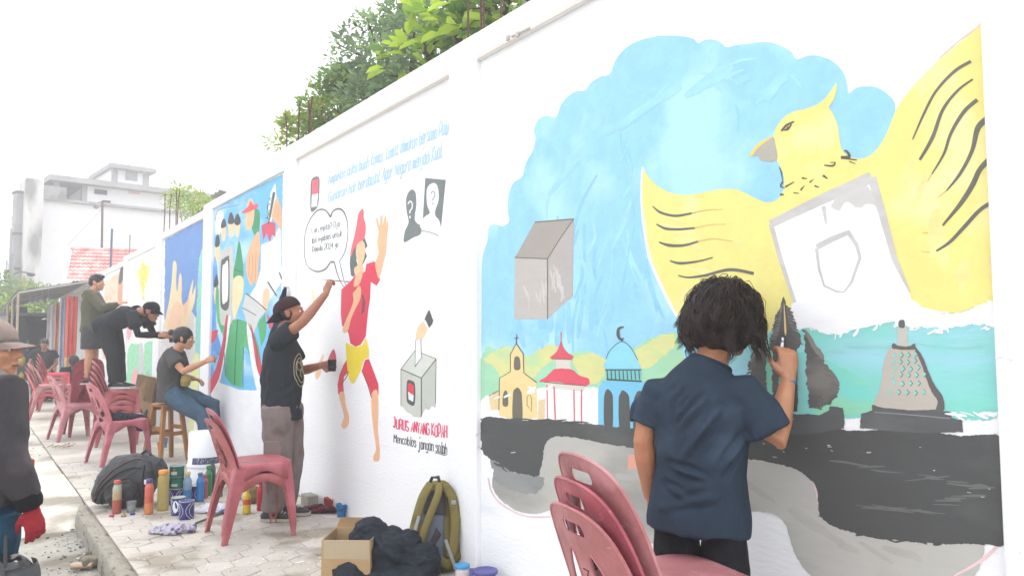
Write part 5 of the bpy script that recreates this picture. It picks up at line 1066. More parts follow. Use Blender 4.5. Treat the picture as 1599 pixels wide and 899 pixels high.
P.trousers(cloth('grey_cargo', S(150, 136, 132, .66), scale=6, tint=(S(122, 108, 104, .62), 5, .55)), loose=.032, seed=7, amp=.011, folds=[((.06,-.12,.52), (.06,-.18,.40), .02, .012), ((.06,-.1,.40), (.02,-.2,.36), .02, .014), ((.0,-.16,.20), (.05,-.08,.16), .016, .012), ((.06,-.06,.70), (.04,-.18,.60), .02, .010), ((.05,.1,.30), (.06,.04,.2), .02, .01)])
q = BM(); box(q, (-.05, -.212, .42), (.09, -.196, .60), .006); po = obj('cargo_pocket', q, _M['cloth_grey_cargo'], P.t)
for an, ya in (('anl', .05), ('anr', .15)): P.shoe(an, ya, mat('shoe_charcoal', S(62, 62, 66, .6), .7), mat('sole_cream', S(206, 198, 180, .7), .8))
P.hair(M_hair, [((-.02, 0, .01), (.094, .080, .085))], amp=.003)
P.cap(mat('cap_maroon', S(92, 58, 62, .64), .85, .2, 12), True, brim=.075, m2=mat('cap_black', S(40, 38, 42, .6), .85, .1), k=1.06, tilt=-.18, drop=.04)
# print on the shirt front: two pale rings with strokes
q = BM()
def shirt_pt(y, z): 
    hit, lo, n, i = sB.ray_cast(Vx(.6, y, z), Vx(-1, 0, 0)); return lo+Vx(.003, 0, 0) if hit else Vx(.16, y, z)
bpy.context.view_layer.update()
for r in (.10, .075): tube(q, [shirt_pt(r*cos(2*pi*i/28), 1.11+r*1.25*sin(2*pi*i/28)) for i in range(29)], .0035, 4, cap=False)
for dy, dz in ((-.03, .03), (.0, -.02), (.03, .04)): tube(q, [shirt_pt(dy+.03*cos(i*.9), 1.11+dz+.035*sin(i*.9)) for i in range(6)], .0035, 4, cap=False)
obj('shirt_print', q, mat('print_cream', S(196, 186, 150, .7), .8, .2, 20), sB)
hw = world(P.t, Vector(JB['wrr'])+Vx(.25,.10,.95).normalized()*.10+Vx(.025,.03,0))
bt_ = onX(546, 440, -.012); tdir = (bt_-hw).normalized()
brush('long thin paint brush raised to the speech bubble tail', hw-tdir*.17, bt_, .004, mat('brush_grey', S(150, 150, 150, .7), .4))
cw = world(P.t, Vector(JB['wrl'])+Vx(.105,-.052,.0)); cu = thing('paint_cup', 'black plastic paint cup held in front of the red sash end', 'cup', cw-Vx(0,0,.045)); q = BM()
lathe(q, [(0, 0), (.028, 0), (.030, .01), (.034, .085), (.036, .09), (.033, .09), (.029, .02), (0, .015)], 18); obj('cup', q, mat('cup_black', S(34, 36, 40, .6), .35), cu)
q = BM(); lathe(q, [(.0335, .030), (.0355, .030), (.036, .04), (.0335, .04)], 18); obj('band', q, mat('cup_band', S(70, 72, 76, .6), .4), cu)
# ---------------------------------------------------------------- C: man with a hair bun sitting on a wooden stool
PXC = Vector((-.52, 9.12, 0)); YC = R(-30)
JC = dict(pelvis=(-.02,0,.76), chest=(-.03,0,1.00), neck=(.045,0,1.235), head=(.105,0,1.355), look=(.10, -.16, 0), shl=(.0,.18,1.17), shr=(.02,-.18,1.175),
  ell=(.02,.25,.92), wrl=(.20,.10,.90), elr=(.19,-.27,1.0), wrr=(.40,-.20,1.10), hil=(.0,.09,.74), hir=(.0,-.09,.74), knl=(.40,.13,.60), knr=(.36,-.11,.50), anl=(.40,.15,.085), anr=(.46,-.10,.085))
P = Person('person with a small hair bun sitting on the wooden stool in a dark grey t-shirt', PXC, YC, JC, S(196, 140, 108, .72), 'light', vox=.007)
P.body(hands={'wrl': ((.9,-.3,-.2), (0,-.4,-1), .6, 1, {}), 'wrr': ((.85,.12,.35), (.1,.8,-.5), .9, 1, {})}, legs=False)
P.shirt(cloth('dark_grey', S(90, 88, 88, .66), scale=6), sleeve=.62, hem=.10, loose=.028, sl_loose=.028, seed=6, amp=.007, folds=[((-.12,-.1,1.12), (-.13,-.06,.86), .02, .012), ((-.12,.02,1.12), (-.13,.0,.82), .02, .010), ((.0,-.18,1.0), (-.1,-.12,.82), .02, .010), ((.08,-.1,.9), (.0,-.17,.8), .02, .009)])
jn = mat('jeans', S(76, 104, 128, .66), .9, .25, 7, .4, 200, tint=(S(150, 150, 140, .7), 26, .66), speck=(S(190, 150, 120, .7), 40, .70))
P.trousers(jn, loose=.022, seed=9, amp=.010, vox=.009)
for an, ya in (('anl', .0), ('anr', -.1)): P.shoe(an, ya, mat('shoe_grey', S(120, 122, 126, .6), .7), mat('sole_white', (.7, .7, .7), .8))
P.hair(M_hair, [((-.02, 0, .034), (.110, .090, .098)), ((-.07, 0, -.02), (.045, .06, .05)), ((-.142, 0, .045), (.036, .034, .036)), ((-.115, 0, .03), (.03, .026, .026)), ((.02, .06, -.02), (.03, .02, .035)), ((.02, -.06, -.02), (.03, .02, .035))], amp=.004)
q = BM(); tube(q, [Vx(.15, -.06, .84), Vx(.17, -.10, .90), Vx(.16, -.13, .95)], [(.05, .03), (.06, .035), (.03, .02)], 10); me = remeshed(q, .006, 3); cl = bpy.data.objects.new('yellow_cloth', me)
o = obj('yellow_cloth', me, cloth('mustard', S(196, 172, 100, .7))); o.location = PXC; o.rotation_euler = (0, 0, YC); tag(o, 'mustard yellow cloth held at the lap of the person on the stool', 'cloth')
hw = world(P.t, Vector(JC['wrr'])+Vx(.85,.12,.35).normalized()*.085+Vx(.02, .03, -.01)); bt_ = onX(341, 552, -.012)
brush('thin paint brush held level against the green figures mural', hw-(bt_-hw).normalized()*.18+Vx(0, 0, -.015), bt_, .004, mat('brush_brown', S(70, 50, 44, .6), .4))
# ---------------------------------------------------------------- D: man in a black cap bending forward on a stack of chairs
ZD = .715
PXD = Vector((-.80, 11.0, ZD)); YD = R(-40)
JD = dict(pelvis=(-.16,0,.82), chest=(.12,0,.95), neck=(.31,-.01,.98), head=(.43,-.01,.985), look=(-.05, -.28, 0), shl=(.25,.17,.95), shr=(.27,-.17,.935),
  ell=(.34,.21,.70), wrl=(.55,.13,.66), elr=(.38,-.21,.69), wrr=(.64,-.16,.68), hil=(-.15,.085,.80), hir=(-.15,-.085,.80), knl=(-.06,.09,.42), knr=(-.02,-.09,.42), anl=(-.02,.10,.08), anr=(.02,-.10,.08))
P = Person('person in a black cap and black clothes bending forward on a stack of red chairs', PXD, YD, JD, S(168, 112, 84, .7), 'mid', vox=.007)
P.body(hands={'wrl': ((.9,-.2,.1), (0,-.5,-1), .7, 1, {}), 'wrr': ((.95,.05,.1), (0,.8,-.5), .9, 1, {})}, legs=False)
bk = cloth('black_tee', S(44, 49, 55, .64), scale=6)
sD = P.shirt(bk, sleeve=.62, hem=.10, loose=.030, sl_loose=.024, seed=3, amp=.008, folds=[((.0,-.18,.95), (.1,-.1,.80), .02, .012), ((-.1,-.16,.90), (.05,-.15,.79), .02, .010)])
q = BM()
for e, sh, el, wr in ((1, 'shl', 'ell', 'wrl'), (-1, 'shr', 'elr', 'wrr')):
    a, b, c = (Vector(JD[x]) for x in (sh, el, wr)); tube(q, [a.lerp(b, .5), b, b.lerp(c, .4), b.lerp(c, .95)], [.046, .044, .045, .031], 12)
me = remeshed(q, .007, 3); wrinkle(me, .003, 18); obj('arm_sleeve', me, cloth('black_sleeve', S(28, 30, 34, .6)), P.t)
q = BM(); bpy.context.view_layer.update(); g = []
for i in range(10):
    row = []
    for j_ in range(10):
        x = .02+.20*i/9; y = -.12+.24*j_/9; hit, lo, n_, _ = sD.ray_cast(Vx(x, y, 1.6), Vx(0, 0, -1)); row.append(q.verts.new((lo if hit else Vx(x, y, 1.05))+Vx(0, 0, .003)))
    g.append(row)
for a, b in zip(g[:-1], g[1:]):
    for k in range(9): q.faces.new((a[k], a[k+1], b[k+1], b[k]))
bmesh.ops.recalc_face_normals(q, faces=q.faces[:]); obj('back_patch', q, mat('patch_white', (.72, .72, .72), .8, .05), sD, True)  # plain white patch over the upper back of the shirt
P.trousers(cloth('black_cargo', S(44, 48, 50, .64), scale=6, tint=(S(66, 70, 66, .6), 20, .68), speck=(S(150, 140, 120, .6), 34, .70)), loose=.022, seed=2, amp=.010, vox=.009)
for an, ya in (('anl', .1), ('anr', .1)): P.shoe(an, ya, mat('shoe_dark', S(40, 42, 46, .6), .6), mat('sole_pale', (.55, .55, .53), .8))
P.hair(M_hair, [((-.02, 0, .01), (.092, .078, .080))], amp=.003, vox=.008)
P.cap(mat('cap_navy', S(34, 36, 44, .6), .85, .1), False, brim=.08, k=1.08, low=.03, drop=.02)
hw = world(P.t, Vector(JD['wrr'])+Vx(.95,.05,.1)*.08); 
brush('thin brush in the outstretched hand of the bending person', hw+Vx(-.10, -.02, .045), hw+Vx(.09, .02, .03), .004, mat('brush_pink', S(180, 150, 150, .7), .4))
cw = world(P.t, Vector(JD['wrl'])+Vx(.10,-.03,-.04)); cu = thing('small_paint_cup', 'small dark paint cup in the near hand of the bending person', 'cup', cw-Vx(0,0,.03)); q = BM()
lathe(q, [(0, 0), (.024, 0), (.030, .06), (.027, .06), (.022, .01), (0, .01)], 14); obj('cup', q, mat('cup_brown', S(60, 50, 48, .6), .4), cu)
# ---------------------------------------------------------------- E: man in an olive hoodie and shorts standing on chairs
PXE = Vector((-.97, 12.25, .715)); YE = R(-22)
JE = dict(pelvis=(0,0,.90), chest=(.0,0,1.16), neck=(.01,0,1.43), head=(.05,0,1.56), look=(-.05, -.05, 0), shl=(-.01,.18,1.36), shr=(.01,-.18,1.36),
  ell=(.12,.24,1.13), wrl=(.30,.12,1.20), elr=(.20,-.25,1.16), wrr=(.42,-.17,1.22), hil=(0,.09,.86), hir=(0,-.09,.86), knl=(.03,.10,.46), knr=(.0,-.10,.46), anl=(.0,.11,.08), anr=(-.03,-.11,.08))
P = Person('person in an olive hoodie and grey shorts standing on chairs and painting the orange portrait', PXE, YE, JE, S(196, 144, 112, .72), 'light2', vox=.007); P.t.scale = (.92, .92, .92)
P.body(hands={'wrl': ((.9,-.2,.2), (0,-.5,-1), .6, 1, {}), 'wrr': ((.9,.15,.25), (0,.8,-.4), .8, 1, {})})
ol = cloth('olive', S(106, 104, 84, .66), scale=6)
sE = P.shirt(ol, hem=.10, loose=.040, sl_loose=.024, long=True, seed=8, amp=.009, name='hoodie', folds=[((.0,-.2,1.3), (-.1,-.14,1.05), .02, .012), ((.1,-.2,1.25), (.0,-.2,1.1), .02, .010)])
q = BM(); n = Vector(JE['neck']); tube(q, [n+Vx(-.115, .06, -.05), n+Vx(-.125, 0, -.075), n+Vx(-.115, -.06, -.05)], [.03, .045, .03], 10); tube(q, [n+Vx(-.11, .07, -.03), n+Vx(-.02, .09, -.01), n+Vx(.05, .05, -.06)], [.04, .034, .02], 10); tube(q, [n+Vx(-.11, -.07, -.03), n+Vx(-.02, -.09, -.01), n+Vx(.05, -.05, -.06)], [.04, .034, .02], 10)
me = remeshed(q, .008, 3); wrinkle(me, .004, 14); obj('hood', me, ol, sE)
P.trousers(cloth('grey_shorts', S(82, 82, 84, .62), scale=8), length=.40, loose=.030, seed=4, amp=.009, name='shorts', vox=.009)
for an, ya in (('anl', .1), ('anr', .1)): P.shoe(an, ya, mat('shoe_dark', S(40, 42, 46, .6), .6), mat('sole_pale', (.55, .55, .53), .8))
P.hair(M_hair, [((-.015, 0, .045), (.104, .086, .088)), ((-.06, 0, .0), (.055, .076, .06)), ((.05, .02, .10), (.05, .05, .035)), ((.02, -.04, .105), (.06, .045, .035))], amp=.008, freq=34)
# ---------------------------------------------------------------- F: passer-by in cap, dark jacket and red gloves at the left edge
ff = far(-22, 527, 2.80)
PXF = Vector((ff.x, ff.y, ROADZ+.035)); YF = R(20)
JF = dict(pelvis=(0,0,.93), chest=(.0,0,1.20), neck=(.005,.01,1.45), head=(.025,.015,1.555), look=(-.75, -.02, 0), shl=(-.02,.18,1.40), shr=(.0,-.19,1.395),
  ell=(-.04,.24,1.14), wrl=(.05,.22,.90), elr=(.0,-.240,1.15), wrr=(.075,-.25,.965), hil=(0,.09,.89), hir=(0,-.09,.89), knl=(.05,.10,.48), knr=(-.02,-.10,.48), anl=(.02,.11,.08), anr=(-.08,-.11,.08))
P = Person('person in a beige cap, dark jacket and red gloves at the left edge', PXF, YF, JF, S(186, 130, 100, .74), 'passer', vox=.006); P.t.scale = (.9, .9, .9)
P.body(hands=None, legs=False, face=True)
jk = cloth('jacket', S(74, 70, 74, .64), scale=6, tint=(S(104, 96, 98, .64), 3, .56))
sF = P.shirt(jk, hem=-.10, loose=.036, sl_loose=.024, long=True, seed=1, amp=.009, name='jacket', folds=[((.0,-.28,1.20), (.05,-.24,1.08), .016, .010), ((.06,-.29,1.10), (.02,-.24,1.02), .016, .010), ((.1,-.3,1.0), (.05,-.24,.95), .014, .010)])
q = BM(); tube(q, [Vx(.0,-.21,1.42), Vx(-.03,-.1,1.46), Vx(-.05,0,1.47), Vx(-.03,.1,1.46)], [(.05,.03),(.06,.035),(.06,.035),(.05,.03)], 10); me = remeshed(q, .008, 3); obj('shoulder_panel', me, cloth('jacket_grey', S(120, 112, 112, .6)), sF)
q = BM(); b = Vector(JF['elr']).lerp(Vector(JF['wrr']), .86); c = Vector(JF['wrr'])+Vx(.01,0,-.03); tube(q, [b, b.lerp(c, .5), c], [.049, .053, .047], 14); me = remeshed(q, .006, 2); wrinkle(me, .003, 16); obj('cuff', me, cloth('cuff_black', S(26, 26, 30, .6)), sF)
q = BM(); box(q, (.06, -.16, 1.06), (.135, -.03, 1.11), .006); obj('red_stripe', q, mat('stripe_red', S(190, 44, 44, .7), .6), sF)
q = BM(); hand_bm(q, Vector(JF['wrr'])+Vx(.012,0,-.035), Vx(.22,.02,-1), Vx(.15,1,.1), .38, -1, size=1.02); me = remeshed(q, .005, 2); obj('glove', me, cloth('glove_red', S(186, 52, 62, .66), scale=30, bump=.6), P.t)
q = BM(); hand_bm(q, Vector(JF['wrl'])+Vx(0,0,-.03), Vx(.15,0,-1), Vx(.1,-1,0), .4, 1, size=1.1); me = remeshed(q, .006, 2); obj('glove', me, _M['cloth_glove_red'], P.t)
P.trousers(cloth('blue_trousers', S(36, 78, 104, .62), scale=4, tint=(S(90, 150, 180, .7), 3.2, .62)), loose=.024, waist=.10, seed=3, amp=.010)
for an, ya in (('anl', .1), ('anr', .1)): P.shoe(an, ya, mat('shoe_black', (.02, .02, .022), .6), mat('sole_grey', (.25, .25, .25), .8))
P.hair(M_hair, [((-.03, 0, .0), (.085, .078, .080))], amp=.003)
P.cap(mat('cap_brown', S(196, 176, 168, .72), .85, .1), False, brim=.075, k=1.06, low=.022, drop=.005)
# helmet hanging from the gloved hand
hq = world(P.t, Vector(JF['wrr'])+Vx(-.06, .04, -.33)); he = thing('helmet', 'dark motorcycle helmet hanging from the red gloved hand', 'helmet', hq); q = BM()
ball(q, (0, 0, 0), (.105, .095, .120), 22)
me = remeshed(q, .008, 2); obj('shell', me, mat('helmet_black', (.015, .015, .017), .15, .1), he)
q = BM()
g = [[q.verts.new((.112*cos(a)*cos(e), .104*sin(a)*cos(e), .02+.128*sin(e))) for a in [(-1+2*i/12)*1.1-.5 for i in range(13)]] for e in [-.25+.75*k/6 for k in range(7)]]
for a, b in zip(g[:-1], g[1:]):
    for k in range(12): q.faces.new((a[k], a[k+1], b[k+1], b[k]))
bmesh.ops.solidify(q, geom=q.faces[:], thickness=.003); obj('visor', q, mat('visor_grey', S(120, 124, 128, .6), .08, .05), he, True)
q = BM(); tube(q, [Vx(0, .06, .06), Vx(.01, .03, .15), Vx(0, -.01, .18), Vx(0, -.05, .12), Vx(0, -.07, .06)], .006, 6); obj('strap', q, M_dark, he)
# ---------------------------------------------------------------- G, H: two people at the far end among the chairs
g0 = gnd(76, 640); PXG = Vector((-1.02, 19.6, 0))
JG = dict(pelvis=(0,0,.62), chest=(.02,0,.88), neck=(.06,0,1.13), head=(.10,0,1.245), look=(-.1, -.35, 0), shl=(.0,.19,1.06), shr=(.0,-.19,1.06), ell=(.03,.25,.82), wrl=(.22,.12,.70), elr=(.03,-.26,.82), wrr=(.22,-.15,.70), hil=(0,.1,.6), hir=(0,-.1,.6), knl=(.40,.14,.52), knr=(.40,-.14,.52), anl=(.40,.14,.08), anr=(.40,-.14,.08))
P = Person('person in a black t-shirt sitting beyond the stacked chairs at the far end', PXG, R(-95), JG, S(150, 104, 84, .7), 'mid2', vox=.012)
P.body(hands={'wrl': ((.8,-.4,-.3), (0,-.5,-1), .5, 1, {}), 'wrr': ((.8,.4,-.3), (0,.5,-1), .5, 1, {})}, legs=False, face=False)
P.shirt(_M['cloth_black_tee'], loose=.03, seed=2, vox=.014); P.trousers(_M['cloth_black'], vox=.016)
for an in ('anl', 'anr'): P.shoe(an, 0, _M['shoe_black'], _M['sole_grey'])
P.hair(M_hair, [((-.015, 0, .04), (.10, .084, .09))], amp=.006, vox=.01)
cr = thing('crate_seat', 'plain wooden crate under the person sitting at the far end', 'crate', PXG); q = BM()
for z in (.06, .22, .38): box(q, (-.2, -.22, z), (.2, .22, z+.12), .005)
box(q, (-.18, -.2, 0), (.18, .2, .5)); cr2 = obj('box', q, mat('crate_wood', S(150, 120, 90, .6), .8, .2, 8), cr)
PXH = Vector((-.62, 17.6, 0))
JH = dict(pelvis=(0,0,.34), chest=(.10,0,.58), neck=(.20,0,.80), head=(.27,0,.90), look=(.0, -.55, 0), shl=(.13,.18,.74), shr=(.13,-.18,.74), ell=(.30,.2,.55), wrl=(.45,.08,.42), elr=(.30,-.2,.55), wrr=(.45,-.08,.42), hil=(0,.1,.32), hir=(0,-.1,.32), knl=(.34,.18,.46), knr=(.34,-.18,.46), anl=(.18,.18,.08), anr=(.18,-.18,.08))
P = Person('person in a grey cap and black top crouching low beside the far wall', PXH, R(-100), JH, S(140, 100, 84, .7), 'mid3', vox=.012)
P.body(hands={'wrl': ((.6,-.5,-.5), (0,-.5,-1), .5, 1, {}), 'wrr': ((.6,.5,-.5), (0,.5,-1), .5, 1, {})}, legs=False, face=False)
P.shirt(_M['cloth_black_tee'], loose=.03, seed=5, vox=.014, long=True); P.trousers(_M['cloth_black'], vox=.016)
for an in ('anl', 'anr'): P.shoe(an, 0, _M['shoe_black'], _M['sole_grey'])
P.cap(mat('cap_grey', S(92, 92, 94, .6), .85, .1), False, k=1.08)
# ================================================================ plastic chairs
M_ch = mat('chair_plastic', (.80, .74, .74), .40, .20, 7, .2, 70, tint=((1.0, 1.10, 1.10), 6.0, .50), objcol=True, spec=.45, speck=((1.0, 1.05, 1.0), 22, .64, (1, 1, 3)), wpos=True)
M_sten = mat('stencil_ink', S(60, 40, 44, .6), .8, .2, 20)
def rrect(w, h, r, n=5, cx=0, cy=0):
    P = []
    for sx, sy, a0 in ((1, 1, 0), (-1, 1, 90), (-1, -1, 180), (1, -1, 270)):
        for k in range(n+1):
            a = R(a0+90*k/n); P.append((cx+sx*(w/2-r)+r*cos(a), cy+sy*(h/2-r)+r*sin(a)))
    return P
def backmap(u, v, w):
    """u across, v up from the seat, w thickness: leaning and curved round the sitter"""
    y = -.195-.30*v-.10*v*v+.9*u*u*(1-.25*v/.4)
    return (u*(1-.06*v/.4), y-w, .435+v*.985)
def make_chair():
    t = thing('plastic_chair', 'x', 'chair', (0, 0, 0))
    # backrest: rounded panel, carrying slot, two tall openings beside a lettered splat, rolled rim
    out = [(-.195, -.02), (.195, -.02)]; n = 26
    top = [(.205, .05), (.207, .12), (.203, .20), (.190, .27), (.165, .325), (.125, .358), (.07, .374), (0, .379)]
    crv = [(p.x, p.y) for p in catmull([(a, b, 0) for a, b in [(.195, -.02)]+top], False, 3)][1:]
    out = [(.195, -.02)]+crv+[(-a, b) for a, b in crv[::-1][1:]]+[(-.195, -.02)]
    slot = rrect(.115, .034, .012, 3, 0, .318)
    def opening(s):
        P = [(.042, .045), (.095, .05), (.128, .07), (.118, .14), (.094, .205), (.066, .247), (.050, .250), (.042, .225), (.040, .14)]
        P = [(p.x, p.y) for p in catmull([(a, b, 0) for a, b in P], True, 3)]
        return [(s*a, b) for a, b in P]
    bm = plate(out, [slot, opening(1), opening(-1)], .0045, backmap, ([-.16+.04*i for i in range(9)], [.03*i for i in range(13)]))
    rim = [Vector(backmap(a, b, .003)) for a, b in out]; tube(bm, rim, .0048, 6)
    for s in (1, -1): tube(bm, [Vector(backmap(a, b, .004)) for a, b in opening(s)+opening(s)[:1]], .004, 5, cap=False)
    back = obj('backrest', bm, M_ch, t); 
    q = BM()
    for k, ch in enumerate('MAN'):                                     # worn stencil letters down the splat
        for st in F_[ch].split('|'):
            P_ = [(int(g[0])/4, (int(g[1])-2)/6) for g in st.split()]
            tube(q, [Vector(backmap(-.014+.028*b, .20-.05*k-.030*a, .0056)) for a, b in P_], (.0018, .0018), 4)
    obj('lettering', q, M_sten, back)
    # seat: dished plate with a skirt that arches up between the legs
    bm = BM(); N = 48; loop = []
    def seatp(a, k):
        c, s = cos(a), sin(a); e = 4.5; rr = (abs(c)**e+abs(s)**e)**(-1/e); x, y = rr*c*k, rr*s*k
        return x*(.212+.012*y), y*.205+.005
    rings = []
    for k, z in ((.0, -.012), (.3, -.011), (.6, -.007), (.85, -.001), (.96, .0), (1.0, -.006), (1.015, -.018)):
        if k == 0: rings.append([bm.verts.new((0, 0, .44+z))]); continue
        rings.append([bm.verts.new((*seatp(2*pi*i/N, k), .44+z)) for i in range(N)])
    low = []
    for i in range(N):
        a = 2*pi*i/N; x, y = seatp(a, 1.03); m_ = (abs(sin(2*a)))**2.2; low.append(bm.verts.new((x*1.012, y*1.012, .44-.052-.075*m_)))
    rings.append(low)
    for a, b in zip(rings[:-1], rings[1:]):
        for i in range(N): bm.faces.new((a[i], b[i], b[(i+1)%N], a[(i+1)%N]) if len(a) > 1 else (a[0], b[i], b[(i+1)%N]))
    bmesh.ops.recalc_face_normals(bm, faces=bm.faces[:])
    if sum(f.normal.z*f.calc_area() for f in bm.faces) < 0: bmesh.ops.reverse_faces(bm, faces=bm.faces[:])
    bmesh.ops.solidify(bm, geom=bm.faces[:], thickness=.004)
    obj('seat', bm, M_ch, t, True)
    # legs: open angle sections, splayed, with a stepped foot
    for sx in (1, -1):
        for sy in (1, -1):
            bm = BM(); dx, dy = (.022, .035) if sy > 0 else (.026, .085); rr = []
            for z, wd, o in ((.418, .085, 0), (.36, .074, .12), (.27, .060, .36), (.16, .050, .62), (.045, .043, .90), (.044, .038, .905), (.0, .036, 1.0)):
                x, y = .205+dx*o*1.3-(.004 if z < .0445 else 0), (.196 if sy > 0 else -.190)+sy*dy*o-(.004*sy if z < .0445 else 0)
                ring = [(x-wd, y), (x-.014, y+sy*.001), (x-.003, y-sy*.003), (x, y-sy*.014), (x-.002, y-sy*wd)]
                ins = [(x-.005-.004, y-sy*wd), (x-.006, y-sy*.016), (x-.016, y-sy*.006), (x-wd, y-sy*.006)]
                rr.append([bm.verts.new((sx*a, b, z)) for a, b in ring+ins])
            for a, b in zip(rr[:-1], rr[1:]):
                for k in range(len(a)): bm.faces.new((a[k], a[(k+1)%len(a)], b[(k+1)%len(a)], b[k]))
            bm.faces.new(rr[0]); bm.faces.new(rr[-1]); bmesh.ops.recalc_face_normals(bm, faces=bm.faces[:])
            obj('leg', bm, M_ch, t)
    return t
proto = make_chair(); used = False
for o in [proto]+list(proto.children_recursive):
    if o.type == 'MESH' and o.name.split('.')[0] == 'backrest':
        for p in o.data.polygons: p.use_smooth = False
def setcol(t, c):
    for o in t.children_recursive: o.color = (*c, 1)
def chair(x, y, rz, z, col, label, group):
    global used
    t = copy_tree(proto) if used else proto; used = True
    t.location = (x, y, z); t.rotation_euler = (0, 0, R(rz)); t['label'] = label; t['group'] = group; setcol(t, S(*[c*.90+16 for c in col], .90)); return t; return t
CR, CP_, CB, CD_, CF = (186, 84, 90), (200, 124, 132), (222, 74, 88), (164, 58, 70), (188, 100, 100)
STEP, FWD = .068, .010
def stack(x, y, rz, n, cols, labels, group, z=0.0, STEP=STEP, SCL=1.0):
    for k in range(n):
        d = FWD*k; chair(x-sin(R(rz))*d+random.gauss(0, .003), y+cos(R(rz))*d+random.gauss(0, .003), rz+random.gauss(0, .9), z+STEP*k, cols[k % len(cols)], labels[k], group).scale = (SCL,)*3
stack(-.632, 1.655, -102, 3, [(200, 120, 122), (192, 92, 104), (204, 132, 134)], ['faded red plastic chair lowest in the nearest stack, its splat openings in view', 'deeper red plastic chair in the middle of the nearest stack of three', 'pinkish plastic chair on top of the nearest stack of three'], 'chairs stacked beside the person in navy', STEP=.073, SCL=1.07)
stack(-.735, 5.44, -90, 2, [(188, 98, 98), (190, 96, 104)], ['worn red chair carrying another, beside the paint bottles', 'worn red chair set on top of another, beside the paint bottles'], 'pair of chairs by the paint bottles')
chair(-.98, 9.42, -78, 0, (192, 96, 108), 'pink red plastic chair with dark clothes on its seat beside the wooden stool', 'single chairs')
stack(-.80, 11.05, -90, 5, [CF, (186, 84, 90), (190, 104, 106), (182, 80, 86), (190, 96, 100)], ['%s red chair in the stack under the bending person' % s for s in ('lowest', 'second lowest', 'middle', 'second highest', 'topmost')], 'chairs stacked under the bending person')
chair(-1.16, 11.95, -80, 0, (204, 132, 138), 'pale pink plastic chair standing alone behind the one with clothes', 'single chairs')
stack(-1.0, 12.45, 4, 5, [(160, 56, 70), (170, 62, 74), (166, 56, 70), (174, 68, 76), (162, 54, 68)], ['%s dark red chair in the stack under the person in shorts' % s for s in ('lowest', 'second lowest', 'middle', 'second highest', 'topmost')], 'chairs stacked under the person in shorts')
stack(-1.26, 15.35, -90, 3, [(218, 84, 96), (190, 118, 118), (198, 128, 128)], ['bright pink red chair lowest in the far left stack of three', 'faded red chair in the middle of the far left stack of three', 'dusty faded chair on top of the far left stack of three'], 'chairs in the far left stack of three')
stack(-1.02, 17.0, -90, 5, [CF, CR, (186, 106, 108), CF, (226, 68, 84)], ['lowest faded chair in the far stack of five', 'second chair up in the far stack of five', 'middle chair in the far stack of five', 'fourth chair up in the far stack of five', 'bright red chair on top of the far stack of five'], 'chairs in the far stack of five')
chair(-1.62, 18.6, -90, 0, (190, 96, 104), 'farthest plastic chair standing alone at the left of the stacks', 'single chairs')
# ================================================================ wooden stool
M_wood = mat('stool_wood', S(190, 130, 70, .66), .5, .2, 9, .2, 40, stretch=(1, 1, .15))
t = thing('wooden_stool', 'tall varnished wooden stool under the person with the hair bun', 'stool', (-.545, 9.26, 0), R(20))
bm = BM(); lathe(bm, [(0, .60), (.155, .60), (.165, .606), (.165, .626), (.158, .632), (0, .632)], 28); obj('seat', bm, M_wood, t)
for sx in (1, -1):
    for sy in (1, -1):
        bm = BM(); a = Vx(sx*.10, sy*.10, .602); b = Vx(sx*.165, sy*.165, 0); x = Vx(1, 0, 0)
        tube(bm, [a, b], [(.030, .030), (.027, .027)], 4, side=Vx(1, 1, 0)); obj('leg', bm, M_wood, t)
for z, ax in ((.30, 0), (.36, 1)):
    for s in (1, -1):
        r = .10+.065*(1-z/.6); bm = BM()
        if ax == 0: box(bm, (-r, s*r-.011, z-.022), (r, s*r+.011, z+.022))
        else: box(bm, (s*r-.011, -r, z-.022), (s*r+.011, r, z+.022))
        obj('stretcher', bm, M_wood, t)
bm = BM(); box(bm, (-.12, -.115, .555), (.12, -.095, .60)); box(bm, (-.12, .095, .555), (.12, .115, .60)); obj('apron', bm, M_wood, t)
# ================================================================ paint and bottles on the pavement
def bottle(px, py, r, h, cols, label, name='paint_bottle', cat='bottle', neck=.45, sh=.68, capc=(200, 60, 60), group=None, rib=True, clear=False, tilt=0, rough=.35):
    """cols: list of (fraction of height, colour): bands from the bottom"""
    g = gnd(px, py); t = thing(name, label, cat, (g.x, g.y, 0), random.uniform(0, 6), group)
    prof = [(0, .0), (r*.85, 0), (r, r*.18)]
    N = 14
    for k in range(1, N+1):
        f = k/N; z = r*.18+(h*sh-r*.18)*f; prof.append((r*(1-(.05 if rib and k % 3 == 0 else 0)), z))
    prof += [(r*.97, h*(sh+.04)), (r*.80, h*(sh+.10)), (r*neck*1.1, h*(sh+.17)), (r*neck, h*.88), (r*neck, h*.90), (0, h*.90)]
    bm = BM(); mi = []
    for (ra, za), (rb, zb) in zip(prof[:-1], prof[1:]):
        f = (za+zb)/2/h; k = 0
        for i, (fr, c) in enumerate(cols):
            if f <= fr: k = i; break
        else: k = len(cols)-1
        mi.append(k)
    lathe(bm, prof, 18, mi=mi)
    obj('bottle', bm, [mat('bot_%d_%d_%d%s' % (*c, 'c' if clear else ''), S(*c, .7), rough, .08, 12, spec=.5, trans=.35 if clear else 0) for _, c in cols], t)
    bm = BM(); rc = r*neck*1.25; lathe(bm, [(0, h*.89), (rc, h*.89), (rc*1.02, h*.895), (rc, h*.99), (rc*.85, h), (0, h)], 14); obj('cap', bm, mat('cap_%d_%d_%d' % capc, S(*capc, .7), .4, .05), t)
    return t
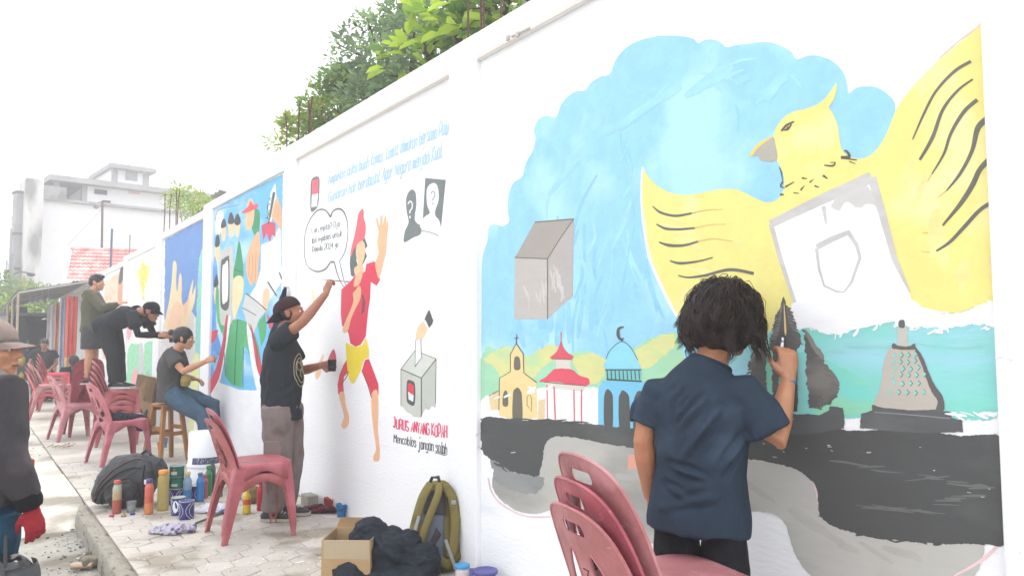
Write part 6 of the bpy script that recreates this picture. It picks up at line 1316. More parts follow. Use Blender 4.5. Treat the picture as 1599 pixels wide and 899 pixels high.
bottle(182, 801, .033, .255, [(.42, (176, 84, 70)), (.62, (196, 170, 130)), (.70, (206, 182, 146)), (1, (178, 190, 176))], 'plastic bottle of brown paint, tan above, with a red cap beside the clear cup', capc=(214, 84, 66), neck=.62, sh=.72)
bottle(232, 802, .033, .27, [(.30, (226, 140, 80)), (.50, (214, 100, 70)), (1, (222, 110, 88))], 'bottle of orange paint with a blue cap in front of the black backpack', capc=(72, 76, 140), neck=.55, sh=.72)
bottle(254, 796, .042, .315, [(.10, (238, 210, 90)), (1, (226, 206, 130))], 'tall bottle of pale yellow liquid with an orange screw cap', capc=(240, 160, 60), neck=.72, sh=.76, clear=True, rib=False)
bottle(292, 786, .034, .26, [(.45, (96, 160, 214)), (1, (170, 200, 226))], 'clear bottle of light blue paint behind the two front tins', capc=(224, 206, 130), neck=.5, clear=True)
bottle(312, 782, .032, .235, [(1, (56, 134, 206))], 'solid bright blue paint bottle left of the pair of chairs', capc=(84, 110, 140), neck=.5)
bottle(325, 773, .030, .255, [(1, (48, 152, 84))], 'green paint bottle with a green cap beside the white bucket', capc=(40, 130, 70), neck=.5)
bottle(331, 768, .028, .29, [(1, (76, 84, 84))], 'dark grey bottle just behind the green paint bottle', capc=(60, 64, 66), neck=.5)
bottle(342, 775, .030, .255, [(1, (44, 142, 82))], 'green paint bottle with a yellow cap half behind the chair legs', capc=(222, 196, 60), neck=.5)
bottle(319, 777, .030, .20, [(1, (196, 110, 130))], 'dull pink paint bottle between the blue and green ones', capc=(190, 110, 130), neck=.5)
bottle(385, 801, .031, .235, [(.30, (240, 206, 60)), (.46, (224, 90, 50)), (1, (238, 206, 62))], 'yellow bottle with a red band seen between the chair legs', capc=(214, 60, 52), neck=.42, sh=.50)
bottle(407, 796, .031, .24, [(1, (212, 48, 52))], 'solid red paint bottle seen under the pair of chairs', capc=(206, 50, 50), neck=.55, sh=.60)
bottle(372, 779, .026, .17, [(1, (70, 186, 170))], 'aqua green bottle behind the chair legs', capc=(70, 180, 166), neck=.6)
bottle(362, 783, .04, .20, [(1, (222, 222, 224))], 'white bottle behind the chair legs', capc=(230, 230, 230), neck=.6)
bottle(722, 925, .038, .150, [(.8, (226, 214, 214)), (1, (230, 226, 226))], 'small white bottle with a sky blue cap at the foot of the wall', capc=(60, 160, 220), neck=.85, sh=.75, rib=False)
def tin(px, py, r, h, body, label, bands=(), rimc=(200, 200, 200), lid=None, name='paint_tin', cat='paint tin', z=0.0, deco=None, rz=0.0, open_=False, taper=1.0):
    g = gnd(px, py); t = thing(name, label, cat, (g.x, g.y, z), rz); bm = BM(); rt = r*taper
    pr = [(0, 0), (r*.98, 0), (r, .004), (r+(rt-r)*.5, h*.5), (rt, h-.006), (rt*1.03, h-.004), (rt*1.03, h), (rt*.95, h)]+([(rt*.93, h*.35), (0, h*.35)] if open_ else [(rt*.93, h-.006), (0, h-.006)])
    lathe(bm, pr, 26, mi=[0, 0, 0, 0, 1, 1, 1]+([2, 2] if open_ else [1, 1]))
    o = obj('can', bm, [mat('tin_%d_%d_%d' % body, S(*body, .66), .35, .08, 9), mat('tinrim_%d_%d_%d' % rimc, S(*rimc, .66), .35, .1), mat('paint_in_%d' % (sum(body)), S(*[min(255, c+40) for c in body], .7), .3)], t)
    for k, (z0, z1, c, a0, a1) in enumerate(bands):
        q = BM(); e = .0006+.0005*k; M_ = 18; R_ = lambda zz: r+(rt-r)*min(1, zz/h)+e
        ra = [(q.verts.new((R_(z0*h)*cos(a0+(a1-a0)*i/M_), R_(z0*h)*sin(a0+(a1-a0)*i/M_), z0*h)), q.verts.new((R_(z1*h)*cos(a0+(a1-a0)*i/M_), R_(z1*h)*sin(a0+(a1-a0)*i/M_), z1*h))) for i in range(M_+1)]
        for (a, b), (c_, d) in zip(ra[:-1], ra[1:]): q.faces.new((a, c_, d, b))
        obj('label', q, mat('lab_%d_%d_%d' % c, S(*c, .7), .5, .08, 20), o)
    if deco: deco(o, r, h)
    return t
PUR = (62, 58, 132)
CAMA = atan2(-1, -.55)                                                # tins' labels face the road side
def swirls(o, r, h):
    q = BM()
    for s, ph in ((1, 0), (-1, 0), (1, .45), (-1, .45)):
        P_ = []
        for k in range(15):
            f = k/14; a = CAMA+s*(.18+ph+.65*(2*f-1)**2); P_.append(Vx((r+.001)*cos(a), (r+.001)*sin(a), .006+(h-.02)*f))
        tube(q, P_, (.0016, .0016), 4)
    obj('swirl', q, mat('swirl_white', (.7, .7, .74), .5), o)
def oval(o, r, h):
    q = BM(); c = CAMA-.1; v = [q.verts.new(((r+.0015)*cos(c+.42*cos(2*pi*k/20)), (r+.0015)*sin(c+.42*cos(2*pi*k/20)), h*.52+h*.34*sin(2*pi*k/20))) for k in range(20)]
    q.faces.new(v); obj('oval_label', q, mat('lab_white', (.7, .72, .74), .5), o)
    swirls(o, r, h)
tin(291, 809, .055, .135, PUR, 'purple paint tin with white swirls, front right of the group', deco=swirls, open_=True)
tin(278, 803, .052, .135, PUR, 'purple paint tin with an oval white label, front left of the group', deco=oval, rimc=(190, 200, 190))
tin(275, 786, .056, .13, PUR, 'purple tin under the two green tins', deco=swirls)
tin(305, 781, .056, .13, PUR, 'purple tin behind the light blue bottle', deco=swirls)
GRN = (38, 104, 88)
g = gnd(275, 786)
tin(275, 786, .057, .095, GRN, 'dark green paint tin standing on the purple tin', bands=[(.15, .75, (40, 116, 96), 0, 6.28), (.2, .42, (200, 214, 206), CAMA-.5, CAMA+.4)], rimc=(120, 150, 140), z=.1305)
tin(275, 786, .057, .085, (40, 110, 92), 'topmost dark green paint tin in the stack by the bucket', bands=[(.2, .5, (206, 216, 206), CAMA-.6, CAMA+.3), (.55, .8, (190, 60, 60), CAMA-.2, CAMA+.05)], rimc=(140, 170, 160), z=.226)
# white buckets
b = gnd(319, 752); t = thing('white_pail', 'white pail under the upturned white bucket', 'bucket', (b.x, b.y, 0)); q = BM()
lathe(q, [(0, 0), (.155, 0), (.16, .01), (.150, .14), (.148, .15), (0, .15)], 30); obj('pail', q, mat('pail_white', (.76, .78, .80), .4, .04), t)
t = thing('upturned_bucket', 'upturned white bucket with a purple band standing on a pail', 'bucket', (b.x, b.y, .151), R(30)); q = BM()
lathe(q, [(0, .0), (.160, 0), (.163, .006), (.160, .03), (.152, .10), (.145, .31), (.135, .325), (0, .325)], 30); o = obj('bucket', q, mat('bucket_white', (.78, .79, .80), .35, .04), t)
q = BM()
for k in range(24):
    a0 = -pi+.05+k*.24; a1 = a0+.24; v = [q.verts.new((rr_*cos(a), rr_*sin(a), z)) for a, z, rr_ in ((a0, .035, .1605), (a1, .035, .1605), (a1, .095, .1535), (a0, .095, .1535))]; q.faces.new(v)
obj('band', q, mat('band_purple', S(84, 82, 120, .66), .5, .1), o)
q = BM()
for k in range(44):
    a = -pi+.2+k*.125; z = .05+.012*(k % 3); w_ = random.uniform(.02, .05); v = [q.verts.new((.1605*cos(a_), .1605*sin(a_), z_)) for a_, z_ in ((a, z), (a+w_, z), (a+w_, z+.016), (a, z+.016))]; q.faces.new(v)
obj('band_print', q, mat('print_pale', S(206, 204, 222, .7), .5), o)
q = BM()
for k in range(4):
    a = CAMA+.45; z = .17+.035*k; v = [q.verts.new((.158*cos(a_), .158*sin(a_), z_)) for a_, z_ in ((a, z), (a+.35, z), (a+.35, z+.012), (a, z+.012))]; q.faces.new(v)
obj('side_print', q, mat('print_red', S(190, 90, 110, .7), .5), o)
# cups
def cup(px, py, r, h, c, label, inner=None, chip=False, group=None, z=0, clear=False):
    g = gnd(px, py); t = thing('plastic_cup', label, 'cup', (g.x, g.y, z)); bm = BM()
    lathe(bm, [(0, 0), (r*.72, 0), (r*.74, .004), (r, h), (r*1.06, h+.002), (r*1.0, h-.002), (r*.9, h*.5), (0, h*.42)], 20)
    if chip:
        for v in bm.verts:
            if v.co.z > h*.8 and v.co.x > 0: v.co.z -= .014*(1+sin(v.co.y*260))
    o = obj('cup', bm, mat('cup_%d_%d_%d' % c, S(*c, .68), .4, .1, 14, trans=.5 if clear else 0), t)
    if inner: q = BM(); lathe(q, [(r*.80, h*.12), (r*.985, h*.72), (r*.97, h*.72)], 20); obj('paint_layer', q, mat('cupin_%d_%d_%d' % inner, S(*inner, .68), .5, .2, 20), o)
cup(205, 799, .036, .082, (200, 204, 200), 'clear plastic cup of grey paint between two bottles', (140, 146, 142), clear=True)
cup(513, 795, .040, .092, (222, 92, 80), 'coral red plastic cup at the foot of the wall', chip=True)
cup(533, 806, .040, .095, (52, 134, 196), 'blue plastic cup at the foot of the wall', chip=True)
cup(250, 703, .035, .10, (232, 150, 48), 'orange cup on the ground behind the wooden stool')
cup(258, 698, .030, .12, (110, 150, 190), 'pale blue can on the ground behind the wooden stool')
cup(364, 803, .030, .055, (238, 208, 60), 'yellow cup under the pair of chairs')
cup(758, 925, .058, .10, (70, 66, 140), 'purple tub at the foot of the near wall')
g = gnd(758, 925); t = thing('tub_lid', 'purple patterned lid pressed on the tub by the near wall', 'lid', (g.x, g.y, .103)); q = BM(); lathe(q, [(0, 0), (.066, 0), (.068, .012), (.064, .018), (.056, .012), (0, .012)], 26); obj('lid', q, mat('lid_purple', S(96, 92, 168, .7), .4), t)
q = BM()
for k in range(12): a = k*pi/6; tube(q, [Vx(.0585*cos(a), .0585*sin(a), -.005), Vx(.050*cos(a+.3), .050*sin(a+.3), -.07)], .0024, 4)
obj('side_stripe', q, mat('swirl_white', (.7, .7, .74), .5), t)
g = gnd(741, 912); t = thing('purple_lid', 'second purple lid leaning behind the small white bottle', 'lid', (g.x, g.y, .05)); q = BM(); lathe(q, [(0, 0), (.05, 0), (.052, .012), (.046, .016), (0, .012)], 24); obj('lid', q, _M['lid_purple'], t); t.rotation_euler = (.3, 0, 0)
q = BM(); lathe(q, [(0, -.05), (.04, -.05), (.045, 0), (0, 0)], 20); obj('tub', q, mat('tub_pale', S(200, 196, 220, .7), .4), t)
# bottle caps and paint spots
for px, py, c, nm in ((174, 806, (214, 74, 84), 'pinkish red'), (193, 806, (170, 146, 70), 'mustard'), (207, 803, (66, 64, 160), 'blue')):
    g = gnd(px, py); q = BM(); lathe(q, [(0, .012), (.017, .012), (.019, .009), (.019, 0), (.016, 0)], 14); o = obj('bottle_cap', q, mat('bcap_%d' % sum(c), S(*c, .7), .4)); o.location = (g.x, g.y, .001); tag(o, '%s bottle cap lying on the pavement in front of the bottles' % nm, 'bottle cap', 'loose bottle caps')
def lump(name, label, cat, pts, m, vox=.007, amp=.008, freq=14, seed=0, group=None, folds=(), st=(1, 1, 1), smooth=3):
    bm = BM()
    for c, r in pts: ball(bm, c, r, 16)
    me = remeshed(bm, vox, smooth); wrinkle(me, amp, freq, st, folds, seed, amp*.4); o = obj(name, me, m)
    for v in o.data.vertices: pass
    return tag(o, label, cat, group)
def at(o, x, y, z=0, rz=None): o.location = (x, y, z); o.rotation_euler = (0, 0, -YAW if rz is None else rz); return o
M_rag = mat('patterned_cloth', S(206, 200, 214, .7), .9, .1, 8, tint=(S(70, 70, 110, .66), 24, .52)); 
g = gnd(270, 832); at(lump('patterned_cloth', 'crumpled patterned cloth on the pavers in front of the paint tins', 'cloth', [((-.11, 0, .02), (.06, .05, .022)), ((-.04, .01, .03), (.07, .06, .034)), ((.04, .0, .035), (.07, .05, .04)), ((.10, .02, .03), (.055, .05, .030)), ((.0, -.04, .02), (.08, .03, .02))], M_rag, .006, .014, 26, 3), g.x, g.y)
bm = BM()
for k in range(60): ball(bm, (random.gauss(0, .085), random.gauss(0, .03), .045+random.gauss(0, .008)), (.006, .006, .003), 5)
g = gnd(330, 800); at(lump('paint_rags', 'pile of white and blue stained rags and paper left of the chair legs', 'rag', [((-.06, 0, .015), (.10, .05, .018)), ((.03, .03, .03), (.10, .05, .03)), ((.09, -.01, .02), (.08, .06, .02)), ((.0, .08, .03), (.12, .04, .03))], mat('rag_white', S(226, 226, 232, .75), .9, .06, 8, tint=(S(80, 90, 140, .66), 13, .56)), .006, .012, 24, 5), g.x, g.y)
g0, g1 = gnd(305, 818), gnd(352, 800); bm = BM(); tube(bm, [Vx(0, 0, .008), (g1-g0)+Vx(0, 0, .010)], .0075, 8); o = obj('thin_rod', bm, mat('rod_green', S(110, 124, 112, .62), .6)); o.location = g0; tag(o, 'thin green grey rod lying on the pavers toward the chair legs', 'rod')
g = gnd(396, 785); at(lump('brown_sack', 'crumpled brown paper sack under the pair of chairs', 'sack', [((0, 0, .06), (.06, .05, .065)), ((.01, .0, .11), (.05, .045, .03))], mat('sack_brown', S(150, 124, 78, .62), .9, .3, 9, tint=(S(70, 64, 50, .5), 9, .54)), .007, .012, 20, 8), g.x, g.y)
g = gnd(398, 781); o = lump('newspaper', 'folded newspaper lying on the brown sack under the chairs', 'newspaper', [((0, 0, 0), (.09, .05, .02))], mat('newsprint', S(196, 194, 190, .7), .9, .1, 8, tint=(S(110, 110, 112, .66), 40, .52)), .007, .006, 20, 9); at(o, g.x, g.y, .15)
# grey block, maroon slippers at the wall
g = gnd(487, 787); q = BM(); box(q, (-.045, -.08, 0), (.045, .08, .085), .006); o = obj('concrete_block', q, mat('block_grey', S(178, 172, 158, .66), .95, .15, 8, .8, 40)); o.location = (g.x-.02, g.y, 0); tag(o, 'small grey concrete block at the foot of the wall by the dark shoe', 'block')
for k, (px, py) in enumerate(((492, 797), (505, 801))):
    g = gnd(px, py); q = BM(); P_ = [(-.12, 0, .012), (-.06, 0, .02), (.0, 0, .03), (.06, 0, .035), (.11, 0, .02)]
    tube(q, P_, [(.028, .010), (.036, .014), (.038, .024), (.042, .026), (.026, .012)], 12, side=(0, 1, 0)); me = remeshed(q, .006, 2); wrinkle(me, .006, 30, seed=k); o = obj('maroon_slipper', me, mat('slipper_maroon', S(110, 36, 50, .62), .9, .35, 16, tint=(S(60, 28, 34, .6), 14, .5))); o.location = (g.x, g.y, 0); o.rotation_euler = (0, 0, -1.2+.5*k); tag(o, ['maroon cloth slipper nearest the grey block', 'maroon cloth slipper nearest the red cup'][k], 'slipper')
# ---- black backpack on the ground
g = gnd(192, 797); t = thing('black_backpack', 'scuffed black backpack slumped on the pavement behind the paint bottles', 'backpack', (g.x+.08, g.y+.16, 0), -YAW)
M_bp = mat('backpack_black', S(44, 48, 50, .6), .48, .2, 6, .5, 120, tint=(S(70, 72, 72, .6), 7, .62))
bm = BM(); tube(bm, [(-.265, 0, .05), (-.235, 0, .085), (-.16, 0, .155), (-.07, 0, .205), (.03, 0, .215), (.12, 0, .21), (.18, 0, .195), (.205, 0, .18)], [(.08, .045), (.12, .085), (.145, .155), (.155, .203), (.155, .213), (.15, .21), (.14, .19), (.11, .15)], 20, side=(0, 1, 0))
ball(bm, (-.02, -.13, .13), (.13, .06, .12), 16); ball(bm, (.1, .02, .33), (.10, .10, .08), 14)
me = remeshed(bm, .008, 4); wrinkle(me, .010, 9, (1, 1, 1), [((-.2, -.12, .12), (.15, -.14, .34), .014, .010), ((-.22, -.1, .16), (.12, -.1, .40), .012, .012), ((-.24, -.05, .17), (.08, -.05, .43), .012, .010), ((-.15, -.16, .05), (.1, -.17, .22), .016, .010)], 2); bb = obj('bag', me, M_bp, t)
bpy.context.view_layer.update()
def onbag(o_, x, z, out=.004):
    hit, lo, n_, _ = o_.ray_cast(Vx(x, -.8, z), Vx(0, 1, 0))
    return lo+n_*out if hit else None
def seam(o_, pts, r, m, nm, par):
    P_ = [p for p in (onbag(o_, x, z) for x, z in [(q_.x, q_.y) for q_ in catmull([(a, b, 0) for a, b in pts], False, 8)]) if p is not None]
    if len(P_) > 2: q = BM(); tube(q, P_, r, 6); obj(nm, q, m, par, True)
M_zip = mat('zip_brown', S(112, 78, 66, .6), .6, .3, 20); M_pip = mat('piping_black', S(24, 26, 28, .6), .5, .2)
seam(bb, [(-.23, .10), (-.17, .22), (-.06, .325), (.06, .385), (.15, .375)], .0055, M_zip, 'zipper', t)
seam(bb, [(-.235, .06), (-.17, .17), (-.06, .27), (.05, .325), (.14, .325)], .007, M_pip, 'piping', t)
seam(bb, [(-.20, .03), (-.15, .13), (-.05, .215), (.06, .25), (.12, .20), (.135, .08), (.12, .03)], .007, M_pip, 'piping', t)
seam(bb, [(-.13, .145), (-.04, .20), (.05, .225), (.105, .19)], .004, M_zip, 'zipper', t)
seam(bb, [(.155, .35), (.16, .20), (.155, .04)], .008, M_pip, 'piping', t)
q = BM(); tube(q, [Vx(.185, -.11, .37), Vx(.215, -.14, .30), Vx(.222, -.15, .18), Vx(.21, -.14, .05)], [(.028, .012)]*4, 10); obj('strap', q, M_bp, t)
q = BM(); tube(q, [Vx(.10, -.04, .425), Vx(.15, -.06, .46), Vx(.19, -.08, .42)], .011, 8); obj('handle', q, M_bp, t)
q = BM()
for z in (.10, .20): box(q, (.0, -.205, z-.012), (.03, -.195, z+.014), .003)
obj('buckle', q, mat('buckle_grey', S(150, 150, 150, .6), .5), t)
q = BM(); box(q, (.18, -.165, .20), (.215, -.155, .24), .004); obj('tag', q, mat('tag_white', (.65, .65, .65), .6), t)
# ---- olive backpack leaning on the wall
g = gnd(683, 893); t = thing('olive_backpack', 'olive green backpack leaning on the wall with its shoulder straps outward', 'backpack', (g.x+.02, g.y+.06, 0), -YAW+.16)
M_ol = cloth('olive_pack', S(150, 136, 82, .62), rough=.85, scale=7, tint=(S(120, 116, 66, .6), 6, .55)); M_gp = cloth('grey_panel', S(128, 134, 146, .62), scale=6); M_dk = cloth('dark_panel', S(92, 86, 90, .6))
bm = BM(); tube(bm, [(.02, .0, 0), (.015, .0, .04), (.012, .015, .16), (.012, .035, .29), (.02, .055, .40), (.025, .07, .465), (.028, .08, .495)], [(.135, .085), (.150, .10), (.145, .10), (.13, .09), (.105, .075), (.075, .055), (.04, .03)], 20, side=(1, 0, 0))
ball(bm, (.09, -.02, .12), (.075, .08, .11), 14)
me = remeshed(bm, .008, 4); wrinkle(me, .006, 10, seed=4); obj('bag', me, M_ol, t)
def panel(P4, m, nm, n=8, bulge=.012, par=None):
    q = BM(); A, B_, C_, D_ = [Vector(p) for p in P4]; gg = []
    for i in range(n+1):
        row = []
        for j in range(n+1):
            u, v = i/n, j/n; p = A.lerp(B_, u).lerp(D_.lerp(C_, u), v); row.append(q.verts.new(p+Vx(0, -bulge*sin(pi*u)*sin(pi*v), 0)))
        gg.append(row)
    for a, b in zip(gg[:-1], gg[1:]):
        for j in range(n): q.faces.new((a[j], b[j], b[j+1], a[j+1]))
    bmesh.ops.recalc_face_normals(q, faces=q.faces[:]); bmesh.ops.solidify(q, geom=q.faces[:], thickness=.008); return obj(nm, q, m, par or t, True)
panel([(-.095, -.100, .05), (.05, -.100, .04), (.045, -.065, .33), (-.085, -.062, .33)], M_gp, 'back_panel')
panel([(-.075, -.068, .335), (.06, -.068, .325), (.05, -.02, .46), (-.06, -.02, .46)], M_dk, 'shoulder_panel')
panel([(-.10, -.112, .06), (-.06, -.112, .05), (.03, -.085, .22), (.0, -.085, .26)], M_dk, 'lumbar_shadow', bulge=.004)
for nm, P_, rr in (('shoulder_strap', [(-.03, -.03, .50), (-.075, -.085, .44), (-.11, -.11, .34), (-.135, -.12, .24), (-.145, -.10, .17)], [(.026, .012)]*5), ('shoulder_strap', [(.02, -.03, .50), (.01, -.09, .45), (-.03, -.12, .36), (-.07, -.13, .26), (-.09, -.125, .17), (-.085, -.11, .10)], [(.022, .011)]*6), ('side_strap', [(.05, -.03, .49), (.095, -.06, .42), (.11, -.085, .30), (.10, -.115, .18), (.08, -.12, .10)], [(.028, .014)]*5)):
    q = BM(); tube(q, catmull(P_, False, 4), [rr[0]]*(4*(len(P_)-1)+1), 10, side=(1, 0, 0)); obj(nm, q, M_ol, t, True)
M_web = mat('webbing_grey', S(176, 176, 174, .66), .7, .1)
for P_ in ([(-.135, -.135, .24), (-.12, -.145, .12), (-.14, -.14, .02)], [(.05, -.125, .20), (.085, -.135, .10), (.11, -.13, .03)], [(-.10, -.13, .34), (-.135, -.137, .22)]):
    q = BM(); tube(q, P_, [(.010, .004)]*len(P_), 8); obj('webbing', q, M_web, t)
q = BM(); tube(q, [(-.03, .02, .50), (-.02, -.02, .535), (.015, -.02, .535), (.025, .02, .50)], [(.012, .006)]*4, 8); obj('handle', q, mat('webbing_dark', S(80, 80, 80, .6), .7), t)
q = BM(); box(q, (.085, -.09, .385), (.115, -.075, .41), .004); obj('buckle', q, M_web, t)
q = BM(); tube(q, [Vx(-.01, -.10, .09), Vx(.06, -.125, .06), Vx(.13, -.08, .10), Vx(.16, -.01, .15)], [(.012, .03)]*4, 8); obj('pocket_edge', q, M_ol, t, True)
panel([(.115, -.055, .16), (.155, -.0, .20), (.145, .03, .36), (.115, -.035, .30)], cloth('blue_grey', S(132, 156, 182, .62)), 'side_panel', bulge=.01)
# ---- cardboard box with paper and a black jacket thrown over it
M_cb = mat('cardboard', S(200, 166, 120, .72), .85, .10, 6, .2, 60, stretch=(1, 1, 6), speck=(S(150, 116, 76, .6), 9, .66)); M_tp = mat('packing_tape', S(206, 184, 150, .68), .5, .05)
g = gnd(501, 917); t = thing('cardboard_box', 'open cardboard box with white paper inside, half under the black jacket', 'box', (g.x, g.y, 0), -YAW-.05)
W_, D_, H_ = .27, .28, .255
for nm, lo, hi in (('front', (0, 0, 0), (W_, .006, H_)), ('back', (0, D_-.006, 0), (W_, D_, H_)), ('side', (0, .0065, 0), (.006, D_-.0065, H_-.001)), ('side', (W_-.006, .0065, 0), (W_, D_-.0065, H_-.001)), ('bottom', (.0065, .0065, 0), (W_-.0065, D_-.0065, .006))):
    q = BM(); box(q, lo, hi, .0015); obj(nm, q, M_cb, t)
q = BM(); box(q, (.012, -.0015, H_-.10), (.262, -.0005, H_-.001)); obj('tape', q, M_tp, t)
q = BM(); v = [q.verts.new(p) for p in ((.003, D_-.003, H_), (W_-.003, D_-.003, H_), (W_-.02, D_+.03, H_+.05), (.02, D_+.03, H_+.05))]; q.faces.new(v); bmesh.ops.solidify(q, geom=q.faces[:], thickness=.004); obj('flap', q, M_cb, t)
q = BM(); v = [q.verts.new(p) for p in ((.003, .01, H_), (.003, D_-.01, H_), (.01, D_-.03, H_-.12), (.01, .03, H_-.12))]; q.faces.new(v); bmesh.ops.solidify(q, geom=q.faces[:], thickness=.003); obj('flap', q, M_cb, t)
pa = thing('crumpled_paper', 'crumpled white paper sticking out of the cardboard box', 'paper', t.matrix_basis @ Vx(.14, .13, .15), -YAW); q = BM(); gg = [[q.verts.new((x*.03, y*.03, .06*noise.noise(Vector((x*.5, y*.5, 2)))+.02+.03*x*.3)) for y in range(-3, 4)] for x in range(-3, 4)]
for a, b in zip(gg[:-1], gg[1:]):
    for k in range(6): q.faces.new((a[k], a[k+1], b[k+1], b[k]))
bmesh.ops.solidify(q, geom=q.faces[:], thickness=.002); obj('sheet', q, mat('paper_white', (.78, .78, .78), .9, .03), pa)
g = gnd(612, 905); M_bj = cloth('black_jacket', S(46, 52, 60, .64), var=.2, scale=8, rough=.7)
o = lump('black_jacket', 'black jacket heaped over the cardboard box beside the olive backpack', 'jacket', [((-.20, .05, .09), (.14, .14, .12)), ((-.12, .10, .20), (.15, .12, .12)), ((-.13, .10, .27), (.10, .10, .06)), ((.0, .05, .14), (.16, .14, .13)), ((.12, .06, .12), (.14, .12, .10)), ((.13, .10, .19), (.09, .08, .07)), ((.25, .02, .10), (.11, .10, .11)), ((.06, -.08, .05), (.22, .10, .06)), ((-.22, -.05, .06), (.12, .12, .08)), ((.02, .10, .22), (.08, .06, .06))], M_bj, .007, .020, 6.5, 2, None,
     [((-.30, -.02, .10), (-.02, -.02, .30), .022, .022), ((-.25, -.08, .05), (.0, -.05, .22), .02, .018), ((-.05, -.08, .20), (.20, -.05, .10), .02, .02), ((-.1, .0, .30), (.02, -.06, .12), .02, .018), ((.0, -.12, .10), (.25, -.08, .05), .018, .016), ((-.1, -.12, .10), (.15, -.14, .04), .018, .014), ((.05, -.02, .22), (.25, -.04, .16), .016, .016)], st=(.8, 1, 1.9), smooth=9)
o.scale = (.84, .90, 1.0); at(o, g.x-.045, g.y-.02)
# ---- things on and around the far chairs
cx, cy = -.98, 9.42
o = lump('dark_clothes', 'bundle of dark navy clothes on the seat of the pink red chair', 'clothes', [((-.10, 0, .05), (.13, .12, .06)), ((.03, .05, .04), (.16, .10, .05)), ((.17, .06, .02), (.10, .08, .05)), ((.22, .06, -.06), (.05, .08, .07)), ((-.16, -.02, .10), (.06, .1, .06)), ((-.05, -.08, .06), (.1, .07, .06))], cloth('navy_bundle', S(48, 48, 66, .6), var=.2), .009, .018, 13, 6); at(o, cx, cy, .435, R(12))
q = BM(); lathe(q, [(0, 0), (.04, 0), (.065, .06), (.068, .065), (.062, .062), (.04, .02), (0, .012)], 18); o = obj('white_bowl', q, mat('bowl_lilac', S(206, 200, 224, .72), .4)); o.location = (cx+.17, cy+.17, .437); tag(o, 'small pale lilac bowl at the back of the seat with dark clothes', 'bowl')
a = onX(208, 640, -.14); b = onX(238, 583, -.06); t = thing('cardboard_sheet', 'large plain cardboard sheet leaning on the wall behind the wooden stool', 'cardboard', (-.16, 10.6, 0)); q = BM()
ya, yb = onX(209, 640, -.1).y, onX(238, 640, -.1).y; zt = onX(222, 585, -.06).z
v = [q.verts.new(p) for p in ((0, ya-10.6, .01), (0, yb-10.6, .01), (.10, yb-10.6, zt), (.10, ya-10.6, zt))]; q.faces.new(v); bmesh.ops.solidify(q, geom=q.faces[:], thickness=.006); obj('sheet', q, M_cb, t)
for k, (px, py) in enumerate(((215, 667), (225, 668))):
    p = gnd(px, py); q = BM(); tube(q, [(0, 0, 0), (.01, 0, .06), (.02, 0, .16), (.03, 0, .24), (.035, 0, .28)], [(.04, .03), (.05, .035), (.052, .03), (.042, .025), (.015, .012)], 12, side=(0, 1, 0)); me = remeshed(q, .01, 2); o = obj('dark_shoe', me, mat('shoe_black', (.02, .02, .022), .6)); o.location = (p.x, p.y, 0); o.rotation_euler = (0, 0, .3); tag(o, 'dark shoe propped upright against the cardboard, %s of the pair' % ('left' if k == 0 else 'right'), 'shoe')
# ---- navy jacket hung on the pilaster behind the man in the maroon cap
t = thing('navy_jacket', 'dark navy jacket hanging on the wall behind the person in the maroon cap', 'jacket', (0, 0, 0)); q = BM()
H0 = onX(446, 449, -.06); 
def hp_(px, py): return onX(px, py, -.075)
tube(q, [hp_(446, 449), hp_(442, 466), hp_(440, 490), hp_(438, 530), hp_(436, 600)], [(.012, .012), (.05, .03), (.08, .04), (.11, .05), (.13, .05)], 14, side=(0, 1, 0))
tube(q, [hp_(436, 500), hp_(428, 525), hp_(418, 555), hp_(414, 590), hp_(412, 622)], [(.05, .04), (.065, .04), (.065, .04), (.06, .036), (.045, .03)], 12, side=(0, 1, 0))
me = remeshed(q, .009, 3); wrinkle(me, .010, 8, (1, 1, .3), (), 3); jn_ = obj('jacket', me, cloth('navy_jacket', S(36, 52, 78, .6), scale=5), t)
q = BM(); tube(q, [hp_(412, 621), hp_(411, 636)], [(.036, .026), (.030, .022)], 10, side=(0, 1, 0)); obj('cuff', q, cloth('cuff_navy', S(26, 34, 54, .6)), t, True)
q = BM(); tube(q, [(0, H0.y, H0.z), (-.08, H0.y, H0.z+.005)], .004, 6); o = obj('wall_nail', q, M_rust); tag(o, 'small nail in the wall holding up the navy jacket', 'nail')
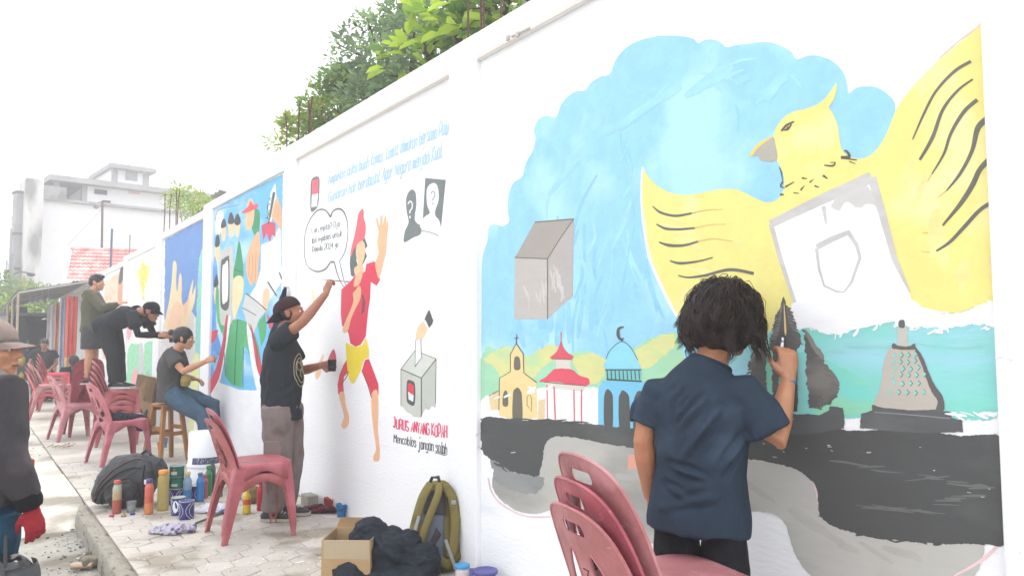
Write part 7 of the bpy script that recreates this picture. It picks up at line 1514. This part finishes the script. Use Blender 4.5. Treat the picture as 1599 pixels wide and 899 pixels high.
# ---- debris beside the kerb
g = gnd(152, 882, ROADZ+.01); q = BM(); box(q, (-.10, -.05, 0), (.10, .05, .055), .008, rot=Matrix.Rotation(.15, 4, 'Y')); me = remeshed(q, .008, 2); wrinkle(me, .010, 14, seed=3); o = obj('broken_brick', me, mat('brick_dirty', S(150, 140, 120, .6), .95, .3, 9, .8, 40)); at(o, g.x, g.y, ROADZ+.012, .2); tag(o, 'broken dirty brick lying on the road beside the kerb', 'brick')
g = gnd(128, 888, ROADZ+.01); q = BM(); tube(q, [(-.065, 0, .022), (-.06, 0, .022), (.055, 0, .022), (.062, 0, .022)], [.018, .022, .022, .017], 14); o = obj('drink_can', q, mat('can_tan', S(206, 176, 150, .66), .35, .15, 12, metal=.5)); at(o, g.x, g.y, ROADZ+.012, -.3); tag(o, 'flattened pale drink can on the road in front of the broken brick', 'can')
g = gnd(158, 868, ROADZ+.01); o = lump('mud_clod', 'dark clod of earth behind the broken brick by the kerb', 'clod', [((0, 0, .02), (.09, .05, .03)), ((.07, .0, .015), (.06, .04, .02)), ((-.07, .02, .015), (.05, .04, .02))], mat('mud', S(112, 102, 84, .6), .95, .3, 12, .8, 40), .008, .010, 20, 4); at(o, g.x, g.y, ROADZ)
g = gnd(66, 700); q = BM()
for k in range(7): tube(q, [Vx(.05*k, .02*sin(k), .01), Vx(.05*k+.07, .02*sin(k)+random.gauss(0, .05), .015+random.random()*.03)], .006, 5)
for k in range(9):
    p = Vx(random.uniform(0, .4), random.gauss(0, .05), .012+random.random()*.04); d = Vx(random.gauss(0, 1), random.gauss(0, 1), .3).normalized()*.05; s_ = d.cross(Vx(0, 0, 1))*.4; q.faces.new([q.verts.new(x) for x in (p, p+d*.5+s_, p+d, p+d*.5-s_)])
o = obj('dry_twig', q, mat('twig', S(178, 160, 130, .62), .9, .2)); at(o, g.x, g.y, .005, -.5); tag(o, 'dry twig with curled leaves on the pale ground at the left', 'twig')
# ================================================================ air
hz = BM(); box(hz, (-60, -6, -1.4), (90, 130, 40)); ho = obj('haze', hz); ho['kind'] = 'stuff'
hm_ = bpy.data.materials.new('haze_air'); hm_.use_nodes = True; hn = hm_.node_tree; hn.nodes.clear()
ou = hn.nodes.new('ShaderNodeOutputMaterial'); pvn = hn.nodes.new('ShaderNodeVolumePrincipled'); pvn.inputs['Color'].default_value = (.97, .98, 1, 1); pvn.inputs['Density'].default_value = .010; pvn.inputs['Anisotropy'].default_value = .3
hn.links.new(pvn.outputs[0], ou.inputs['Volume']); ho.data.materials.append(hm_)
